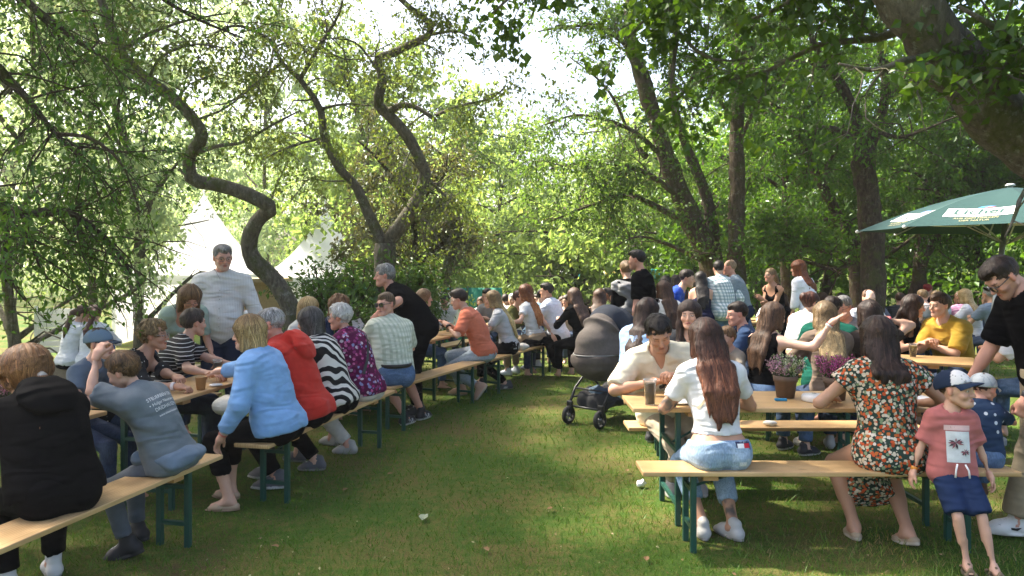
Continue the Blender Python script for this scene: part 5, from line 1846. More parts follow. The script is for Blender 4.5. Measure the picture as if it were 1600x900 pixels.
# 7  trees farther back
back = 'bright trees behind the meadow'
for i, (px, d, h, cr, r0, lab) in enumerate([
    (905, 21, 4.6, 2.6, .14, 'low spreading tree behind the striped stall'), (700, 26, 8.6, 3.2, .16, 'bright bushy tree right of the forked tree'),
    (790, 33, 8.2, 3.6, .18, 'pale bright tree in the gap at the end of the lawn'), (1010, 27, 8.0, 3.4, .18, 'yellow-green tree behind the couple in black and grey'),
    (560, 24, 9.5, 3.2, .18, 'bright tree behind the second white tent'), (1190, 24, 9.0, 3.6, .2, 'bright green tree behind the straight trunk'),
    (1290, 23, 8.5, 3.4, .2, 'bright green tree behind the leaning trunk'), (1420, 22, 9.0, 3.6, .2, 'bright green tree behind the dark thick trunk'),
    (1540, 20, 8.6, 3.4, .2, 'bright green tree behind the parasol'), (1660, 17, 8.0, 3.2, .2, 'bright green tree at the right edge'),
    (1085, 20, 5.0, 2.2, .12, 'small leafy tree behind the plaid shirt'), (660, 19.5, 4.2, 1.8, .10, 'small rounded tree above the green fence')]):
    gen_tree('background_tree', lab, back, wx(px, d), d, h, cr, L_BRIGHT if px < 1050 else L_SHADED, M_BARKD, 80 + i, r0=r0, nl=17, fork=.08, sub_per_m=2.6, subL=(.7, 1.7), twigs=10, twigL=(.3, .8), leaves=8, far=True, size=.19 if d > 20 else .155, droop=.15,
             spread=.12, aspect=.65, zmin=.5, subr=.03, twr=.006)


def far_wood(seed=99):
    r = np.random.default_rng(seed)
    B, Dv, Nr, S_ = [], [], [], []
    for k in range(1000):
        a = r.uniform(-.95, .95)
        d = r.uniform(36, 58)
        x = math.tan(a) * d if abs(a) < .9 else a * d * 1.3
        gap = math.exp(-((x / d - .0) / .10) ** 2)
        H_ = (9 + 5 * vnoise(A(x * .09, 0, 3.3)[None])[0]) * (1 - .42 * gap)
        z = H_ * r.random() ** .8
        n = 60
        c = A(x, d, z)
        p = c + r.normal(0, 1, (n, 3)) * A(1.3, 1.3, .8)
        B.append(p); Dv.append(r.normal(0, 1, (n, 3))); Nr.append(r.normal(0, .6, (n, 3)) + A(0, 0, 1)); S_.append(r.uniform(.26, .50, n))
    B, Dv, Nr, S_ = map(np.concatenate, (B, Dv, Nr, S_))
    B[:, 2] = np.maximum(B[:, 2], .2)
    V, F = leaf_mesh(B, Dv, Nr, S_, .65)
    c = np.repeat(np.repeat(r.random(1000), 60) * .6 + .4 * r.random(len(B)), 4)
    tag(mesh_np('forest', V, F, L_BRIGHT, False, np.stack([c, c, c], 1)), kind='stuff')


far_wood()
litter()
# ------------------------------------------------------------------ beer benches and tables
def furniture(kind, a, b, label, group, width=None):
    """a, b = (x, d) of the two ends of the centre line"""
    a, b = A(*a), A(*b)
    L = np.linalg.norm(b - a)
    ang = math.atan2(b[1] - a[1], b[0] - a[0])
    m = (a + b) / 2
    bench = kind == 'beer_bench'
    w = width or (.26 if bench else .50)
    top = .48 if bench else .77
    o = empty(kind, (m[0], m[1], float(zg(m[1]))), ang)
    tag(o, label, 'bench' if bench else 'table', group)
    MB().box((-L / 2, -w / 2, top - .028), (L / 2, w / 2, top), bev=.006).build('seat_board' if bench else 'table_top', M_WOOD, o)
    ly = w / 2 - .035 if bench else w / 2 - .07
    for sx in (-1, 1):
        lx = sx * (L / 2 - .30)
        MB().box((lx - sx * .10 - .045, -w / 2 + .02, top - .058), (lx - sx * .10 + .045, w / 2 - .02, top - .0285), bev=.004).build('cleat', M_WOOD2, o)
        for sy in (-1, 1):
            mb = MB()
            mb.box((lx - .017, sy * ly - .017, 0), (lx + .017, sy * ly + .017, top - .0295), bev=.004)
            mb.build('leg', M_GREEN, o)
        for zz in ((.13, top * .62) if not bench else (.14, .36)):
            mb = MB()
            mb.box((lx - .012, -ly + .017, zz - .012), (lx + .012, ly - .017, zz + .012))
            mb.build('crossbar', M_GREEN, o)
        mb = MB()
        mb.tube([(lx - sx * .014, 0, .36 if bench else top * .62), (lx - sx * (.30 if bench else .48), 0, top - .034)], .008, 6)
        mb.build('brace', M_GREEN, o)
    return o


GB = 'benches along the left row'; GT = 'tables along the left row'
GBR = 'benches on the right'; GTR = 'tables on the right'
furniture('beer_bench', (-2.43, 2.55), (-1.96, 4.70), 'wooden beer bench at the lower left under the black hoodie', GB)
furniture('beer_bench', (-1.75, 4.93), (-1.24, 7.07), 'wooden beer bench under the pale blue sweater and the red hoodie', GB)
furniture('beer_bench', (-1.30, 7.20), (-.45, 9.22), 'wooden beer bench under the man in the checked shirt', GB)
furniture('beer_bench', (-.38, 9.32), (.50, 11.34), 'wooden beer bench under the orange shirt', GB)
furniture('beer_bench', (.58, 11.45), (1.40, 13.5), 'last wooden beer bench of the left row under the white shirt', GB)
furniture('beer_table', (-3.20, 2.50), (-2.78, 4.66), 'beer table at the left edge in front of the black hoodie', GT)
furniture('beer_table', (-2.56, 4.78), (-2.21, 6.95), 'beer table with the two brown paper cups', GT)
furniture('beer_table', (-1.87, 7.45), (-1.01, 9.45), 'beer table behind the checked shirt', GT)
furniture('beer_table', (-.93, 9.55), (-.08, 11.55), 'beer table in front of the orange shirt', GT)
furniture('beer_bench', (-3.82, 2.50), (-3.40, 4.66), 'bench beyond the first left table', GB)
furniture('beer_bench', (-3.20, 4.78), (-2.86, 6.95), 'bench beyond the table with paper cups', GB)
furniture('beer_bench', (-2.45, 7.70), (-1.60, 9.70), 'bench under the blonde head behind the red hoodie', GB)
furniture('beer_bench', (-1.52, 9.80), (-.66, 11.80), 'bench under the woman in the cream cardigan', GB)
furniture('beer_bench', (-.70, 12.75), (1.45, 12.60), 'crosswise bench behind the red-haired woman', GB)
furniture('beer_bench', (.76, 4.40), (2.96, 4.40), 'nearest wooden bench on the right under the ripped jeans', GBR)
furniture('beer_table', (.77, 5.00), (2.97, 5.00), 'wooden table with two heather pots', GTR, .64)
furniture('beer_bench', (.86, 5.56), (3.06, 5.56), 'bench under the man in the cream shirt', GBR)
furniture('beer_bench', (1.00, 6.60), (3.18, 6.36), 'bench under the black tank top and the long blonde hair', GBR)
furniture('beer_bench', (2.20, 7.22), (4.18, 6.36), 'bench under the man in the dark green shirt', GBR)
furniture('beer_table', (2.43, 7.80), (4.40, 6.94), 'wooden table below the mustard yellow shirt', GTR, .60)
furniture('beer_bench', (2.68, 8.37), (4.66, 7.50), 'bench under the mustard yellow shirt', GBR)
FAR = 'far tables and benches'
for i, (x0, x1, dd, what) in enumerate([(2.9, 5.1, 14.2, 'the blue tee'), (5.6, 7.8, 14.6, 'the pink plaid shirt'), (1.6, 3.8, 16.2, 'the stall'), (4.6, 6.8, 17.0, 'the slim dark trunk'), (7.4, 9.6, 16.6, 'the parasol pole')]):
    furniture('beer_table', (x0, dd), (x1, dd + .2), 'small far table behind ' + what, FAR)
    furniture('beer_bench', (x0, dd - .62), (x1, dd - .42), 'small far bench near ' + what, FAR)
    furniture('beer_bench', (x0, dd + .62), (x1, dd + .82), 'small far bench beyond ' + what, FAR)


# ------------------------------------------------------------------ things on the tables
def cup(name, label, p, r, h, col, liquid=None, group=None, clear=False):
    mb = MB()
    mb.lathe([(0, .002), (r * .74, .0), (r, h), (r * 1.06, h), (r * 1.06, h - .005), (r * .97, h - .006), (r * .72, .006), (0, .006)], 24)
    o = mb.build(name, col, None, True, loc=tuple(p))
    tag(o, label, 'cup', group)
    if liquid:
        mb = MB(); mb.lathe([(0, .008), (r * .70, .008), (r * .92, h * .84), (0, h * .84)], 24)
        mb.build('drink', liquid, o, True)
    return o


M_KRAFT = simple('kraft_card', (.46, .27, .12), .8, var=.06)
cup('paper_cup', 'brown paper cup held by the woman with glasses', (-2.27, 5.37, .772), .040, .095, M_KRAFT, simple('coffee', (.05, .025, .012), .2), 'brown paper cups')
cup('paper_cup', 'free standing brown paper cup, farther of the two', (-2.27, 5.78, .772), .042, .11, M_KRAFT, simple('coffee', (.05, .025, .012), .2), 'brown paper cups')
M_CLEAR, _nt, _b, _o = nmat('clear_plastic')
_b.inputs['Base Color'].default_value = (.85, .87, .88, 1); _b.inputs['Roughness'].default_value = .12
_b.inputs['Transmission Weight'].default_value = .9; _b.inputs['IOR'].default_value = 1.15
cup('plastic_cup', 'clear cup of dark beer beside the man in the cream shirt', (.90, 4.80, .772), .043, .165, M_CLEAR, simple('dark_beer', (.012, .006, .004), .15))
cup('plastic_cup', 'small clear cup in front of the mustard yellow shirt', (3.45, 7.30, .772), .036, .11, M_CLEAR, simple('lemonade', (.5, .42, .15), .2))
cup('plastic_cup', 'clear cup by the white cap man behind the orange shirt', (-.86, 9.95, .772), .036, .12, M_CLEAR, simple('water', (.5, .55, .55), .2))

# folded napkins, plates and small things
M_PAPER = simple('white_paper', (.78, .78, .76), .8, var=.04)


def crumpled(name, label, p, sx, sy, sz, mat, cat, seed=1, amp=.35):
    V, F = sdf_mesh([(Ell((0, 0, sz * .8), (sx, sy, sz)), .01)], max(.004, sx / 9), noise=lambda q: (sz * amp * vnoise(q * (1.6 / sx) + seed)).astype(np.float32), cuts=[(A(0, 0, 0), A(0, 0, -1.0))])
    o = mesh_np(name, V, F, mat, False, None, None, tuple(p))
    return tag(o, label, cat)


for i, (x_, d_, lq, lab) in enumerate([(2.62, 7.72, (.45, .30, .05), 'clear cup of lager in front of the dark green t-shirt'), (3.05, 7.55, (.012, .006, .004), 'clear cup of dark beer in front of the dark-haired girl'), (3.95, 7.25, (.45, .30, .05), 'clear cup of lager under the folded forearms'),
                                       (-2.42, 6.05, (.5, .55, .55), 'clear water cup in front of the striped t-shirt'), (-1.28, 8.75, (.45, .30, .05), 'clear cup of lager behind the black polo shirt'), (-.45, 10.6, (.45, .30, .05), 'clear cup of lager before the red-haired woman'), (-.62, 10.2, (.3, .05, .03), 'clear cup of red drink before the long blonde hair')]):
    cup('plastic_cup', lab, (x_, d_, .772), .038, .13, M_CLEAR, simple('drink_%d' % i, lq, .15))
crumpled('napkin', 'crumpled white napkin beside the brown paper cups', (-2.22, 5.52, .772), .05, .045, .012, M_PAPER, 'napkin')
crumpled('napkin', 'crumpled white tissue on the second right bench', (1.93, 5.50, .482), .05, .035, .02, M_PAPER, 'tissue', 4)
crumpled('napkin', 'crumpled white tissue lying in the grass under the table', (.97, 5.55, .012), .035, .03, .03, M_PAPER, 'tissue', 7)
tray = empty('food_tray', (1.42, 4.83, .772), .2)
tag(tray, 'cardboard tray of food in front of the white t-shirt', 'food tray')
mb = MB(); mb.box((-.11, -.075, 0), (.11, .075, .006))
for s_ in (-1, 1):
    mb.box((-.11, s_ * .075 - .004, 0), (.11, s_ * .075 + .004, .03)); mb.box((s_ * .11 - .004, -.071, 0), (s_ * .11 + .004, .071, .03))
mb.build('tray', M_KRAFT, tray)
r_ = np.random.default_rng(5)
mb = MB()
for k in range(40):
    c = A(r_.uniform(-.09, .09), r_.uniform(-.055, .055), r_.uniform(.012, .04)); t = r_.random() * 3
    e = A(math.cos(t), math.sin(t), r_.uniform(-.2, .3)) * r_.uniform(.015, .03)
    mb.tube([c - e, c + e], .0055, 5)
mb.build('food', simple('fries', (.62, .36, .08), .55, var=.25), tray)
pl = MB(); pl.lathe([(0, .004), (.07, .004), (.10, .016), (.102, .014), (.072, 0), (0, 0)], 28)
tag(pl.build('paper_plate', M_PAPER, None, True, loc=(1.10, 4.86, .772)), 'white paper plate beside the tattooed elbow', 'plate')
pl = MB(); pl.lathe([(0, .004), (.07, .004), (.10, .016), (.102, .014), (.072, 0), (0, 0)], 28)
tag(pl.build('paper_plate', M_PAPER, None, True, loc=(2.72, 5.0, .772)), 'white paper plate behind the boy in the cap', 'plate')
pl = MB(); pl.box((-.10, -.08, 0), (.10, .08, .03), bev=.008)
tag(pl.build('white_box', M_PAPER, None, loc=(2.50, 7.52, .772)), 'flat white food box by the small child', 'box')
tin = empty('round_tin', (2.02, 4.92, .772)); tag(tin, 'round white ashtray tin between the two heather pots', 'ashtray')
mb = MB(); mb.lathe([(0, 0), (.074, 0), (.080, .008), (.080, .034), (.074, .044), (.04, .050), (0, .050)], 32); mb.build('tin', simple('white_enamel', (.74, .74, .72), .35, var=.03), tin, True)
mb = MB(); mb.lathe([(0, .0505), (.014, .0505), (.014, .054), (0, .054)], 14); mb.build('knob', simple('steel', (.5, .5, .5), .3, 1), tin, True)
mb = MB(); mb.box((-.04, -.012, 0), (.04, .012, .016), bev=.004)
tag(mb.build('lighter', simple('blue_plastic', (.02, .25, .48), .35), None, loc=(1.80, 4.93, .772), rz=-.08), 'blue plastic lighter on the table left of the white tin', 'lighter')


def heather(label, x, d, z, cols, seed, s=1.0, group='potted heathers on the tables'):
    o = empty('heather_pot', (x, d, z)); tag(o, label, 'potted plant', group)
    mb = MB(); mb.lathe([(0, 0), (.056 * s, 0), (.070 * s, .105 * s), (.076 * s, .105 * s), (.080 * s, .145 * s), (.072 * s, .145 * s), (.066 * s, .12 * s), (0, .12 * s)], 28)
    mb.build('pot', simple('brown_pot', (.13, .085, .060), .75, var=.1, bumps=.1), o, True)
    r = np.random.default_rng(seed)
    n = 90
    st, base, dr, sz, cc = MB(), [], [], [], []
    gb, gd, gs = [], [], []
    for k in range(n):
        a = r.random() * 2 * PI; q = math.sqrt(r.random())
        p0 = A(math.cos(a) * .05 * q, math.sin(a) * .05 * q, .12) * s
        p1 = p0 + A(math.cos(a) * .08 * q, math.sin(a) * .08 * q, r.uniform(.08, .17)) * s
        st.tube([p0, p1], .0014, 3)
        cidx = cols[int(r.random() * len(cols))] if len(cols) > 1 else cols[0]
        if math.cos(a) * q < -.45 and len(cols) > 1: cidx = cols[-1]
        for m in range(22):
            t = .35 + .65 * m / 22
            base.append(p0 + (p1 - p0) * t + r.normal(0, .005 * s, 3)); dr.append(r.normal(0, 1, 3)); sz.append(.012 * s * r.uniform(.7, 1.3)); cc.append(np.array(cidx) * r.uniform(.7, 1.2))
        for m in range(12):
            t = r.random() * .75
            gb.append(p0 + (p1 - p0) * t + r.normal(0, .010 * s, 3)); gd.append(r.normal(0, 1, 3) + A(0, 0, .6)); gs.append(.02 * s)
    st.build('stems', simple('heather_stem', (.06, .07, .025), .8), o)
    V, F = leaf_mesh(np.array(base), np.array(dr), r.normal(0, 1, (len(base), 3)), np.array(sz), .8)
    fl = mesh_np('blossoms', V, F, M_COLR, False, np.repeat(np.array(cc), 4, 0), o)
    V, F = leaf_mesh(np.array(gb), np.array(gd), r.normal(0, 1, (len(gb), 3)), np.array(gs), .3)
    g_ = r.random(len(gb)); c = np.repeat(np.stack([g_, g_, g_], 1), 4, 0)
    mesh_np('foliage', V, F, L_SHRUB, False, c, o)


heather('white and pale pink heather in a brown pot behind the blue lighter', 1.88, 5.06, .772, [(.50, .53, .34), (.58, .60, .44), (.34, .42, .18), (.22, .32, .10), (.50, .28, .36)], 3, 1.05)
heather('magenta heather in a brown pot beside the floral dress', 2.19, 4.98, .772, [(.48, .05, .22), (.40, .06, .24), (.5, .12, .28)], 4, 1.05)
heather('white heather in a pot on the table behind the small child', 2.62, 7.55, .772, [(.55, .58, .40), (.4, .5, .2)], 5)
heather('heather pot between the redhead and the dark-haired woman', 1.52, 11.3, .75, [(.35, .42, .18), (.3, .4, .12)], 6, 1.3)
heather('pink heather at the left edge behind the black hoodie', -3.02, 4.30, .772, [(.50, .16, .30), (.6, .35, .45)], 7, 1.0)


# ------------------------------------------------------------------ stroller
def stroller():
    yaw = math.radians(138)
    f = A(-math.sin(yaw), math.cos(yaw))
    c = A(.80, 7.70) - f * .36
    o = empty('stroller', (c[0], c[1], 0), yaw)
    tag(o, 'brown and navy baby stroller parked on the grass by the right tables', 'stroller')
    brown = simple('brown_canvas', (.105, .086, .073), .85, var=.12, nscale=40, bumps=.2)
    navy = simple('navy_canvas', (.014, .020, .034), .85, var=.12, bumps=.2)
    blk = simple('black_frame', (.012, .012, .013), .4)
    # carrycot / apron shell: rounded towards the front, seam round the middle
    def fold(p):
        ph = np.arctan2(p[:, 2] - .66, p[:, 1] + .22)
        return (.004 * vnoise(p * 9) + .004 * vnoise(p * A(6, 6, 22)) - .030 * np.exp(-(np.sin(ph * 4.2) / .16) ** 2)).astype(np.float32)
    X_ = A(1, 0, 0)
    V, F = sdf_mesh([(Cone((0, .22, .74), (0, .30, .86), .20, .16, X_, 1.15), .08), (Cone((0, .05, .80), (0, .12, 1.0), .25, .17, X_, 1.1), .08), (Cone((0, -.2, .66), (0, .30, .70), .17, .16, X_, 1.25), .06)], .014,
                    cuts=[(A(0, 0, .735), A(0, 0, -1.0))], noise=fold)
    sh = mesh_np('hood', V, F, brown, True, None, o)
    soft = lambda p: (.006 * vnoise(p * 9) + .006 * vnoise(p * A(5, 5, 24))).astype(np.float32)
    V, F = sdf_mesh([(Cone((0, -.22, .66), (0, .32, .68), .19, .185, X_, 1.2), .05), (Cone((0, -.10, .56), (0, .22, .56), .13, .12, X_, 1.2), .08)], .014, cuts=[(A(0, 0, .732), A(0, 0, 1.0))], noise=soft)
    mesh_np('carrycot', V, F, simple('brown_canvas_dark', (.085, .066, .056), .85, bumps=.2), True, None, o)
    mb = MB(); pts = [(.248 * math.cos(t), .10 + .405 * math.sin(t), .738) for t in np.linspace(-.5, PI + .5, 30)]
    mb.tube(pts, .008, 6); mb.build('piping', simple('grey_piping', (.22, .21, .2), .5), sh, True)
    V, F = sdf_mesh([(Cone((0, -.08, .84), (0, .0, 1.05), .266, .200, X_, 1.08), .06), (Cone((0, -.24, .80), (0, -.18, 1.0), .21, .17, X_, 1.15), .08)], .014, cuts=[(A(0, 0, .78), A(0, .2, -1.0)), (A(0, .0, .90), nrm(A(0, 1, -.75)))], noise=fold)
    mesh_np('sun_canopy', V, F, navy, True, None, o)
    pk = MB(); pk.box((-.10, .43, .84), (.10, .47, .93), bev=.02, R=rotx(.25), o=(0, .03, -.12)); pk.build('pocket', brown, sh)
    fr = MB()
    for s_ in (-1, 1):
        fr.tube([(s_ * .21, .42, .19), (s_ * .22, .30, .36), (s_ * .23, .06, .52), (s_ * .23, -.30, .82), (s_ * .22, -.52, 1.02)], .014, 8)
        fr.tube([(s_ * .25, -.34, .16), (s_ * .23, .02, .50)], .014, 8)
        fr.tube([(s_ * .22, .36, .27), (s_ * .24, -.30, .25)], .010, 8)
    fr.tube([(-.22, -.52, 1.02), (-.20, -.60, 1.07), (.20, -.60, 1.07), (.22, -.52, 1.02)], .018, 8)
    fr.tube([(-.21, .42, .19), (.21, .42, .19)], .012, 8); fr.tube([(-.25, -.34, .16), (.25, -.34, .16)], .012, 8)
    fr.tube([(-.22, .30, .36), (.22, .30, .36)], .010, 8)
    fr.build('frame', blk, o, True)
    for s_ in (-1, 1):
        for y, r, w in ((.44, .095, .045), (-.34, .15, .05)):
            x = s_ * (.20 if y > 0 else .29)
            Ry = roty(PI / 2)
            tor = MB(); tor.lathe([(r * .70, -w / 2), (r * .92, -w / 2), (r, -w * .25), (r, w * .25), (r * .92, w / 2), (r * .70, w / 2), (r * .70, -w / 2)], 26, (x, y, r), R=Ry)
            wh = tor.build('wheel', simple('tyre_rubber', (.014, .014, .014), .8), o, True)
            sp = MB()
            for q in range(5):
                a = q * 2 * PI / 5
                sp.tube([(x, y, r), (x, y + math.cos(a) * r * .72, r + math.sin(a) * r * .72)], .010, 6)
            sp.lathe([(0, -w * .55), (r * .22, -w * .5), (r * .22, w * .5), (0, w * .55)], 16, (x, y, r), R=Ry)
            sp.build('rim', simple('grey_hub', (.12, .12, .125), .4), wh, True)
            if y > 0:
                fk = MB(); fk.box((x - .035, y - .04, .10), (x + .035, y - .005, .24), bev=.01); fk.build('fork', blk, o)
    V, F = sdf_mesh([(Cone((-.13, -.22, .26), (-.13, .25, .26), .09, .08), .04), (Cone((.13, -.22, .26), (.13, .25, .26), .09, .08), .04), (Cone((0, -.2, .24), (0, .25, .24), .09, .08), .04)], .014, sub=[(Ell((0, .02, .40), (.20, .27, .13)), .02)], noise=fold)
    mesh_np('basket', V, F, simple('black_mesh', (.02, .02, .022), .9), True, None, o)
    V, F = sdf_mesh([(Ell((.04, .14, .31), (.12, .10, .07)), .03), (Ell((-.08, .0, .31), (.10, .11, .06)), .03)], .012, noise=lambda p: (.018 * vnoise(p * 13)).astype(np.float32))
    bl_ = mesh_np('blanket', V, F, cloth((.075, .115, .165)), True, None, None, (c[0], c[1], 0), yaw)
    tag(bl_, 'crumpled blue blanket lying in the stroller basket', 'blanket')


stroller()


# ------------------------------------------------------------------ parasol
def parasol():
    cx, cd, zr, za, R_ = 4.74, 7.0, 2.02, 2.42, 1.32
    o = empty('parasol', (4.42, cd, 0)); tag(o, 'green market parasol with white brand panels over the right tables', 'parasol')
    ox = cx - 4.42
    green = simple('parasol_canvas', (.006, .040, .038), .9, var=.06, nscale=20, bumps=.05)
    _nt = green.node_tree
    alu = simple('aluminium', (.42, .44, .45), .35, .7)
    mb = MB(); mb.tube([(0, 0, 0), (ox, 0, za + .02)], .024, 12); mb.build('pole', alu, o, True)
    mb = MB(); mb.lathe([(0, 0), (.24, 0), (.24, .05), (.05, .08), (0, .08)], 24); mb.build('base', simple('concrete_base', (.25, .25, .24), .9), o)
    n = 8
    ap = A(ox, 0, za)
    off = math.radians(22.5 - 3)
    tips = [A(ox + R_ * math.cos(off + k * PI / 4), R_ * math.sin(off + k * PI / 4), zr) for k in range(n)]
    white = simple('parasol_print_white', (.72, .73, .72), .7, var=.02)
    grn = simple('parasol_print_green', (.012, .06, .05), .7, var=.02)
    gold = simple('parasol_print_gold', (.42, .36, .18), .7, var=.02)
    blue = simple('parasol_print_blue', (.05, .20, .42), .7, var=.02); red = simple('parasol_print_red', (.5, .06, .04), .7, var=.02)
    panels = []
    for k in range(n):
        a, b = tips[k], tips[(k + 1) % n]
        m = 8
        V, F = [], []
        for i in range(m + 1):
            t = i / m
            for j in range(m + 1):
                u = j / m
                e = a * (1 - u) + b * u
                sag = 4 * u * (1 - u) * t
                e2 = e - (e - A(ox, 0, zr)) * .055 * 4 * u * (1 - u)          # scalloped edge
                p = ap * (1 - t) + e2 * t
                p = p + A(0, 0, .05 * math.sin(PI * t) - .03 * sag * (1 - t))
                V.append(p)
        for i in range(m):
            for j in range(m):
                F.append((i * (m + 1) + j, (i + 1) * (m + 1) + j, (i + 1) * (m + 1) + j + 1, i * (m + 1) + j + 1))
        me = mesh_np('canopy_panel', V, np.array(F), green, True, None, o)
        bvh = BVHTree.FromPolygons([tuple(v) for v in V], F)
        mid = (a + b) / 2
        rt = nrm(b - a); upv = nrm(ap - mid); nn = nrm(np.cross(rt, upv))
        if nn[2] < 0: nn = -nn; rt = -rt
        rt = np.cross(upv, nn)

        def lay(v2, faces, mat, nm, lift, side=1, parent=me):
            P_ = []
            for p in v2:
                w = mid + upv * p[1] + rt * p[0]
                h = bvh.ray_cast(Vector(w + nn * .4), Vector(-nn), 1.2)
                q = np.array(h[0]) if h[0] is not None else w
                P_.append(q + nn * lift * side)
            mm = bpy.data.meshes.new(nm); mm.from_pydata([tuple(p) for p in P_], [], faces); mm.materials.append(mat)
            link(bpy.data.objects.new(nm, mm), parent)
        g = lambda x0, y0, x1, y1, q=8: ([(x0 + (x1 - x0) * i / q, y0 + (y1 - y0) * j / 3) for i in range(q + 1) for j in range(4)], [(i * 4 + j, (i + 1) * 4 + j, (i + 1) * 4 + j + 1, i * 4 + j + 1) for i in range(q) for j in range(3)])
        for side, dy in ((1, 0), (-1, 0)):
            lay(*g(-.27, .24, .27, .43), white, 'logo_panel', .004, side)
            v, f = glyphs('Licher', .165, .012); lay([(x, y + .295) for x, y, z in v], f, grn, 'lettering', .008, side)
            lay(*g(-.25, .268, .22, .278), grn, 'logo_rule', .008, side)
        v, f = glyphs('AUS DEM HERZEN', .042); lay([(x, y + .185) for x, y, z in v], f, gold, 'lettering', .005)
        v, f = glyphs('DER NATUR', .042); lay([(x, y + .135) for x, y, z in v], f, gold, 'lettering', .005)
        # little kingfisher emblem above the panel
        lay([(-.05, .44), (.02, .45), (.09, .475), (.04, .49), (-.02, .48)], [(0, 1, 2, 3, 4)], blue, 'emblem', .006)
        lay([(0, .435), (.06, .44), (.10, .455), (.04, .455)], [(0, 1, 2, 3)], red, 'emblem', .0075)
    for k in range(n):
        mb = MB(); mb.tube([ap - A(0, 0, .03), ap * .5 + tips[k] * .5 + A(0, 0, .02), tips[k] - A(0, 0, .01)], .008, 6)
        rb = mb.build('rib', alu, o, True)
        mb = MB(); mb.tube([A(ox * .87, 0, za - .55), ap * .5 + tips[k] * .5 + A(0, 0, .01)], .006, 6); mb.build('strut', alu, rb, True)
        e = MB(); e.lathe([(0, -.018), (.016, -.012), (.018, .004), (0, .018)], 10, tips[k]); e.build('rib_cap', white, rb, True)
    mb = MB(); mb.lathe([(0, .022), (.03, .018), (.045, 0), (0, -.01)], 14, ap + A(0, 0, .012)); mb.build('finial', white, o, True)


parasol()


# ------------------------------------------------------------------ tents, stall, fence, board
M_TENT = simple('tent_pvc', (.86, .86, .85), .55, var=.03)
def _pvc():
    nt = M_TENT.node_tree; b = nt.nodes['Principled BSDF']
    t = N(nt, 'ShaderNodeBsdfTranslucent'); t.inputs[0].default_value = (.85, .85, .84, 1)
    m = N(nt, 'ShaderNodeMixShader'); m.inputs[0].default_value = .45
    nt.links.new(b.outputs[0], m.inputs[1]); nt.links.new(t.outputs[0], m.inputs[2])
    nt.links.new(m.outputs[0], nt.nodes['Material Output'].inputs[0])
_pvc()
M_TAN = simple('tan_board', (.42, .31, .17), .8, var=.12)


def tent(label, px, d, half, zap, zeave, rot):
    x = wx(px, d); z0 = float(zg(d))
    o = empty('pagoda_tent', (x, d, z0), rot); tag(o, label, 'tent', 'white pagoda tents')
    zap -= z0; zeave -= z0
    m = 12
    for k in range(4):
        V, F = [], []
        for i in range(m + 1):
            t = i / m
            r = half * (t ** 1.0); z = zeave + (zap - zeave) * (1 - t) ** 1.75
            for j in range(5):
                u = j / 4 * 2 - 1
                p = rotz(k * PI / 2) @ A(r, r * u, z - .04 * (1 - u * u) * t)
                V.append(p)
        for i in range(m):
            for j in range(4):
                F.append((i * 5 + j, (i + 1) * 5 + j, (i + 1) * 5 + j + 1, i * 5 + j + 1))
        mesh_np('roof_panel', V, np.array(F), M_TENT, True, None, o)
        vb = MB(); vb.box((half - .012, -half, zeave - .28), (half + .012, half, zeave - .04)); w = vb.build('valance', M_TENT, o); w.rotation_euler = (0, 0, k * PI / 2)
        pb = MB(); pb.box((half - .10, half - .10, 0), (half - .03, half - .03, zeave - .05)); w = pb.build('post', M_TENT, o); w.rotation_euler = (0, 0, k * PI / 2)
        if k != 3:
            pb = MB(); pb.box((half - .02, -half + .1, .02), (half - .005, half - .1, zeave - .06)); w = pb.build('wall_panel', M_TENT, o); w.rotation_euler = (0, 0, k * PI / 2)
    mb = MB(); mb.tube([(0, 0, zap - .1), (0, 0, zap + .25)], .03, 8); mb.build('peak', M_TENT, o)


tent('white pagoda tent with a tall peak behind the man in the white shirt', 319, 20, 1.75, 3.6, 1.45, .15)
tent('white pagoda tent half hidden behind the dark shrub', 508, 22, 1.9, 3.35, 1.35, .25)
st_ = empty('wooden_stall', (wx(400, 15.5), 15.5, float(zg(15.5))), .1); tag(st_, 'tan wooden stall between the winding trunk and the man in white', 'stall')
mb = MB(); mb.box((-.6, -.3, 0), (.6, -.26, 1.62)); mb.build('back_wall', M_TAN, st_)
mb = MB(); mb.box((-.7, -.7, 1.62), (.7, .3, 1.70)); mb.build('roof', M_TAN, st_)
mb = MB(); mb.box((-.6, -.7, .8), (.6, -.35, .86)); mb.box((-.6, -.68, 0), (.6, -.64, .8)); mb.build('counter', M_TAN, st_)

fn = empty('green_fence', (wx(640, 18), 18, float(zg(18)))); tag(fn, 'green fabric windbreak fence behind the tables', 'fence')
fm = simple('green_fabric', (.012, .22, .13), .7, var=.1, nscale=8)
for k in range(5):
    mb = MB(); xs_ = np.linspace(0, 1, 13)
    V = []; F = []
    for i, u in enumerate(xs_):
        yy = .03 * math.sin(u * 21)
        V += [(-2.0 + k * .86 + u * .82, yy, .03), (-2.0 + k * .86 + u * .82, yy, 1.46), (-2.0 + k * .86 + u * .82, yy + .02, 1.46), (-2.0 + k * .86 + u * .82, yy + .02, .03)]
        if i: b_ = 4 * i; a_ = b_ - 4; F += [(a_, b_, b_ + 1, a_ + 1), (a_ + 1, b_ + 1, b_ + 2, a_ + 2), (a_ + 2, b_ + 2, b_ + 3, a_ + 3)]
    mb.add(V, F); mb.build('panel', fm, fn, True)
    mb = MB(); mb.tube([(-2.02 + k * .86, -.03, 0), (-2.02 + k * .86, -.03, 1.5)], .025, 8); mb.build('post', M_GREEN, fn)
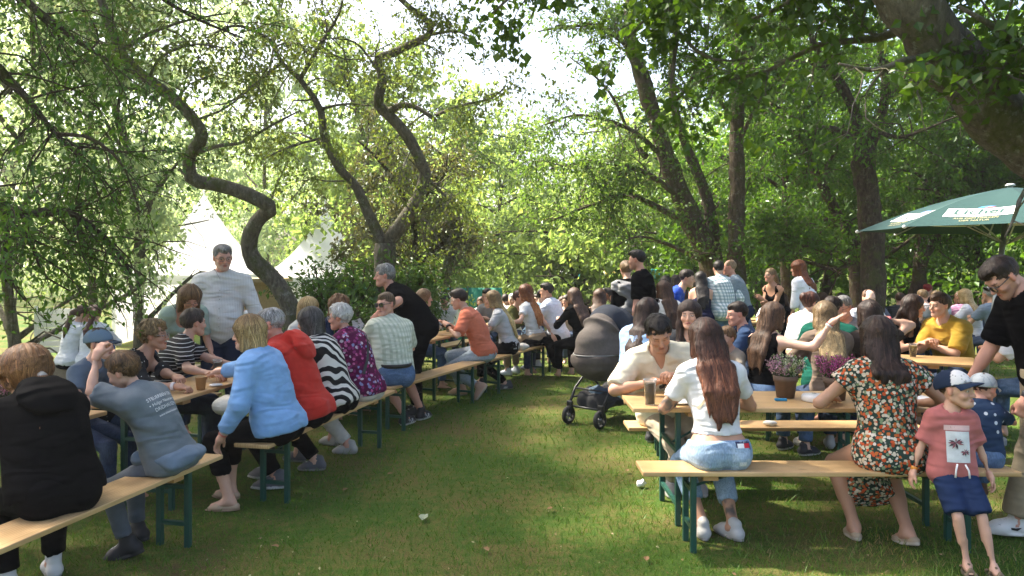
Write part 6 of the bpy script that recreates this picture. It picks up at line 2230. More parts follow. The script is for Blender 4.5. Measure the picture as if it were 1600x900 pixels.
po = MB(); po.box((-.31, -.01, 0), (.31, .01, .92)); po_ = po.build('poster', simple('poster_grey', (.62, .60, .64), .6, var=.03), None, loc=(wx(702, 17.6), 17.6, float(zg(18)) + .45))
tag(po_, 'pale grey poster board on the green fence', 'poster')

sl = empty('striped_stall', (wx(965, 27), 27, -.36)); tag(sl, 'long far stall with white, yellow and teal canopy', 'stall')
for k, c_ in enumerate([(.7, .72, .7), (.02, .35, .32), (.72, .72, .70), (.65, .5, .12), (.72, .66, .4), (.7, .72, .7), (.02, .32, .30), (.75, .76, .75)]):
    mb = MB(); x0 = -2.1 + k * .53
    mb.add([(x0, -.8, 1.35), (x0 + .53, -.8, 1.35), (x0 + .53, -.8, 1.55), (x0, -.8, 1.55), (x0, .6, 2.0), (x0 + .53, .6, 2.0), (x0, .6, 1.97), (x0 + .53, .6, 1.97)], [(0, 1, 2, 3), (3, 2, 5, 4), (0, 6, 7, 1)])
    mb.build('canopy_strip', simple('stripe_%d' % k, c_, .7), sl)
for s_ in (-2.05, -.7, .7, 2.05):
    mb = MB(); mb.tube([(s_, -.78, 0), (s_, -.78, 1.4)], .03, 6); mb.build('post', M_TENT, sl)
mb = MB(); mb.box((-2.1, -.7, .1), (2.1, -.6, .9)); mb.build('counter', M_TAN, sl)

bd = empty('white_board', (wx(102, 12.2), 12.2, float(zg(12.2))), .25); tag(bd, 'white slatted board standing under the birch at the left', 'board')
for k in range(7):
    mb = MB(); mb.box((-.42, -.012, .28 + k * .105), (.42, .012, .28 + k * .105 + .098), bev=.004); mb.build('slat', M_TENT, bd)
for s_ in (-1, 1):
    mb = MB(); mb.box((s_ * .43 - .02, -.02, -.02), (s_ * .43 + .02, .02, 1.06)); mb.build('post', M_TENT, bd)
cr = MB(); cr.box((-.14, -.1, 0), (.14, .1, .18), bev=.01); tag(cr.build('blue_crate', simple('blue_crate', (.02, .09, .35), .5), None, loc=(wx(163, 12.6), 12.6, .20)), 'small blue crate on the low wall behind the white blouses', 'crate')
lw = MB(); lw.box((-1.6, -.14, -.2), (1.6, .14, .32), bev=.01)
o_ = lw.build('low_wall', simple('low_wall_timber', (.22, .17, .11), .9, bumps=.2), None, loc=(wx(125, 9.9), 9.9, 0)); tag(o_, 'low timber ledge the two white blouses sit on', 'ledge')
for (x_, y_) in ((wx(163, 12.6), 12.6),):
    lw = MB(); lw.box((-.3, -.2, -.3), (.3, .2, .20), bev=.01); tag(lw.build('timber_block', simple('low_wall_timber', (.22, .17, .11), .9), None, loc=(x_, y_, 0)), 'timber block carrying the small blue crate', 'block')

# fallen leaves on the lawn
r_ = np.random.default_rng(12)
spots = [(662, 815), (430, 860), (980, 740), (540, 770), (760, 865), (1010, 880), (610, 745), (860, 800), (712, 700), (905, 640)]
for i, (px, py) in enumerate(spots):
    d = FPX * CAMH / (py - HY)
    s_ = (.055 if i == 0 else .03)
    mb = MB(); a = r_.random() * 6
    P_ = [rotz(a) @ A(q[0] * s_, q[1] * s_, q[2] * s_) for q in [(-1, 0, .1), (-.3, .55, .35), (.5, .45, .3), (1, 0, .15), (.5, -.45, .4), (-.3, -.55, .3), (0, 0, .12)]]
    mb.add(P_, [(0, 5, 6), (5, 4, 6), (4, 3, 6), (3, 2, 6), (2, 1, 6), (1, 0, 6)])
    o_ = mb.build('fallen_leaf', simple('pale_leaf', (.26, .30, .20), .7) if i == 0 else simple('dry_leaf', (.20, .11, .045), .8), None, loc=(wx(px, d), d, .022))
    tag(o_, 'pale green fallen leaf in the middle of the lawn' if i == 0 else 'dry brown leaf ' + ['', 'near the front of the second left bench', 'left of the right table legs', 'below the red sweatshirt bench', 'at the bottom edge of the lawn', 'before the nearest right bench', 'beside the blue sweater bench leg', 'between the pale leaf and the right bench', 'in mid lawn below the checked shirt', 'below the stroller wheels'][i], 'leaf', None if i == 0 else 'dry leaves on the lawn')
# ------------------------------------------------------------------ garment patterns
def scale_co(nt, co, s):
    mp = N(nt, 'ShaderNodeMapping'); mp.inputs['Scale'].default_value = s
    nt.links.new(co, mp.inputs[0]); return mp.outputs[0]


def f_floral(base, cols, scale, thr=.62, rnd=1.0):
    def fn(nt, co):
        t = N(nt, 'ShaderNodeTexNoise', i_Scale=30.0, i_Detail=2); nt.links.new(co, t.inputs['Vector'])
        w = N(nt, 'ShaderNodeVectorMath', operation='MULTIPLY_ADD'); nt.links.new(t.outputs['Color'], w.inputs[0]); w.inputs[1].default_value = (.018,) * 3; nt.links.new(co, w.inputs[2])
        v = N(nt, 'ShaderNodeTexVoronoi', i_Scale=scale, i_Randomness=rnd); nt.links.new(w.outputs[0], v.inputs['Vector'])
        s = N(nt, 'ShaderNodeSeparateColor'); nt.links.new(v.outputs['Color'], s.inputs[0])
        n = len(cols)
        c = ramp(nt, s.outputs[0], [(i / n, q) for i, q in enumerate(cols)], 'CONSTANT')
        m = ramp(nt, v.outputs['Distance'], [(thr * .85, (1, 1, 1)), (thr, (0, 0, 0))])
        return mixc(nt, m, base, c)
    return fn


def f_dots(base, dot, scale, thr=.2, rnd=.35):
    def fn(nt, co):
        v = N(nt, 'ShaderNodeTexVoronoi', i_Scale=scale, i_Randomness=rnd); nt.links.new(co, v.inputs['Vector'])
        m = ramp(nt, v.outputs['Distance'], [(thr * .85, (1, 1, 1)), (thr, (0, 0, 0))])
        return mixc(nt, m, base, dot)
    return fn


def f_zebra(nt, co):
    w = N(nt, 'ShaderNodeTexWave', i_Scale=4.2, i_Distortion=7.0, i_Detail=1.5); w.inputs['Detail Scale'].default_value = .9
    w.bands_direction = 'DIAGONAL'
    nt.links.new(scale_co(nt, co, (1.6, 1.6, 1.0)), w.inputs['Vector'])
    return ramp(nt, w.outputs['Fac'], [(.50, (.012, .012, .014)), (.56, (.62, .60, .56))])


def f_check(base, line, per, wid=.35, soft=.1, second=None):
    def fn(nt, co):
        s = N(nt, 'ShaderNodeSeparateXYZ'); nt.links.new(co, s.inputs[0])
        xy = math_n(nt, 'ADD', s.outputs[0], math_n(nt, 'MULTIPLY', s.outputs[1], .7))
        def band(v):
            f = math_n(nt, 'FRACT', math_n(nt, 'DIVIDE', v, per))
            return ramp(nt, f, [(0, (1, 1, 1)), (wid, (1, 1, 1)), (wid + soft, (0, 0, 0)), (1 - soft, (0, 0, 0)), (1, (1, 1, 1))])
        c = mixc(nt, math_n(nt, 'MULTIPLY', band(xy), .55), base, line)
        return mixc(nt, math_n(nt, 'MULTIPLY', band(s.outputs[2]), .55), c, second or line)
    return fn


def f_stripes(base, line, per, wid=.2, axis=2):
    def fn(nt, co):
        s = N(nt, 'ShaderNodeSeparateXYZ'); nt.links.new(co, s.inputs[0])
        t = N(nt, 'ShaderNodeTexNoise', i_Scale=5.0); nt.links.new(co, t.inputs['Vector'])
        f = math_n(nt, 'FRACT', math_n(nt, 'DIVIDE', math_n(nt, 'MULTIPLY_ADD', t.outputs['Fac'], per * .8, s.outputs[axis]), per))
        return mixc(nt, ramp(nt, f, [(0, (1, 1, 1)), (wid, (1, 1, 1)), (wid + .06, (0, 0, 0))]), base, line)
    return fn


def f_denim(a, b):
    def fn(nt, co):
        t = N(nt, 'ShaderNodeTexNoise', i_Scale=6.0, i_Detail=5, i_Roughness=.65); nt.links.new(co, t.inputs['Vector'])
        t2 = N(nt, 'ShaderNodeTexNoise', i_Scale=160.0, i_Detail=2); nt.links.new(scale_co(nt, co, (1, 1, .3)), t2.inputs['Vector'])
        c = ramp(nt, t.outputs['Fac'], [(.35, a), (.68, b)])
        return mixc(nt, 1.0, c, ramp(nt, t2.outputs['Fac'], [(.3, (.75, .75, .75)), (.7, (1.15, 1.15, 1.15))]), 'MULTIPLY')
    return fn


K = lambda *c: cloth(c)
C_WHITE, C_BLACK = cloth((.66, .66, .66)), cloth((.0045, .0045, .0052))
C_NAVY, C_DGREY = cloth((.020, .028, .055)), cloth((.05, .052, .058))
J_BLUE = pattern_cloth('denim_blue', f_denim((.055, .10, .20), (.12, .19, .31)))
J_LIGHT = pattern_cloth('denim_light', f_denim((.15, .24, .37), (.34, .45, .57)))
J_PALE = pattern_cloth('denim_pale', f_denim((.26, .34, .43), (.40, .47, .54)))
J_DARK = pattern_cloth('denim_dark', f_denim((.022, .035, .075), (.05, .075, .13)))
LINEN = pattern_cloth('white_linen', f_stripes((.64, .64, .63), (.55, .55, .545), .014, .4, 0), .6)
FLORAL = pattern_cloth('floral_dress', f_floral((.022, .042, .032), [(.56, .50, .38), (.46, .075, .022), (.20, .26, .15), (.58, .52, .44), (.42, .12, .03), (.48, .09, .03), (.54, .44, .32)], 50, .58))
MAGENTA = pattern_cloth('magenta_blouse', f_floral((.085, .006, .045), [(.30, .02, .13), (.45, .10, .25), (.16, .01, .07), (.50, .40, .48), (.24, .03, .14), (.22, .22, .42)], 30, .48))
ZEBRA = pattern_cloth('zebra_top', f_zebra)
CHECK = pattern_cloth('checked_shirt', f_check((.64, .66, .56), (.30, .36, .24), .052, .38, .08, (.42, .46, .36)))
PLAID = pattern_cloth('plaid_shirt', f_check((.66, .70, .70), (.08, .17, .20), .050, .42, .06, (.13, .25, .27)))
STRIPE = pattern_cloth('striped_tee', f_stripes((.016, .016, .018), (.55, .55, .55), .030, .14))
DOTS = pattern_cloth('dotted_blouse', f_dots((.014, .014, .016), (.6, .6, .58), 26, .17))
ANCHOR = pattern_cloth('anchor_shirt', f_dots((.020, .040, .085), (.55, .58, .62), 19, .23, .15))
FLOWERY = pattern_cloth('flowered_shirt', f_floral((.66, .68, .72), [(.10, .20, .40), (.60, .64, .70), (.25, .36, .55), (.66, .68, .72)], 26, .45))
PINKPL = pattern_cloth('pink_plaid', f_check((.60, .34, .46), (.42, .16, .30), .06))
REDTOP = pattern_cloth('red_white_top', f_floral((.62, .60, .58), [(.62, .10, .06), (.64, .62, .6), (.60, .16, .10), (.64, .6, .58)], 9, .6))

BROWN = dict(col=(.040, .020, .010), col2=(.115, .055, .028))
DARK = dict(col=(.014, .009, .007), col2=(.050, .030, .020))
BLOND = dict(col=(.34, .21, .080), col2=(.66, .48, .23))
DBLOND = dict(col=(.13, .080, .038), col2=(.30, .20, .10))
AUBURN = dict(col=(.10, .028, .010), col2=(.24, .080, .026))
GREY = dict(col=(.17, .165, .16), col2=(.40, .39, .38))
WHITEH = dict(col=(.52, .50, .47), col2=(.80, .78, .75))
BLACKH = dict(col=(.008, .006, .005), col2=(.030, .022, .018))


def hs(style, base, **k):
    d = dict(base); d['style'] = style; d.update(k); return d


def T(mat, **k): return dict(mat=mat, **k)


LEFT, RIGHT, STAND, BACK = 'people along the left tables', 'people at the right tables', 'people standing between the tables', 'people at the far tables'
SNK = lambda c, **k: dict(kind='sneaker', col=c, **k)

# ================================================================== left row
p1 = person('person in a black hooded jacket with a dark blonde ponytail on the nearest left bench', -2.24, 3.62, 52, group=LEFT, hi=True, sex='f', H=1.68, hs=1.06, fat=1.08, lean=22, slump=26, head=(12, 24, 4),
            top=T(C_BLACK, sleeve=1.9, hem=.02, ease=.034, boxy=True, hood=True, amp=.010, name='hooded_jacket'), bottom=T(C_BLACK), shoes=SNK((.6, .6, .58), sock=(.6, .6, .6)), rf=(.14, .42), lf=(-.10, .34),
            rh=('w', -2.75, 4.25, .83), lh=('w', -2.92, 3.85, .83),
            hair=hs('pony', dict(col=(.13, .055, .020), col2=(.36, .18, .07)), pz=-.06, L=.24, t=.040, sh=-.07, nape=-.10, amp=.008))
# hair tie and zip pull
mb = MB(); q = p1['HC'] + p1['RH'] @ (A(0, -.137, -.05) * p1['hs'])
mb.tube([q + p1['RH'] @ A(0, .012, .010), q + p1['RH'] @ A(0, -.012, -.010)], .019, 14)
mb.build('hair_tie', simple('pearl_tie', (.42, .38, .33), .4), p1['body'], True)

p2 = person('person in a grey-blue baseball cap half hidden behind the black hooded jacket', -3.10, 5.20, -95, group=LEFT, hi=True, sex='c', H=1.50, lean=14, head=(0, 6, 0), top=T(K(.10, .13, .17), sleeve=.6), bottom=T(J_DARK),
            hair=hs('short', BROWN), cap=dict(col=(.13, .19, .25), brimcol=(.035, .05, .07), print=None, z=.03))
p3 = person('boy in a blue-grey printed t-shirt resting his forehead on his hand', -2.0, 4.30, 80, group=LEFT, hi=True, sex='c', H=1.44, hs=.97, lean=20, slump=14, lat=-4, head=(8, 22, -4), skin=SKIN,
            top=T(K(.125, .150, .170), sleeve=.85, hem=.10, ease=.026, boxy=True, amp=.008), bottom=T(K(.085, .10, .12), leg=1.85), shoes=SNK((.014, .014, .016), sole=(.025, .025, .025)),
            lh=(-.10, .40, 1.15), lpole=(-.5, .3, -1.0), lc='grip', lhd=(.5, -.2, 1), rh=('w', -2.45, 4.55, .82), rf=(.12, .30), lf=(-.10, .20), rfd=(.3, 1, -.25), lfd=(-.2, 1, -.3),
            hair=hs('short', dict(col=(.045, .022, .010), col2=(.22, .12, .05)), t=.026, nape=-.05, amp=.007))
b_ = p3['u2']
text_on(p3, 'top', [('STEUERBERATER', 1), ('• Holger Neumann •', .9), ('DRIDHAUSEN', 1), ('www.steuerberater.de', .62)], p3['N'] - p3['u2'] * .095 - p3['f2'] * .02, p3['r2'], p3['u2'], .030, simple('print_white', (.68, .70, .70), .7, var=.03), direction=p3['f2'])
V, F = sdf_mesh([(Ell(p3['P'] - A(0, .03, -.02), (.165, .150, .055)), .03), (Cone(p3['P'] + A(-.13, -.105, .0), p3['P'] + A(.14, -.09, .0), .040, .044), .05), (Cone(p3['P'] + A(-.1, .12, .02), p3['P'] + A(.1, .12, .01), .045, .045), .04)], .010,
                noise=lambda q: (.007 * vnoise(q * A(7, 7, 24)) + .004 * vnoise(q * 30)).astype(np.float32))
mesh_np('tied_jacket', V, F, cloth((.12, .165, .22)), True, None, p3['body'])

p4 = person('woman with short highlighted hair and glasses in a dotted black blouse by the paper cups', -3.02, 5.52, -78, group=LEFT, hi=True, sex='f', H=1.66, fat=1.15, lean=24, slump=14, head=(2, 0, 0), skin=SKIN_TAN,
            top=T(DOTS, sleeve=1.25, ease=.022, boxy=True, neck='scoop'), bottom=T(J_DARK), lh=('w', -2.34, 5.30, .83), rh=('w', -2.38, 5.24, .815), lc='grip', rc='grip', rhd=(.3, 1, -.2),
            hair=hs('short', dict(col=(.085, .048, .020), col2=(.42, .28, .12)), t=.030, curl=.010, amp=.008, nape=-.085, line=.06), glasses=dict(n='light', col=(.30, .28, .27), metal=.6), rband=((.86, (.62, .55, .55), .022),))
p5 = person('person with short dark hair in a black t-shirt with thin white stripes, turned away', -2.93, 6.12, -62, group=LEFT, hi=True, sex='f', H=1.70, fat=1.1, lean=18, slump=12, head=(18, 4, 0), top=T(STRIPE, sleeve=.8, ease=.022, boxy=True), bottom=T(J_DARK),
            rh=('w', -2.36, 5.75, .83), lh=('w', -2.36, 6.25, .83), hair=hs('short', dict(col=(.045, .032, .024), col2=(.10, .07, .055)), t=.020, nape=-.085))
p6 = person('woman with a brown bob and glasses bending down in a sage green top', -3.28, 7.12, -135, 'stand', LEFT, hi=True, sex='f', H=1.68, lean=34, slump=18, head=(-8, 34, 0), skin=SKIN_RED,
            top=T(K(.33, .42, .35), sleeve=.8, neck='scoop', ease=.02), bottom=T(J_DARK), lh=(-.22, .40, .80), rh=(.2, .36, .82),
            hair=hs('bob', dict(col=(.085, .045, .022), col2=(.30, .17, .08)), t=.022, zb=-.125, amp=.006), glasses=dict(n='brown', col=(.10, .05, .03)))
p7 = person('grey-haired man with glasses in an untucked white linen shirt standing at the table end', -2.86, 7.28, -168, 'stand', LEFT, hi=True, H=1.90, fat=1.10, belly=.04, lean=2, slump=4, head=(22, 10, 2), skin=SKIN_RED, beard=.35, beardcol=(.35, .33, .31), brow=(.16, .14, .12),
            top=T(LINEN, sleeve=1.5, neck='collar', collar=True, hem=.12, ease=.026, amp=.012), bottom=T(C_NAVY, ease=.016), shoes=SNK((.05, .04, .03)), lh=(-.36, .10, .96), rh=(.37, .08, .96), lpole=(-.8, -.6, 0), rpole=(.8, -.6, 0),
            hair=hs('short', dict(col=(.14, .135, .13), col2=(.36, .35, .34)), t=.012, top=.006, side=(.42, .41, .40), line=.065), glasses=dict(n='dark', col=(.03, .03, .035)))
pc = p7['N'] - p7['u2'] * .02 + p7['f2'] * .1
patch_on(p7, 'top', (-.016, -.48, .016, -.02), pc, -p7['r2'], p7['u2'], LINEN, 'placket', .004, 12)
patch_on(p7, 'top', (.05, -.30, .15, -.17), pc, -p7['r2'], p7['u2'], LINEN, 'pocket', .004, 6)
for q in range(5):
    patch_on(p7, 'top', (-.005, -.10 - q * .085, .005, -.09 - q * .085), pc, -p7['r2'], p7['u2'], simple('button_grey', (.35, .34, .32), .4), 'button', .007, 1)
p9 = person('woman with a blonde bob in a pale blue sweater sitting on the second left bench', -1.64, 5.14, 82, group=LEFT, hi=True, sex='f', H=1.68, fat=1.16, lean=14, slump=8, head=(16, 6, 0),
            top=T(K(.195, .36, .62), sleeve=1.82, hem=.055, ease=.030, boxy=True, neck='wide', amp=.010, name='sweater'), bottom=T(C_BLACK, leg=1.55), shoes=dict(kind='flat', col=(.42, .30, .20), sole=(.30, .2, .13)),
            lh=('w', -1.93, 4.90, .545), lhd=(0, .5, -1), lpole=(-.6, -.6, -.1), rh=('w', -2.42, 5.65, .83), lf=(-.14, .28), rf=(.10, .40),
            hair=hs('bob', BLOND, t=.026, zb=-.115, amp=.007, root=(.20, .12, .05)), lband=((.88, (.62, .5, .5), .02), (.95, (.5, .12, .10), .014)))
cb = MB(); cb.box((-.20, -.13, 0), (.20, .13, .09), bev=.03)
o_ = crumpled('handbag', 'cream fabric handbag resting on the lap of the woman in pale blue', (-1.98, 5.32, .60), .20, .13, .085, simple('cream_canvas', (.55, .52, .44), .8), 'bag', 3, .4)
p10 = person('man with close-cropped grey hair and glasses in a bright red hooded sweatshirt', -1.56, 5.62, 84, group=LEFT, hi=True, H=1.80, fat=1.12, lean=20, slump=10, head=(10, 8, 0), skin=SKIN_RED, beard=.3, beardcol=(.4, .38, .36),
             top=T(K(.47, .028, .018), sleeve=1.9, hem=.06, ease=.030, boxy=True, hood=True, amp=.009, name='hooded_sweatshirt'), bottom=T(C_BLACK), shoes=SNK((.10, .10, .11), sole=(.55, .55, .54)), lf=(-.1, .20), rf=(.12, .36),
             hair=hs('short', dict(col=(.24, .23, .225), col2=(.52, .51, .50)), t=.007, nape=-.06), glasses=dict(n='dark', col=(.03, .03, .035)))
p11 = person('woman with straight dark grey hair in a black and white zebra-striped top', -1.46, 6.10, 80, group=LEFT, hi=True, sex='f', H=1.70, fat=1.12, lean=16, slump=8, head=(0, 8, 0), top=T(ZEBRA, sleeve=1.8, hem=.05, ease=.026, boxy=True), bottom=T(C_BLACK),
             shoes=SNK((.09, .09, .10)), lf=(-.1, .12), hair=hs('bob', dict(col=(.030, .026, .024), col2=(.12, .115, .11)), t=.022, zb=-.13))
p12 = person('white-haired woman in a magenta flowered blouse with a black shoulder strap', -1.34, 6.62, 72, group=LEFT, hi=True, sex='f', H=1.70, fat=1.16, lean=16, slump=8, head=(14, 6, 0), skin=SKIN_RED, top=T(MAGENTA, sleeve=1.3, hem=.07, ease=.026, boxy=True), bottom=T(K(.50, .48, .44)),
             shoes=SNK((.34, .33, .31)), lf=(-.1, .08), hair=hs('short', WHITEH, t=.030, curl=.010, nape=-.08), glasses=dict(n='light', col=(.30, .28, .27), metal=.6))
mb = MB(); pts = [p12['S'][-1] * .55 + p12['N'] * .45 + A(0, 0, .055) + p12['f2'] * .03]
Vb = BVHTree.FromPolygons([tuple(v) for v in p12['topV']], [tuple(int(i) for i in f) for f in p12['topF']])
def strap_on(I, a, b, w, name, mat, n=14, back=True):
    """flat band laid over the cloth from a to b"""
    bv = BVHTree.FromPolygons([tuple(v) for v in I['topV']], [tuple(int(i) for i in f) for f in I['topF']])
    d = I['f2'] if back else -I['f2']
    t_ = nrm(b - a); sd = nrm(np.cross(t_, d))
    P_ = []
    for i in range(n + 1):
        for s in (-1, 1):
            c = a + (b - a) * i / n + sd * s * w / 2
            h = bv.ray_cast(Vector(c - d * .4), Vector(d), .9)
            P_.append((np.array(h[0]) if h[0] is not None else c) - d * .006)
    F_ = [(2 * i, 2 * i + 1, 2 * i + 3, 2 * i + 2) for i in range(n)]
    return mesh_np(name, P_, np.array(F_), mat, True, None, I['body'])
strap_on(p12, p12['N'] + p12['r2'] * .10 - p12['u2'] * .02, p12['P'] - p12['r0'] * .13 + p12['u1'] * .10, .028, 'bag_strap', simple('black_leather', (.012, .012, .012), .45))
person('blonde woman mostly hidden behind the man in the red sweatshirt', -2.36, 7.85, -100, group=LEFT, sex='f', H=1.70, top=T(K(.5, .5, .48), sleeve=.6), bottom=T(J_DARK), hair=hs('bob', BLOND, t=.022))
person('person with curly light brown hair behind the white-haired woman', -2.14, 8.30, -100, group=LEFT, sex='f', H=1.72, top=T(C_NAVY, sleeve=1.5), bottom=T(J_DARK), hair=hs('bob', dict(col=(.13, .062, .025), col2=(.32, .17, .08)), t=.028, curl=.014))
p15 = person('man in sunglasses and a cream and green checked shirt looking back over his shoulder', -1.20, 7.45, 30, group=LEFT, hi=True, H=1.80, fat=1.14, lean=8, slump=8, twist=14, head=(118, 2, 4), skin=SKIN_RED, top=T(CHECK, sleeve=.85, hem=.02, ease=.024, boxy=True, neck='collar', collar=True),
             bottom=T(J_BLUE, leg=.95, ease=.018), shoes=SNK((.014, .014, .016), sole=(.62, .62, .60), stripe=(.6, .6, .6)), rf=('w', -.98, 7.98), lf=('w', -1.12, 7.72), rfd=(.9, .6, 0), lfd=(.9, .6, 0),
             hair=hs('short', dict(col=(.085, .050, .025), col2=(.24, .15, .085)), t=.008, line=.065), glasses=dict(sun=True, n='dark', col=(.012, .012, .012)))
mb = MB(); mb.lathe([(.178, 0), (.182, .004), (.182, .034), (.178, .038)], 28, p15['P'] + A(0, -.01, .075)); ob = mb.build('belt', simple('black_leather', (.012, .012, .012), .45), p15['body'], True); ob.scale = (1, 1, 1)
p16 = person('grey-haired man in a black polo shirt bending over with a hand on his hip', -1.06, 8.25, 96, 'stand', LEFT, hi=True, H=1.84, fat=1.14, belly=.06, lean=38, slump=6, head=(4, 4, 0), skin=SKIN_RED, py=-.06,
             top=T(C_BLACK, sleeve=.85, hem=.10, ease=.022, boxy=True, collar=True, neck='collar'), bottom=T(C_BLACK, ease=.018), shoes=SNK((.03, .03, .03)), lh=('w', -1.38, 7.62, 1.17), lpole=(-.3, -1, .4), rh=('w', -1.6, 8.3, .85), lhd=(0, .3, -1),
             hair=hs('short', GREY, t=.020, nape=-.075))
person('woman with a light brown pageboy cut in a cream cardigan facing right', -1.34, 9.85, -82, group=LEFT, hi=True, sex='f', H=1.72, lean=8, head=(0, 4, 0), top=T(K(.58, .52, .40), sleeve=1.8, neck='v'), bottom=T(J_BLUE), hair=hs('bob', dict(col=(.14, .070, .028), col2=(.32, .19, .09)), t=.018, zb=-.06))
person('bearded man in a white t-shirt and dark cap in front of the poster board', wx(692, 13.2), 13.2, -160, group=LEFT, res=.016, H=1.62, slump=20, lean=4, head=(-25, 4, 0), beard=.8, top=T(C_WHITE, sleeve=.7, ease=.024, boxy=True), bottom=T(J_DARK), lh='back', rh='back', hair=hs('short', DARK), cap=dict(col=(.04, .045, .05)))
p19 = person('man in an orange t-shirt with dark hair and glasses hunched over his phone', -.37, 9.30, 82, group=LEFT, hi=True, H=1.86, fat=1.05, lean=16, slump=16, head=(0, 16, 0), top=T(K(.56, .155, .085), sleeve=.85, hem=.05, ease=.020, boxy=True), bottom=T(J_PALE),
             shoes=SNK((.48, .30, .22), sole=(.5, .45, .4)), lh=('w', -.80, 9.15, .92), rh=('w', -.86, 9.5, .92), lc='grip', lf=(-.16, .02, .16), lfd=(0, .6, -.8), rf=(.1, .3), lkpole=(0, 1, -.2),
             hair=hs('short', DARK, t=.022, top=.010), glasses=dict(n='light', col=(.30, .28, .27), metal=.6), lband=((.9, (.012, .012, .014), .03),))
ph = MB(); ph.box((-.037, -.07, 0), (.037, .07, .009), bev=.004, R=rotx(.5)); tag(ph.build('phone', simple('phone_glass', (.015, .02, .03), .15), None, loc=(-.90, 9.22, .93), rz=1.2), 'dark phone held by the man in the orange t-shirt', 'phone')
person('woman with very long blonde hair in a grey t-shirt next to the orange t-shirt', -.05, 10.0, 84, group=LEFT, hi=True, sex='f', H=1.70, lean=14, slump=8, head=(0, 10, 0), top=T(K(.46, .46, .47), sleeve=.7), bottom=T(C_BLACK), shoes=SNK((.05, .05, .055), stripe=(.6, .6, .6)), lf=(-.1, .0),
       hair=hs('long', dict(col=(.16, .095, .040), col2=(.36, .24, .11)), L=.42, w=1.5, tip=(.60, .45, .20)))
crumpled('white_bag', 'pale folded bag lying on the bench behind the long blonde hair', (.14, 10.30, .485), .11, .07, .05, simple('pale_cloth', (.55, .52, .47), .85), 'bag', 9)
person('woman with a short dark brown crop and olive jacket beyond the long blonde hair', -.08, 11.25, -110, group=LEFT, sex='f', H=1.62, top=T(K(.10, .10, .035), sleeve=1.8), bottom=T(J_DARK), hair=hs('short', dict(col=(.035, .012, .010), col2=(.10, .04, .03)), t=.024, nape=-.08))
person('man with short black hair half hidden between two women on the left row', -.30, 12.3, 150, group=LEFT, H=1.74, top=T(K(.3, .3, .3), sleeve=.7), bottom=T(J_DARK), hair=hs('short', BLACKH, t=.008))
person('man with dark hair in a light blue shirt facing right beyond the red-haired woman', .33, 12.65, -70, group=LEFT, H=1.72, top=T(K(.27, .44, .60), sleeve=1.4, collar=True, neck='collar'), bottom=T(J_DARK), hair=hs('short', BLACKH, t=.016))
p24 = person('woman with long wavy red hair in a white t-shirt and beige trousers', .34, 11.0, 58, group=LEFT, hi=True, sex='f', H=1.78, lean=8, slump=8, head=(14, 6, 0), top=T(C_WHITE, sleeve=.55, hem=.0), bottom=T(K(.33, .24, .155)), shoes=SNK((.55, .6, .68)),
             lh=('w', -.12, 10.7, .82), rh=('w', .62, 10.95, .60), hair=hs('long', AUBURN, L=.34, w=1.7, t=.024, amp=.010, tip=(.42, .17, .06)))
V, F = sdf_mesh([(Cone((-.35, .05, .03), (.25, -.1, .05), .05, .07, A(0, 1, 0), 2.0), .05), (Cone((.25, -.1, .05), (.33, -.16, -.35), .07, .05, A(0, 1, 0), 1.8), .05), (Cone((.0, -.14, .03), (.1, -.19, -.25), .06, .04), .05)], .016, noise=lambda q: (.012 * vnoise(q * 11) + .008 * vnoise(q * 26)).astype(np.float32))
tag(mesh_np('jacket', V, F, C_BLACK, True, None, None, (.40, 10.98, .495), 1.1), 'black jacket draped over the bench end by the red-haired woman', 'jacket')
person('man with dark curly hair in a white shirt at the end of the left row', .74, 11.9, 62, group=LEFT, hi=True, H=1.86, lean=10, slump=8, head=(22, 6, 0), skin=SKIN_TAN, top=T(K(.62, .66, .76), sleeve=1.6, hem=.14, ease=.026, boxy=True, collar=True, neck='collar'), bottom=T(C_DGREY), shoes=SNK((.5, .55, .6)),
       hair=hs('short', BLACKH, t=.020, top=.014, curl=.004))
person('woman in black with long brown hair left of the stroller hood', 1.02, 10.6, 35, group=RIGHT, hi=True, sex='f', H=1.72, head=(0, 6, 0), top=T(C_BLACK, sleeve=1.8), bottom=T(C_BLACK), hair=hs('long', dict(col=(.05, .026, .015), col2=(.16, .09, .06)), L=.36, w=2.2))
person('woman in a black tank top with mid-brown hair above the stroller hood', 1.27, 10.75, -10, group=RIGHT, sex='f', H=1.68, top=T(C_BLACK, sleeve=0, neck='tank'), bottom=T(C_BLACK), hair=hs('long', BROWN, L=.22))
person('dark-haired woman in a red and white top facing right', 1.40, 11.9, -60, group=RIGHT, sex='f', H=1.72, skin=SKIN_TAN, top=T(REDTOP, sleeve=.5), bottom=T(J_DARK), hair=hs('bun', BLACKH, bz=.07))
person('red-haired person in a white top bending beside the potted heather', 1.72, 11.7, 70, group=RIGHT, sex='f', H=1.62, lean=22, head=(0, 14, 0), top=T(K(.6, .56, .54), sleeve=.5), bottom=T(J_DARK), hair=hs('long', AUBURN, L=.25))
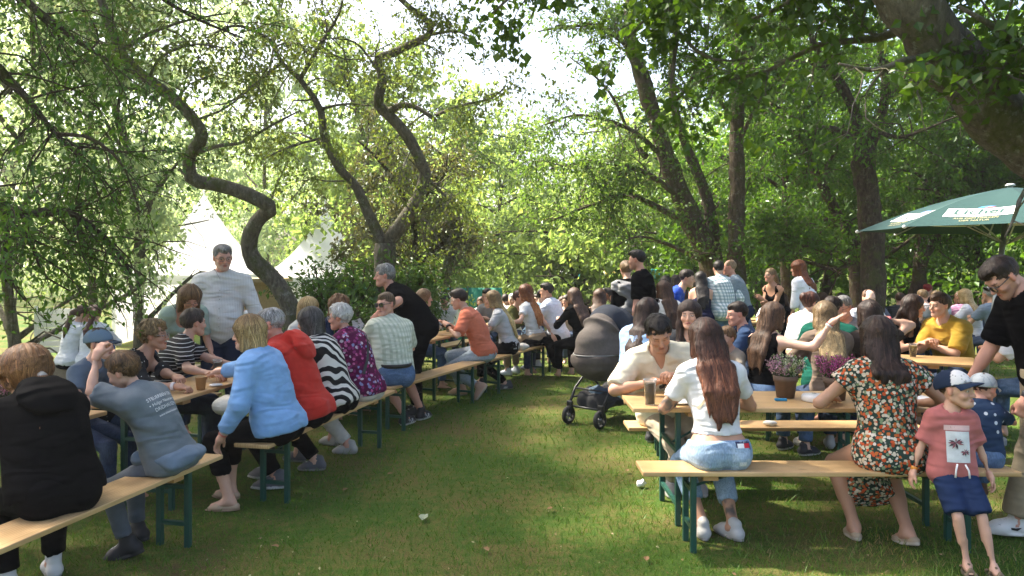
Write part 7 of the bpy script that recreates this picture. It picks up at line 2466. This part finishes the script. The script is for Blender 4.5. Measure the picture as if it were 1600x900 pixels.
# seated behind the first left table, on the ledge under the birch
person('woman in a white blouse with a ponytail, left of two by the timber ledge', wx(108, 9.75), 9.75, -25, group=LEFT, sex='f', H=1.60, seat=.32, lean=6, slump=14, head=(-30, 14, 0), top=T(C_WHITE, sleeve=1.5, ease=.02), bottom=T(C_BLACK), hair=hs('pony', BROWN, L=.22))
person('woman in a white blouse with a long dark ponytail, right one by the ledge', wx(141, 9.75), 9.75, 5, group=LEFT, sex='f', H=1.60, seat=.32, lean=6, slump=14, head=(25, 14, 0), top=T(C_WHITE, sleeve=1.5, ease=.02), bottom=T(C_BLACK), hair=hs('pony', dict(col=(.05, .016, .012), col2=(.14, .05, .04)), L=.26, sh=-.04))
person('stooping person in white by the tan wooden stall', wx(405, 13.6), 13.6, 120, group=LEFT, H=1.62, slump=26, lean=24, top=T(C_WHITE, sleeve=.7), bottom=T(J_DARK), hair=hs('short', GREY, t=.01))

# ================================================================== right tables
p35 = person('young man with short black hair in a cream v-neck shirt looking down at his food', 1.15, 5.52, 176, group=RIGHT, hi=True, H=1.82, fat=1.06, lean=20, slump=10, lat=9, head=(6, 32, 10), skin=SKIN_TAN, eyes='down', beard=.18,
             top=T(K(.66, .61, .47), sleeve=.9, neck='v', ease=.024, boxy=True, amp=.009), bottom=T(K(.34, .28, .20)), shoes=SNK((.30, .29, .28)), lf=(-.22, .02), rf=(-.04, .05), rkpole=(-.1, 1, .6), rh=(.16, .40, .86), rpole=(.9, .1, -.5), lh=(-.02, .46, .90), lc='grip', lhb=(.3, .3, 1),
             hair=hs('short', BLACKH, t=.024, top=.014, amp=.006))
mb = MB()
c_ = p35['N'] - p35['u2'] * .165 + p35['f2'] * .135
for s_ in (-1, 1):
    mb.lathe([(0, -.002), (.022, -.002), (.022, .002), (0, .002)], 14, c_ + p35['r2'] * .012 * s_ - p35['u2'] * (.02 + .03 * (s_ > 0)), R=np.stack([p35['r2'], p35['u2'], -p35['f2']], 1))
mb.tube([c_ + p35['u2'] * .03, c_ - p35['u2'] * .06], .003, 6)
tag(mb.build('sunglasses', simple('dark_lens', (.008, .008, .01), .08), None, True, loc=(1.15, 5.52, 0), rz=math.radians(176)), 'dark sunglasses hanging folded from the cream v-neck', 'sunglasses')
p36 = person('woman with long dark auburn hair in a white t-shirt and ripped jeans, back turned', 1.24, 4.43, 6, group=RIGHT, hi=True, sex='f', H=1.72, fat=1.02, lean=12, slump=6, head=(6, 16, 0), skin=SKIN_TAN,
             top=T(C_WHITE, sleeve=.62, hem=-.095, ease=.012, amp=.008, ff=1.2), bottom=T(J_LIGHT, leg=1.62, ease=.014, rise=.06), shoes=SNK((.46, .45, .43), sole=(.30, .28, .25), lace=(.25, .25, .25)), lh=(-.08, .36, .86), lpole=(-.75, -.15, -.7), rh=(.10, .34, .84), rpole=(1, -.25, -.7), lhd=(.6, .6, .2),
             lf=(-.05, .12), rf=(.13, .08), lfd=(.1, .9, 0), rfd=(-.35, .9, 0), tattoo=[('lelb', .13), ('lfore', .11), ('rcalf', .07)],
             hair=hs('long', dict(col=(.022, .010, .007), col2=(.085, .034, .020)), L=.34, w=2.3, t=.020, tip=(.150, .055, .028), amp=.0035))
# maker's patch on the waistband of the jeans
bk = p36['P'] - p36['f0'] * .10 + p36['u1'] * .030
ptc = bk + p36['r0'] * .10
patch_on(p36, 'bot', (-.048, -.024, .048, .024), ptc, p36['r0'], p36['u1'], simple('patch_navy', (.012, .018, .06), .7, var=.02), 'label_patch', .003, 6)
patch_on(p36, 'bot', (-.040, -.013, 0, .013), ptc, p36['r0'], p36['u1'], simple('patch_white', (.75, .75, .75), .7, var=.02), 'label_patch', .005, 4)
patch_on(p36, 'bot', (0, -.013, .040, .013), ptc, p36['r0'], p36['u1'], simple('patch_red', (.6, .012, .03), .7, var=.02), 'label_patch', .005, 4)
text_on(p36, 'bot', [('TOMMY', 1)], ptc + p36['u1'] * .015, p36['r0'], p36['u1'], .012, simple('patch_white', (.75, .75, .75), .7), direction=p36['f0'])
text_on(p36, 'bot', [('JEANS', 1)], ptc - p36['u1'] * .0225, p36['r0'], p36['u1'], .012, simple('patch_white', (.75, .75, .75), .7), direction=p36['f0'])
for sg in (-1, 1):      # back pockets, fly seam, frayed patches
    patch_on(p36, 'bot', (-.055, -.075, .055, .055), p36['P'] - p36['f0'] * .10 + p36['r0'] * sg * .082 - p36['u1'] * .035, p36['r0'], p36['u1'], pattern_cloth('denim_pocket', f_denim((.20, .30, .43), (.40, .50, .60))) if sg < 0 else bpy.data.materials['denim_pocket'], 'pocket', .004, 8)
patch_on(p36, 'bot', (-.022, -.012, .022, .012), p36['P'] - p36['f0'] * .1 + p36['r0'] * .09 - p36['u1'] * .075, p36['r0'], p36['u1'], simple('frayed_white', (.58, .62, .66), .9, var=.3, nscale=300), 'frayed_patch', .006, 4)
strap_on(p36, p36['N'] - p36['u2'] * .16 - p36['r2'] * .04, p36['M'] - p36['r2'] * .13 - p36['u2'] * .01, .014, 'bag_strap', simple('tan_leather', (.55, .44, .30), .6))

p37 = person('woman with dark brown hair in a red, cream and green flowered dress, seen from behind', 2.26, 4.42, -3, group=RIGHT, hi=True, sex='f', H=1.72, fat=1.12, lean=8, slump=6, head=(-10, 12, 0), skin=SKIN_TAN,
             top=T(FLORAL, sleeve=.38, flare=3.2, ease=.024, skirt=.55, neck='crew', amp=.008, name='dress'), shoes=dict(kind='flat', col=(.34, .26, .17), sole=(.42, .36, .28)), lf=(-.16, .10), rf=(.12, .02), rfd=(-.25, .9, -.25), lfd=(.1, .9, -.1),
             lh=(-.22, .34, .82), rh=(.30, .30, .80), lpole=(-1, -.4, -.6), rpole=(1, -.4, -.6),
             hair=hs('long', dict(col=(.020, .011, .008), col2=(.070, .038, .026)), L=.13, w=2.1, t=.024, amp=.006))
p38 = person('small boy in a faded red palm print t-shirt, navy shorts and white-fronted cap', 2.49, 4.16, 170, 'stand', RIGHT, hi=True, sex='c', H=1.06, hs=.98, fat=.96, lean=-5, slump=2, lat=0, head=(46, -2, 0), skin=SKIN, py=.0, pz=.53,
             top=T(K(.42, .135, .125), sleeve=.85, hem=.16, ease=.020, boxy=True, amp=.005, neck='crew'), bottom=T(K(.020, .035, .085), leg=.92, ease=.022, flare=1.5), shoes=dict(kind='sandal', col=(.17, .12, .07), sole=(.10, .085, .06)),
             lf=(-.14, .17), rf=(-.02, .14), rh=(.20, -.02, .50), lh=(-.20, -.02, .50), rfd=(.1, 1, 0), lfd=(-.1, 1, 0), hair=hs('short', BROWN, t=.004), cap=dict(col=(.014, .024, .05), front=(.66, .64, .62), brimcol=(.016, .028, .055), z=.038, tilt=12), rband=((.9, (.6, .22, .02), .02),))
f_ = p38['f2']; rr_ = -p38['r2']; uu = p38['u2']
ce = p38['M'] + p38['f2'] * .09 + uu * .035
wm = simple('print_grey_white', (.58, .60, .60), .8, var=.12, nscale=25)
pk = simple('print_pink', (.62, .42, .40), .8, var=.03); dk = simple('print_dark', (.055, .035, .045), .8); mg = simple('print_mauve', (.26, .09, .11), .8)
patch_on(p38, 'top', (-.058, -.135, .062, .035), ce, rr_, uu, wm, 'print', .003, 8)
patch_on(p38, 'top', (-.066, .040, .066, .068), ce, rr_, uu, pk, 'print', .003, 6)
text_on(p38, 'top', [('MIAMI BEACH', 1)], ce + uu * .0475, rr_, uu, .0195, simple('print_rust', (.30, .08, .075), .8), direction=-f_)


def palm_print(I, c, s, seed):
    r = np.random.default_rng(seed)
    bv = BVHTree.FromPolygons([tuple(v) for v in I['topV']], [tuple(int(i) for i in f) for f in I['topF']])
    for mat_, polys in ((dk, []), (mg, [])):
        if mat_ is dk: polys.append([(-.004, -.9), (.05, -.9), (.03, 0), (-.03, 0)])
        for k in range(5):
            a = k * 2 * PI / 10 * 2 + (0 if mat_ is dk else .6) + r.normal(0, .15)
            e = A(math.cos(a), math.sin(a) * .8 - .15); n_ = A(-e[1], e[0])
            polys.append([(0, 0), tuple(e * .5 + n_ * .14), tuple(e), tuple(e * .5 - n_ * .14)])
        V, F = [], []
        for pl_ in polys:
            i0 = len(V)
            for q in pl_:
                w = c + rr_ * q[0] * s + uu * q[1] * s
                h = bv.ray_cast(Vector(w + f_ * .25), Vector(-f_), .6)
                V.append(np.array(h[0] if h[0] is not None else w) + f_ * (.006 if mat_ is dk else .007))
            F.append(tuple(range(i0, i0 + 4)))
        mesh_np('palm_print', V, np.array(F), mat_, False, None, I['top'])


palm_print(p38, ce + uu * -.025 + rr_ * -.012, .042, 3); palm_print(p38, ce + uu * -.075 + rr_ * .035, .026, 4)
mb = MB()
for s_ in (-1, 1):
    a_ = p38['P'] + p38['u1'] * .05 + p38['f0'] * .105 + p38['r0'] * s_ * .02
    mb.tube([a_ + A(0, .015, 0), a_ + A(.012 * s_, .030, -.03), a_ + A(.016 * s_, .032, -.07)], .005, 6)
mb.build('drawstring', simple('white_cord', (.7, .7, .7), .8), p38['body'], True)

p39 = person('toddler in a navy anchor shirt and grey cap sitting on the bench end', 2.84, 4.44, -12, group=RIGHT, hi=True, sex='c', H=.98, hs=.84, seat=.48, lean=6, slump=6, head=(-55, 16, 0), skin=SKIN_RED,
             top=T(ANCHOR, sleeve=.75, hem=.02, ease=.018, boxy=True), bottom=T(J_BLUE, ease=.016), shoes=SNK((.12, .06, .03)), rf=(.08, .22, .28), lf=(-.08, .22, .28), rh=(.16, .22, .78), lh=(-.14, .22, .78),
             hair=hs('short', BROWN, t=.004), cap=dict(col=(.36, .39, .41), print=(.26, .29, .32), brimcol=(.42, .43, .40), z=.03, brim=.07))
p40 = person('man in sunglasses, black shirt and beige trousers stooping at the right edge', 3.28, 4.50, 84, 'stand', RIGHT, hi=True, H=1.84, fat=1.08, lean=9, slump=18, head=(6, 46, 0), skin=SKIN_RED, beard=.3, beardcol=(.06, .035, .02), py=-.02,
             top=T(C_BLACK, sleeve=.9, hem=.12, ease=.026, boxy=True), bottom=T(K(.30, .245, .165), ease=.024, wide=.025), shoes=SNK((.62, .62, .60), sole=(.62, .61, .58), lace=(.5, .5, .5)), lf=(.02, .18), rf=(.12, -.10), lfd=(.15, 1, 0), rfd=(.2, 1, 0),
             rh=('w', 2.96, 4.85, .82), lh=('w', 3.04, 4.36, .84), lc='fist', rc='relax', lpole=(-.6, -.9, -.1), hair=hs('crop', dict(col=(.018, .011, .008), col2=(.05, .03, .022)), t=.010, top=.008, side=(.10, .065, .05)), glasses=dict(sun=True, n='dark', col=(.012, .012, .012)), lband=((.88, (.03, .03, .035), .035),))
for (q_, s__) in ((1, 1), (-1, -1)):      # curved stroke on the sides of the white trainers
    hip, kn, an, fd = p40['feet'][q_]
    fr = nrm(np.cross(fd, A(0, 0, 1)))
    sw_ = [(-.045, .000), (-.02, -.022), (.03, -.016), (.085, .012), (.03, -.004), (-.012, -.006)]
    for side in (-1, 1):
        mesh_np('side_stroke', [an + fd * (a + .03) + A(0, 0, b - .028) + fr * side * (.0485 - .07 * max(0, a - .02)) for a, b in sw_], np.array([[0, 1, 2, 5], [5, 2, 3, 4]]), simple('stroke_black', (.012, .012, .012), .5), False, None, p40['body'])

person('woman with long dark hair in a light blue blouse sitting beside the stroller', 1.14, 6.62, -42, group=RIGHT, hi=True, sex='f', H=1.76, fat=1.05, lean=6, slump=8, head=(-8, 10, 0), top=T(K(.24, .37, .60), sleeve=1.5, ease=.026, boxy=True, hem=.16), bottom=T(J_BLUE), lh=(-.05, .32, .80), rh=(.12, .32, .80), shoes=SNK((.05, .05, .05)),
       hair=hs('long', dict(col=(.018, .010, .008), col2=(.065, .034, .026)), L=.34, w=1.7, t=.020), glasses=dict(sun=True, up=True, n='dark', col=(.05, .04, .03)))
person('dark-haired woman in a charcoal top with puckered lips looking to the left', 1.50, 6.22, 168, group=RIGHT, hi=True, sex='f', H=1.76, lean=4, slump=4, head=(-8, 2, 0), top=T(K(.035, .037, .042), sleeve=.6, neck='v'), bottom=T(J_DARK), hair=hs('long', dict(col=(.022, .012, .009), col2=(.075, .042, .032)), L=.30, front=True, t=.016))
person('small child with light brown hair peeking past the auburn-haired woman', 2.02, 6.62, 115, group=RIGHT, hi=True, sex='c', H=1.22, hs=.9, lean=6, head=(10, 8, 0), top=T(K(.35, .30, .24), sleeve=.6), bottom=T(J_DARK), rh=(.05, .2, .92), hair=hs('short', dict(col=(.13, .068, .030), col2=(.30, .18, .09)), t=.018, amp=.006))
p_bt = person('woman in a black tank top stretching an arm towards long blonde hair', 2.19, 6.40, -60, group=RIGHT, hi=True, sex='f', H=1.70, fat=1.06, lean=4, slump=6, head=(-12, 10, 0), skin=SKIN_PALE, top=T(C_BLACK, sleeve=0, neck='tank', hem=.0), bottom=T(J_BLUE), shoes=SNK((.02, .02, .025), sole=(.6, .6, .58)),
              rh=('w', 2.62, 6.05, 1.20), rpole=(.3, -.3, -1), rc='flat', rhd=(.5, .6, .5), lh=(-.1, .35, .66), hair=hs('long', dict(col=(.060, .030, .016), col2=(.17, .095, .055)), L=.28, w=1.9, t=.016), rband=((.90, (.65, .62, .60), .018), (.96, (.55, .05, .05), .014)))
person('woman with very long blonde-brown hair in a taupe top, back turned', 2.76, 6.38, -6, group=RIGHT, hi=True, sex='f', H=1.72, lean=8, slump=8, head=(-4, 8, 0), top=T(K(.16, .115, .085), sleeve=1.2, ease=.02), bottom=T(J_DARK), shoes=SNK((.4, .4, .4)), hair=hs('long', DBLOND, L=.40, w=2.2, t=.018, tip=(.40, .29, .15)), glasses=dict(sun=True, up=True, n='dark', col=(.02, .02, .02)))
person('dark-haired girl with her back turned holding a hand to her head', 3.18, 6.40, 4, group=RIGHT, hi=True, sex='f', H=1.74, lean=6, slump=6, head=(6, 8, 0), top=T(K(.045, .035, .030), sleeve=.4), bottom=T(J_DARK), rh=(.16, .16, 1.20), rpole=(1, -.1, -.3), lh=(-.1, .35, .78), hair=hs('long', dict(col=(.022, .013, .010), col2=(.070, .040, .030)), L=.26, w=2.0), rband=((.85, (.55, .1, .12), .016),))
person('man with a receding dark hairline in a dark green t-shirt, seen from behind', 2.95, 6.92, -38, group=RIGHT, hi=True, H=1.80, fat=1.08, head=(-10, 8, 0), top=T(K(.012, .085, .062), sleeve=.8, ease=.022, boxy=True), bottom=T(J_DARK), hair=hs('receding', DARK, t=.008))
person('man in a navy t-shirt partly hidden behind the black tank top', 2.44, 7.28, 70, group=RIGHT, hi=True, H=1.64, skin=SKIN_RED, head=(20, 8, 0), top=T(K(.018, .045, .11), sleeve=.8, boxy=True), bottom=T(J_DARK), hair=hs('crop', DARK, t=.010))
person('woman with swept-up auburn hair and glasses in a white t-shirt facing right', 3.28, 8.55, -78, group=RIGHT, hi=True, sex='f', H=1.76, fat=1.12, head=(0, 10, 0), skin=SKIN_PALE, top=T(C_WHITE, sleeve=.8, ease=.02), bottom=T(J_DARK), hair=hs('updo', dict(col=(.050, .018, .012), col2=(.14, .055, .035)), t=.020), glasses=dict(n='dark', col=(.03, .03, .035)))
person('grey-haired man holding a hand to his mouth behind the long blonde hair', 3.72, 7.96, 120, group=RIGHT, hi=True, H=1.74, skin=SKIN_RED, head=(6, 14, 0), top=T(K(.2, .2, .22), sleeve=.8, boxy=True), bottom=T(J_DARK), rh=(.03, .24, 1.12), rc='fist', rpole=(.8, .2, -.8), hair=hs('short', GREY, t=.010, nape=-.065), glasses=dict(n='dark', col=(.03, .03, .035)))
person('young woman with dark hair and a black top facing the mustard yellow shirt', 4.18, 8.05, -150, group=RIGHT, hi=True, sex='f', H=1.76, head=(30, 8, 0), top=T(C_BLACK, sleeve=.5, neck='scoop'), bottom=T(J_DARK), hair=hs('long', dict(col=(.018, .010, .008), col2=(.06, .034, .026)), L=.28, front=True, t=.020))
person('man in a mustard yellow t-shirt with folded forearms facing left', 4.62, 7.66, 112, group=RIGHT, hi=True, H=1.82, fat=1.05, lean=12, slump=12, head=(-8, 4, 0), top=T(K(.43, .27, .035), sleeve=.9, ease=.024, boxy=True), bottom=T(J_DARK), lh=(.02, .36, .86), rh=(-.02, .42, .90), lc='grip', rc='grip', rhd=(-.8, .4, .2), lhd=(.8, .4, .1), lpole=(-.9, .1, -.6), hair=hs('short', dict(col=(.050, .028, .016), col2=(.14, .08, .05)), t=.016, top=.014, side=(.075, .045, .03)))
person('man in a white t-shirt between the parasol pole and the man in black', 4.86, 6.75, 30, group=RIGHT, hi=True, H=1.72, fat=1.08, lean=6, head=(0, 8, 0), top=T(K(.70, .71, .76), sleeve=.8, ease=.024, boxy=True), bottom=T(J_BLUE), hair=hs('short', DARK))
person('man with a high forehead facing the camera behind the grey-haired man', 4.80, 10.1, 178, group=RIGHT, H=1.72, skin=SKIN_PALE, top=T(K(.48, .52, .58), sleeve=1.4), bottom=T(J_DARK), hair=hs('receding', dict(col=(.08, .04, .02), col2=(.18, .1, .06)), t=.008))

# ================================================================== standing between the tables
p30 = person('standing woman with a blonde bun and a grey baby wrap over a black top', 1.55, 9.7, 12, 'stand', STAND, hi=True, sex='f', H=1.76, lean=4, head=(-8, 10, 0), top=T(C_BLACK, sleeve=1.9, hem=.02), bottom=T(J_DARK), shoes=SNK((.5, .5, .5)), lh=(-.12, .28, 1.12), rh=(.12, .28, 1.12), hair=hs('bun', DBLOND, bz=.02, t=.014))
wrap = cloth((.26, .26, .265))
V, F = sdf_mesh([(Cone(p30['S'][1] + p30['r2'] * .0, p30['S'][-1], .080, .080), .04), (Ell(p30['N'] - p30['u2'] * .11 - A(0, .01, 0), (.180, .150, .13)), .05), (Ell(p30['P'] + A(0, 0, .14), (.178, .155, .065)), .03), (Cone(p30['N'] - p30['u2'] * .10 - p30['f2'] * .11 + p30['r2'] * .10, p30['P'] + A(-.10, -.10, .16), .05, .04, p30['r2'], 1.4), .03), (Cone(p30['N'] - p30['u2'] * .10 - p30['f2'] * .11 - p30['r2'] * .10, p30['P'] + A(.10, -.10, .16), .05, .04, p30['r2'], 1.4), .03)], .013,
                sub=[(Ell(p30['N'] + p30['u2'] * .06, (.075, .08, .09)), .01)], noise=lambda q: (.006 * np.sin(q[:, 2] * 70 + q[:, 0] * 35) + .006 * vnoise(q * 12)).astype(np.float32))
mesh_np('baby_wrap', V, F, wrap, True, None, p30['body'])
person('tall dark-haired man in a black t-shirt beside the woman with the grey wrap', 1.70, 9.3, 62, 'stand', STAND, hi=True, H=1.89, lean=2, head=(0, 4, 0), skin=SKIN_RED, beard=.25, top=T(C_BLACK, sleeve=.85, hem=.14, ease=.022, boxy=True), bottom=T(J_DARK), shoes=SNK((.1, .1, .1)), hair=hs('short', BLACKH, t=.010, top=.012))
person('person in a royal blue t-shirt bending down behind the tall man in black', 2.08, 10.3, -110, 'stand', STAND, H=1.72, lean=30, top=T(K(.015, .06, .38), sleeve=.8), bottom=T(J_DARK), hair=hs('short', DARK))
person('woman with long brown hair in a white top behind the dark-haired girl in charcoal', 1.92, 8.9, 15, 'stand', STAND, sex='f', H=1.50, top=T(K(.66, .65, .62), sleeve=.6), bottom=T(C_BLACK), hair=hs('long', BROWN, L=.36, w=1.8))
person('dark-haired woman in a white blouse standing left of the navy dress', 2.86, 12.3, 25, 'stand', STAND, sex='f', H=1.60, top=T(C_WHITE, sleeve=.6), bottom=T(C_BLACK), hair=hs('long', DARK, L=.22))
person('woman with dark curls in a light top beside the royal blue t-shirt', 2.48, 12.0, -20, 'stand', STAND, sex='f', H=1.56, top=T(K(.55, .55, .52), sleeve=.6), bottom=T(C_BLACK), hair=hs('bob', BLACKH, curl=.010, t=.024))
person('woman with long black hair in a strapless navy dress, back turned', 2.95, 11.4, -6, 'stand', STAND, hi=True, sex='f', H=1.62, top=T(K(.012, .014, .035), sleeve=0, neck='strapless'), bottom=T(K(.012, .014, .035), kind='skirt', leg=.6), hair=hs('long', BLACKH, L=.36, w=2.0))
person('man in a blue and white plaid shirt and jeans standing with his back turned', 3.30, 11.5, 6, 'stand', STAND, hi=True, H=1.80, fat=1.06, head=(-14, 2, 0), top=T(PLAID, sleeve=1.3, hem=.14, ease=.024, boxy=True), bottom=T(J_BLUE), shoes=SNK((.2, .15, .1)), rh=(.2, .25, 1.15), hair=hs('crop', BLACKH, t=.010))
person('man in a flowered shirt and jeans half hidden by the plaid shirt', 3.58, 12.1, 100, 'stand', STAND, hi=True, H=1.84, beard=.5, head=(40, 2, 0), top=T(FLOWERY, sleeve=.8, hem=.16, ease=.02, boxy=True), bottom=T(J_BLUE), rh='drink', rc='grip', hair=hs('short', DARK, t=.010))
person('man with thin sandy hair in a grey-blue shirt talking to the plaid shirt', 3.68, 11.7, 64, 'stand', STAND, hi=True, H=1.83, head=(10, 4, 0), skin=SKIN_RED, top=T(K(.17, .22, .26), sleeve=1.5, hem=.02, ease=.022, boxy=True), bottom=T(C_NAVY), shoes=SNK((.03, .03, .03)), rh=(.1, .3, 1.2), hair=hs('receding', dict(col=(.25, .16, .09), col2=(.40, .28, .18)), t=.007))
p_l = person('laughing woman with a blonde ponytail in a black strappy top', 4.34, 12.0, 120, 'stand', STAND, hi=True, sex='f', H=1.70, head=(0, -4, 0), skin=SKIN_TAN, top=T(C_BLACK, sleeve=0, neck='tank'), bottom=T(C_BLACK), rh='chest', lh='chest', hair=hs('pony', DBLOND, L=.22, pz=.03))
person('woman with wavy auburn hair in a white blouse standing near the leaning tree', 4.62, 11.4, 34, 'stand', STAND, hi=True, sex='f', H=1.80, head=(20, 4, 0), top=T(K(.64, .67, .74), sleeve=1.5, hem=.16, ease=.022), bottom=T(C_BLACK), hair=hs('long', AUBURN, L=.22, w=2.0, amp=.012, t=.028))
person('woman in a denim-blue t-shirt seated behind the grey-blue shirt', 4.35, 13.6, 60, group=BACK, sex='f', H=1.66, lean=14, head=(10, 6, 0), top=T(K(.10, .17, .30), sleeve=.7), bottom=T(J_DARK), hair=hs('pony', BROWN, L=.2))
person('woman with bright red hair standing beyond the mustard yellow shirt', wx(1441, 14.6), 14.6, -60, 'stand', BACK, sex='f', H=1.56, top=T(C_BLACK, sleeve=0, neck='tank'), bottom=T(C_BLACK), hair=hs('updo', dict(col=(.20, .012, .012), col2=(.36, .03, .03))))

# ================================================================== far tables (labels say dress, hair and a neighbour)
FARP = [
    (1298, 13.4, 60, 'f', 'BROWN', 'long', (.34, .42, .34), 'brown-haired woman in pale green in front of the leaning tree'),
    (1318, 14.2, 140, 'm', 'BLACKH', 'short', (.30, .04, .03), 'dark-haired man in a red top in front of the leaning tree'),
    (1362, 14.0, 165, 'm', 'GREY', 'crop', (.14, .17, .22), 'balding man in grey-blue beneath the dark thick trunk'),
    (1384, 14.4, 30, 'f', 'BROWN', 'bob', (.03, .03, .035), 'brown-haired woman in black, left of a pair under the dark thick trunk'),
    (1403, 14.3, -40, 'm', 'BROWN', 'short', (.05, .055, .06), 'brown-haired person in charcoal, right of a pair under the dark thick trunk'),
    (1436, 13.2, -50, 'm', 'BLACKH', 'short', (.02, .03, .05), 'black-haired man in navy behind the woman facing the yellow shirt'),
    (1454, 13.0, 20, 'm', 'DBLOND', 'crop', (.45, .40, .38), 'short-haired person with bare shoulders behind the yellow shirt'),
    (1474, 12.6, 10, 'f', 'DBLOND', 'pony', (.35, .36, .36), 'woman in grey with a dark backpack strap behind the yellow shirt'),
    (1492, 14.4, 170, 'm', 'BLACKH', 'short', (.016, .016, .018), 'man in black facing the camera left of the pink plaid shirt'),
    (1507, 12.9, -10, 'f', 'BROWN', 'bob', 'PINKPL', 'woman in a pink plaid shirt left of the parasol pole'),
    (1524, 11.6, 40, 'f', 'BLOND', 'long', (.60, .61, .64), 'blonde woman in a white top leaning by the parasol pole'),
    (1560, 11.0, 10, 'm', 'GREY', 'short', (.13, .17, .22), 'man in blue-grey seated right of the parasol pole'),
    (1590, 13.0, -30, 'f', 'DARK', 'bob', (.5, .5, .5), 'dark-haired woman in white at the far right edge'),
    (1235, 13.6, 80, 'f', 'BROWN', 'long', (.016, .016, .02), 'long-haired woman in black seated below the white blouse'),
    (1270, 13.0, -20, 'f', 'DARK', 'bob', (.05, .05, .06), 'dark-haired woman in charcoal seated below the auburn hair'),
    (1205, 15.2, 160, 'm', 'DARK', 'short', (.40, .40, .42), 'man in light grey behind the laughing woman'),
    (1082, 14.6, 10, 'f', 'DARK', 'bob', (.62, .60, .58), 'dark-haired person in white left of the strapless dress'),
    (1052, 15.2, -60, 'm', 'BLACKH', 'short', (.14, .14, .15), 'man in grey behind the royal blue t-shirt'),
    (965, 15.4, -70, 'f', 'AUBURN', 'long', (.62, .25, .15), 'red-haired woman in coral behind the grey baby wrap'),
    (945, 16.0, 150, 'm', 'GREY', 'receding', (.60, .58, .56), 'balding man in white left of the grey baby wrap'),
    (905, 15.6, 165, 'm', 'BROWN', 'short', (.36, .28, .22), 'man with ruddy face above the long brown hair'),
    (893, 14.2, 140, 'f', 'DARK', 'bob', (.40, .32, .28), 'dark-haired woman facing the camera right of the white shirt'),
    (880, 15.0, 175, 'f', 'BROWN', 'long', (.55, .48, .45), 'woman facing the camera just right of the white shirt'),
    (820, 15.8, 170, 'm', 'DARK', 'short', (.05, .06, .08), 'man facing the camera above the red-haired woman'),
    (802, 14.4, 175, 'm', 'WHITEH', 'crop', (.62, .60, .58), 'white-haired man facing the camera left of the blue shirt'),
    (786, 15.2, -20, 'm', 'DARK', 'short', (.30, .45, .55), 'man in a light blue top with backpack straps, small and far'),
    (838, 17.2, 180, 'm', 'DARK', 'short', (.25, .14, .12), 'tiny distant man with dark cap above the red hair'),
    (756, 16.2, 160, 'f', 'BROWN', 'bob', (.4, .4, .36), 'distant woman right of the orange t-shirt head'),
    (1012, 16.6, -160, 'f', 'DARK', 'long', (.5, .5, .5), 'distant woman behind the tall man in black'),
    (1155, 16.4, 30, 'm', 'BROWN', 'short', (.12, .2, .3), 'distant man in blue behind the grey-blue shirt'),
    (1340, 15.8, -140, 'f', 'DBLOND', 'bob', (.55, .5, .42), 'distant blonde woman in beige left of the dark thick trunk'),
    (1418, 16.4, -150, 'm', 'DARK', 'short', (.6, .6, .6), 'distant man in white right of the dark thick trunk'),
    (1467, 16.8, 180, 'f', 'AUBURN', 'bob', (.3, .1, .1), 'distant woman in dark red beyond the yellow shirt'),
    (1540, 15.4, 150, 'm', 'GREY', 'short', (.08, .12, .2), 'distant grey-haired man in blue beside the parasol pole'),
    (1575, 16.2, -170, 'f', 'BROWN', 'long', (.6, .6, .58), 'distant woman in white at the right edge'),
]
for px, d, yaw, sex, hk, stl, c, lab in FARP:
    base = globals()[hk]
    mat = PINKPL if c == 'PINKPL' else cloth(c)
    person(lab, wx(px, d), d, yaw, group=BACK, sex=sex, H=1.70 if sex == 'm' else 1.64, res=.022, lean=8, head=(0, 4, 0), top=T(mat, sleeve=.7, ease=.02), bottom=T(J_DARK), skin=SKIN_TAN if hash(px) % 3 == 0 else SKIN,
           hair=hs(stl, base, **({'t': .008} if stl in ('crop', 'receding') else {}), **({'L': .24} if stl in ('long', 'pony') else {})))
# ------------------------------------------------------------------ a little summer haze between the trees
mh = bpy.data.materials.new('haze_air'); mh.use_nodes = True
nt = mh.node_tree
for n in list(nt.nodes):
    if n.type != 'OUTPUT_MATERIAL': nt.nodes.remove(n)
pv = nt.nodes.new('ShaderNodeVolumePrincipled')
pv.inputs['Density'].default_value = .0008
pv.inputs['Color'].default_value = (.95, .97, 1.0, 1)
pv.inputs['Anisotropy'].default_value = .35
nt.links.new(pv.outputs[0], nt.nodes['Material Output'].inputs['Volume'])
mb = MB(); mb.box((-90, -12, -1.6), (90, 75, 24))
tag(mb.build('haze', mh), kind='stuff')
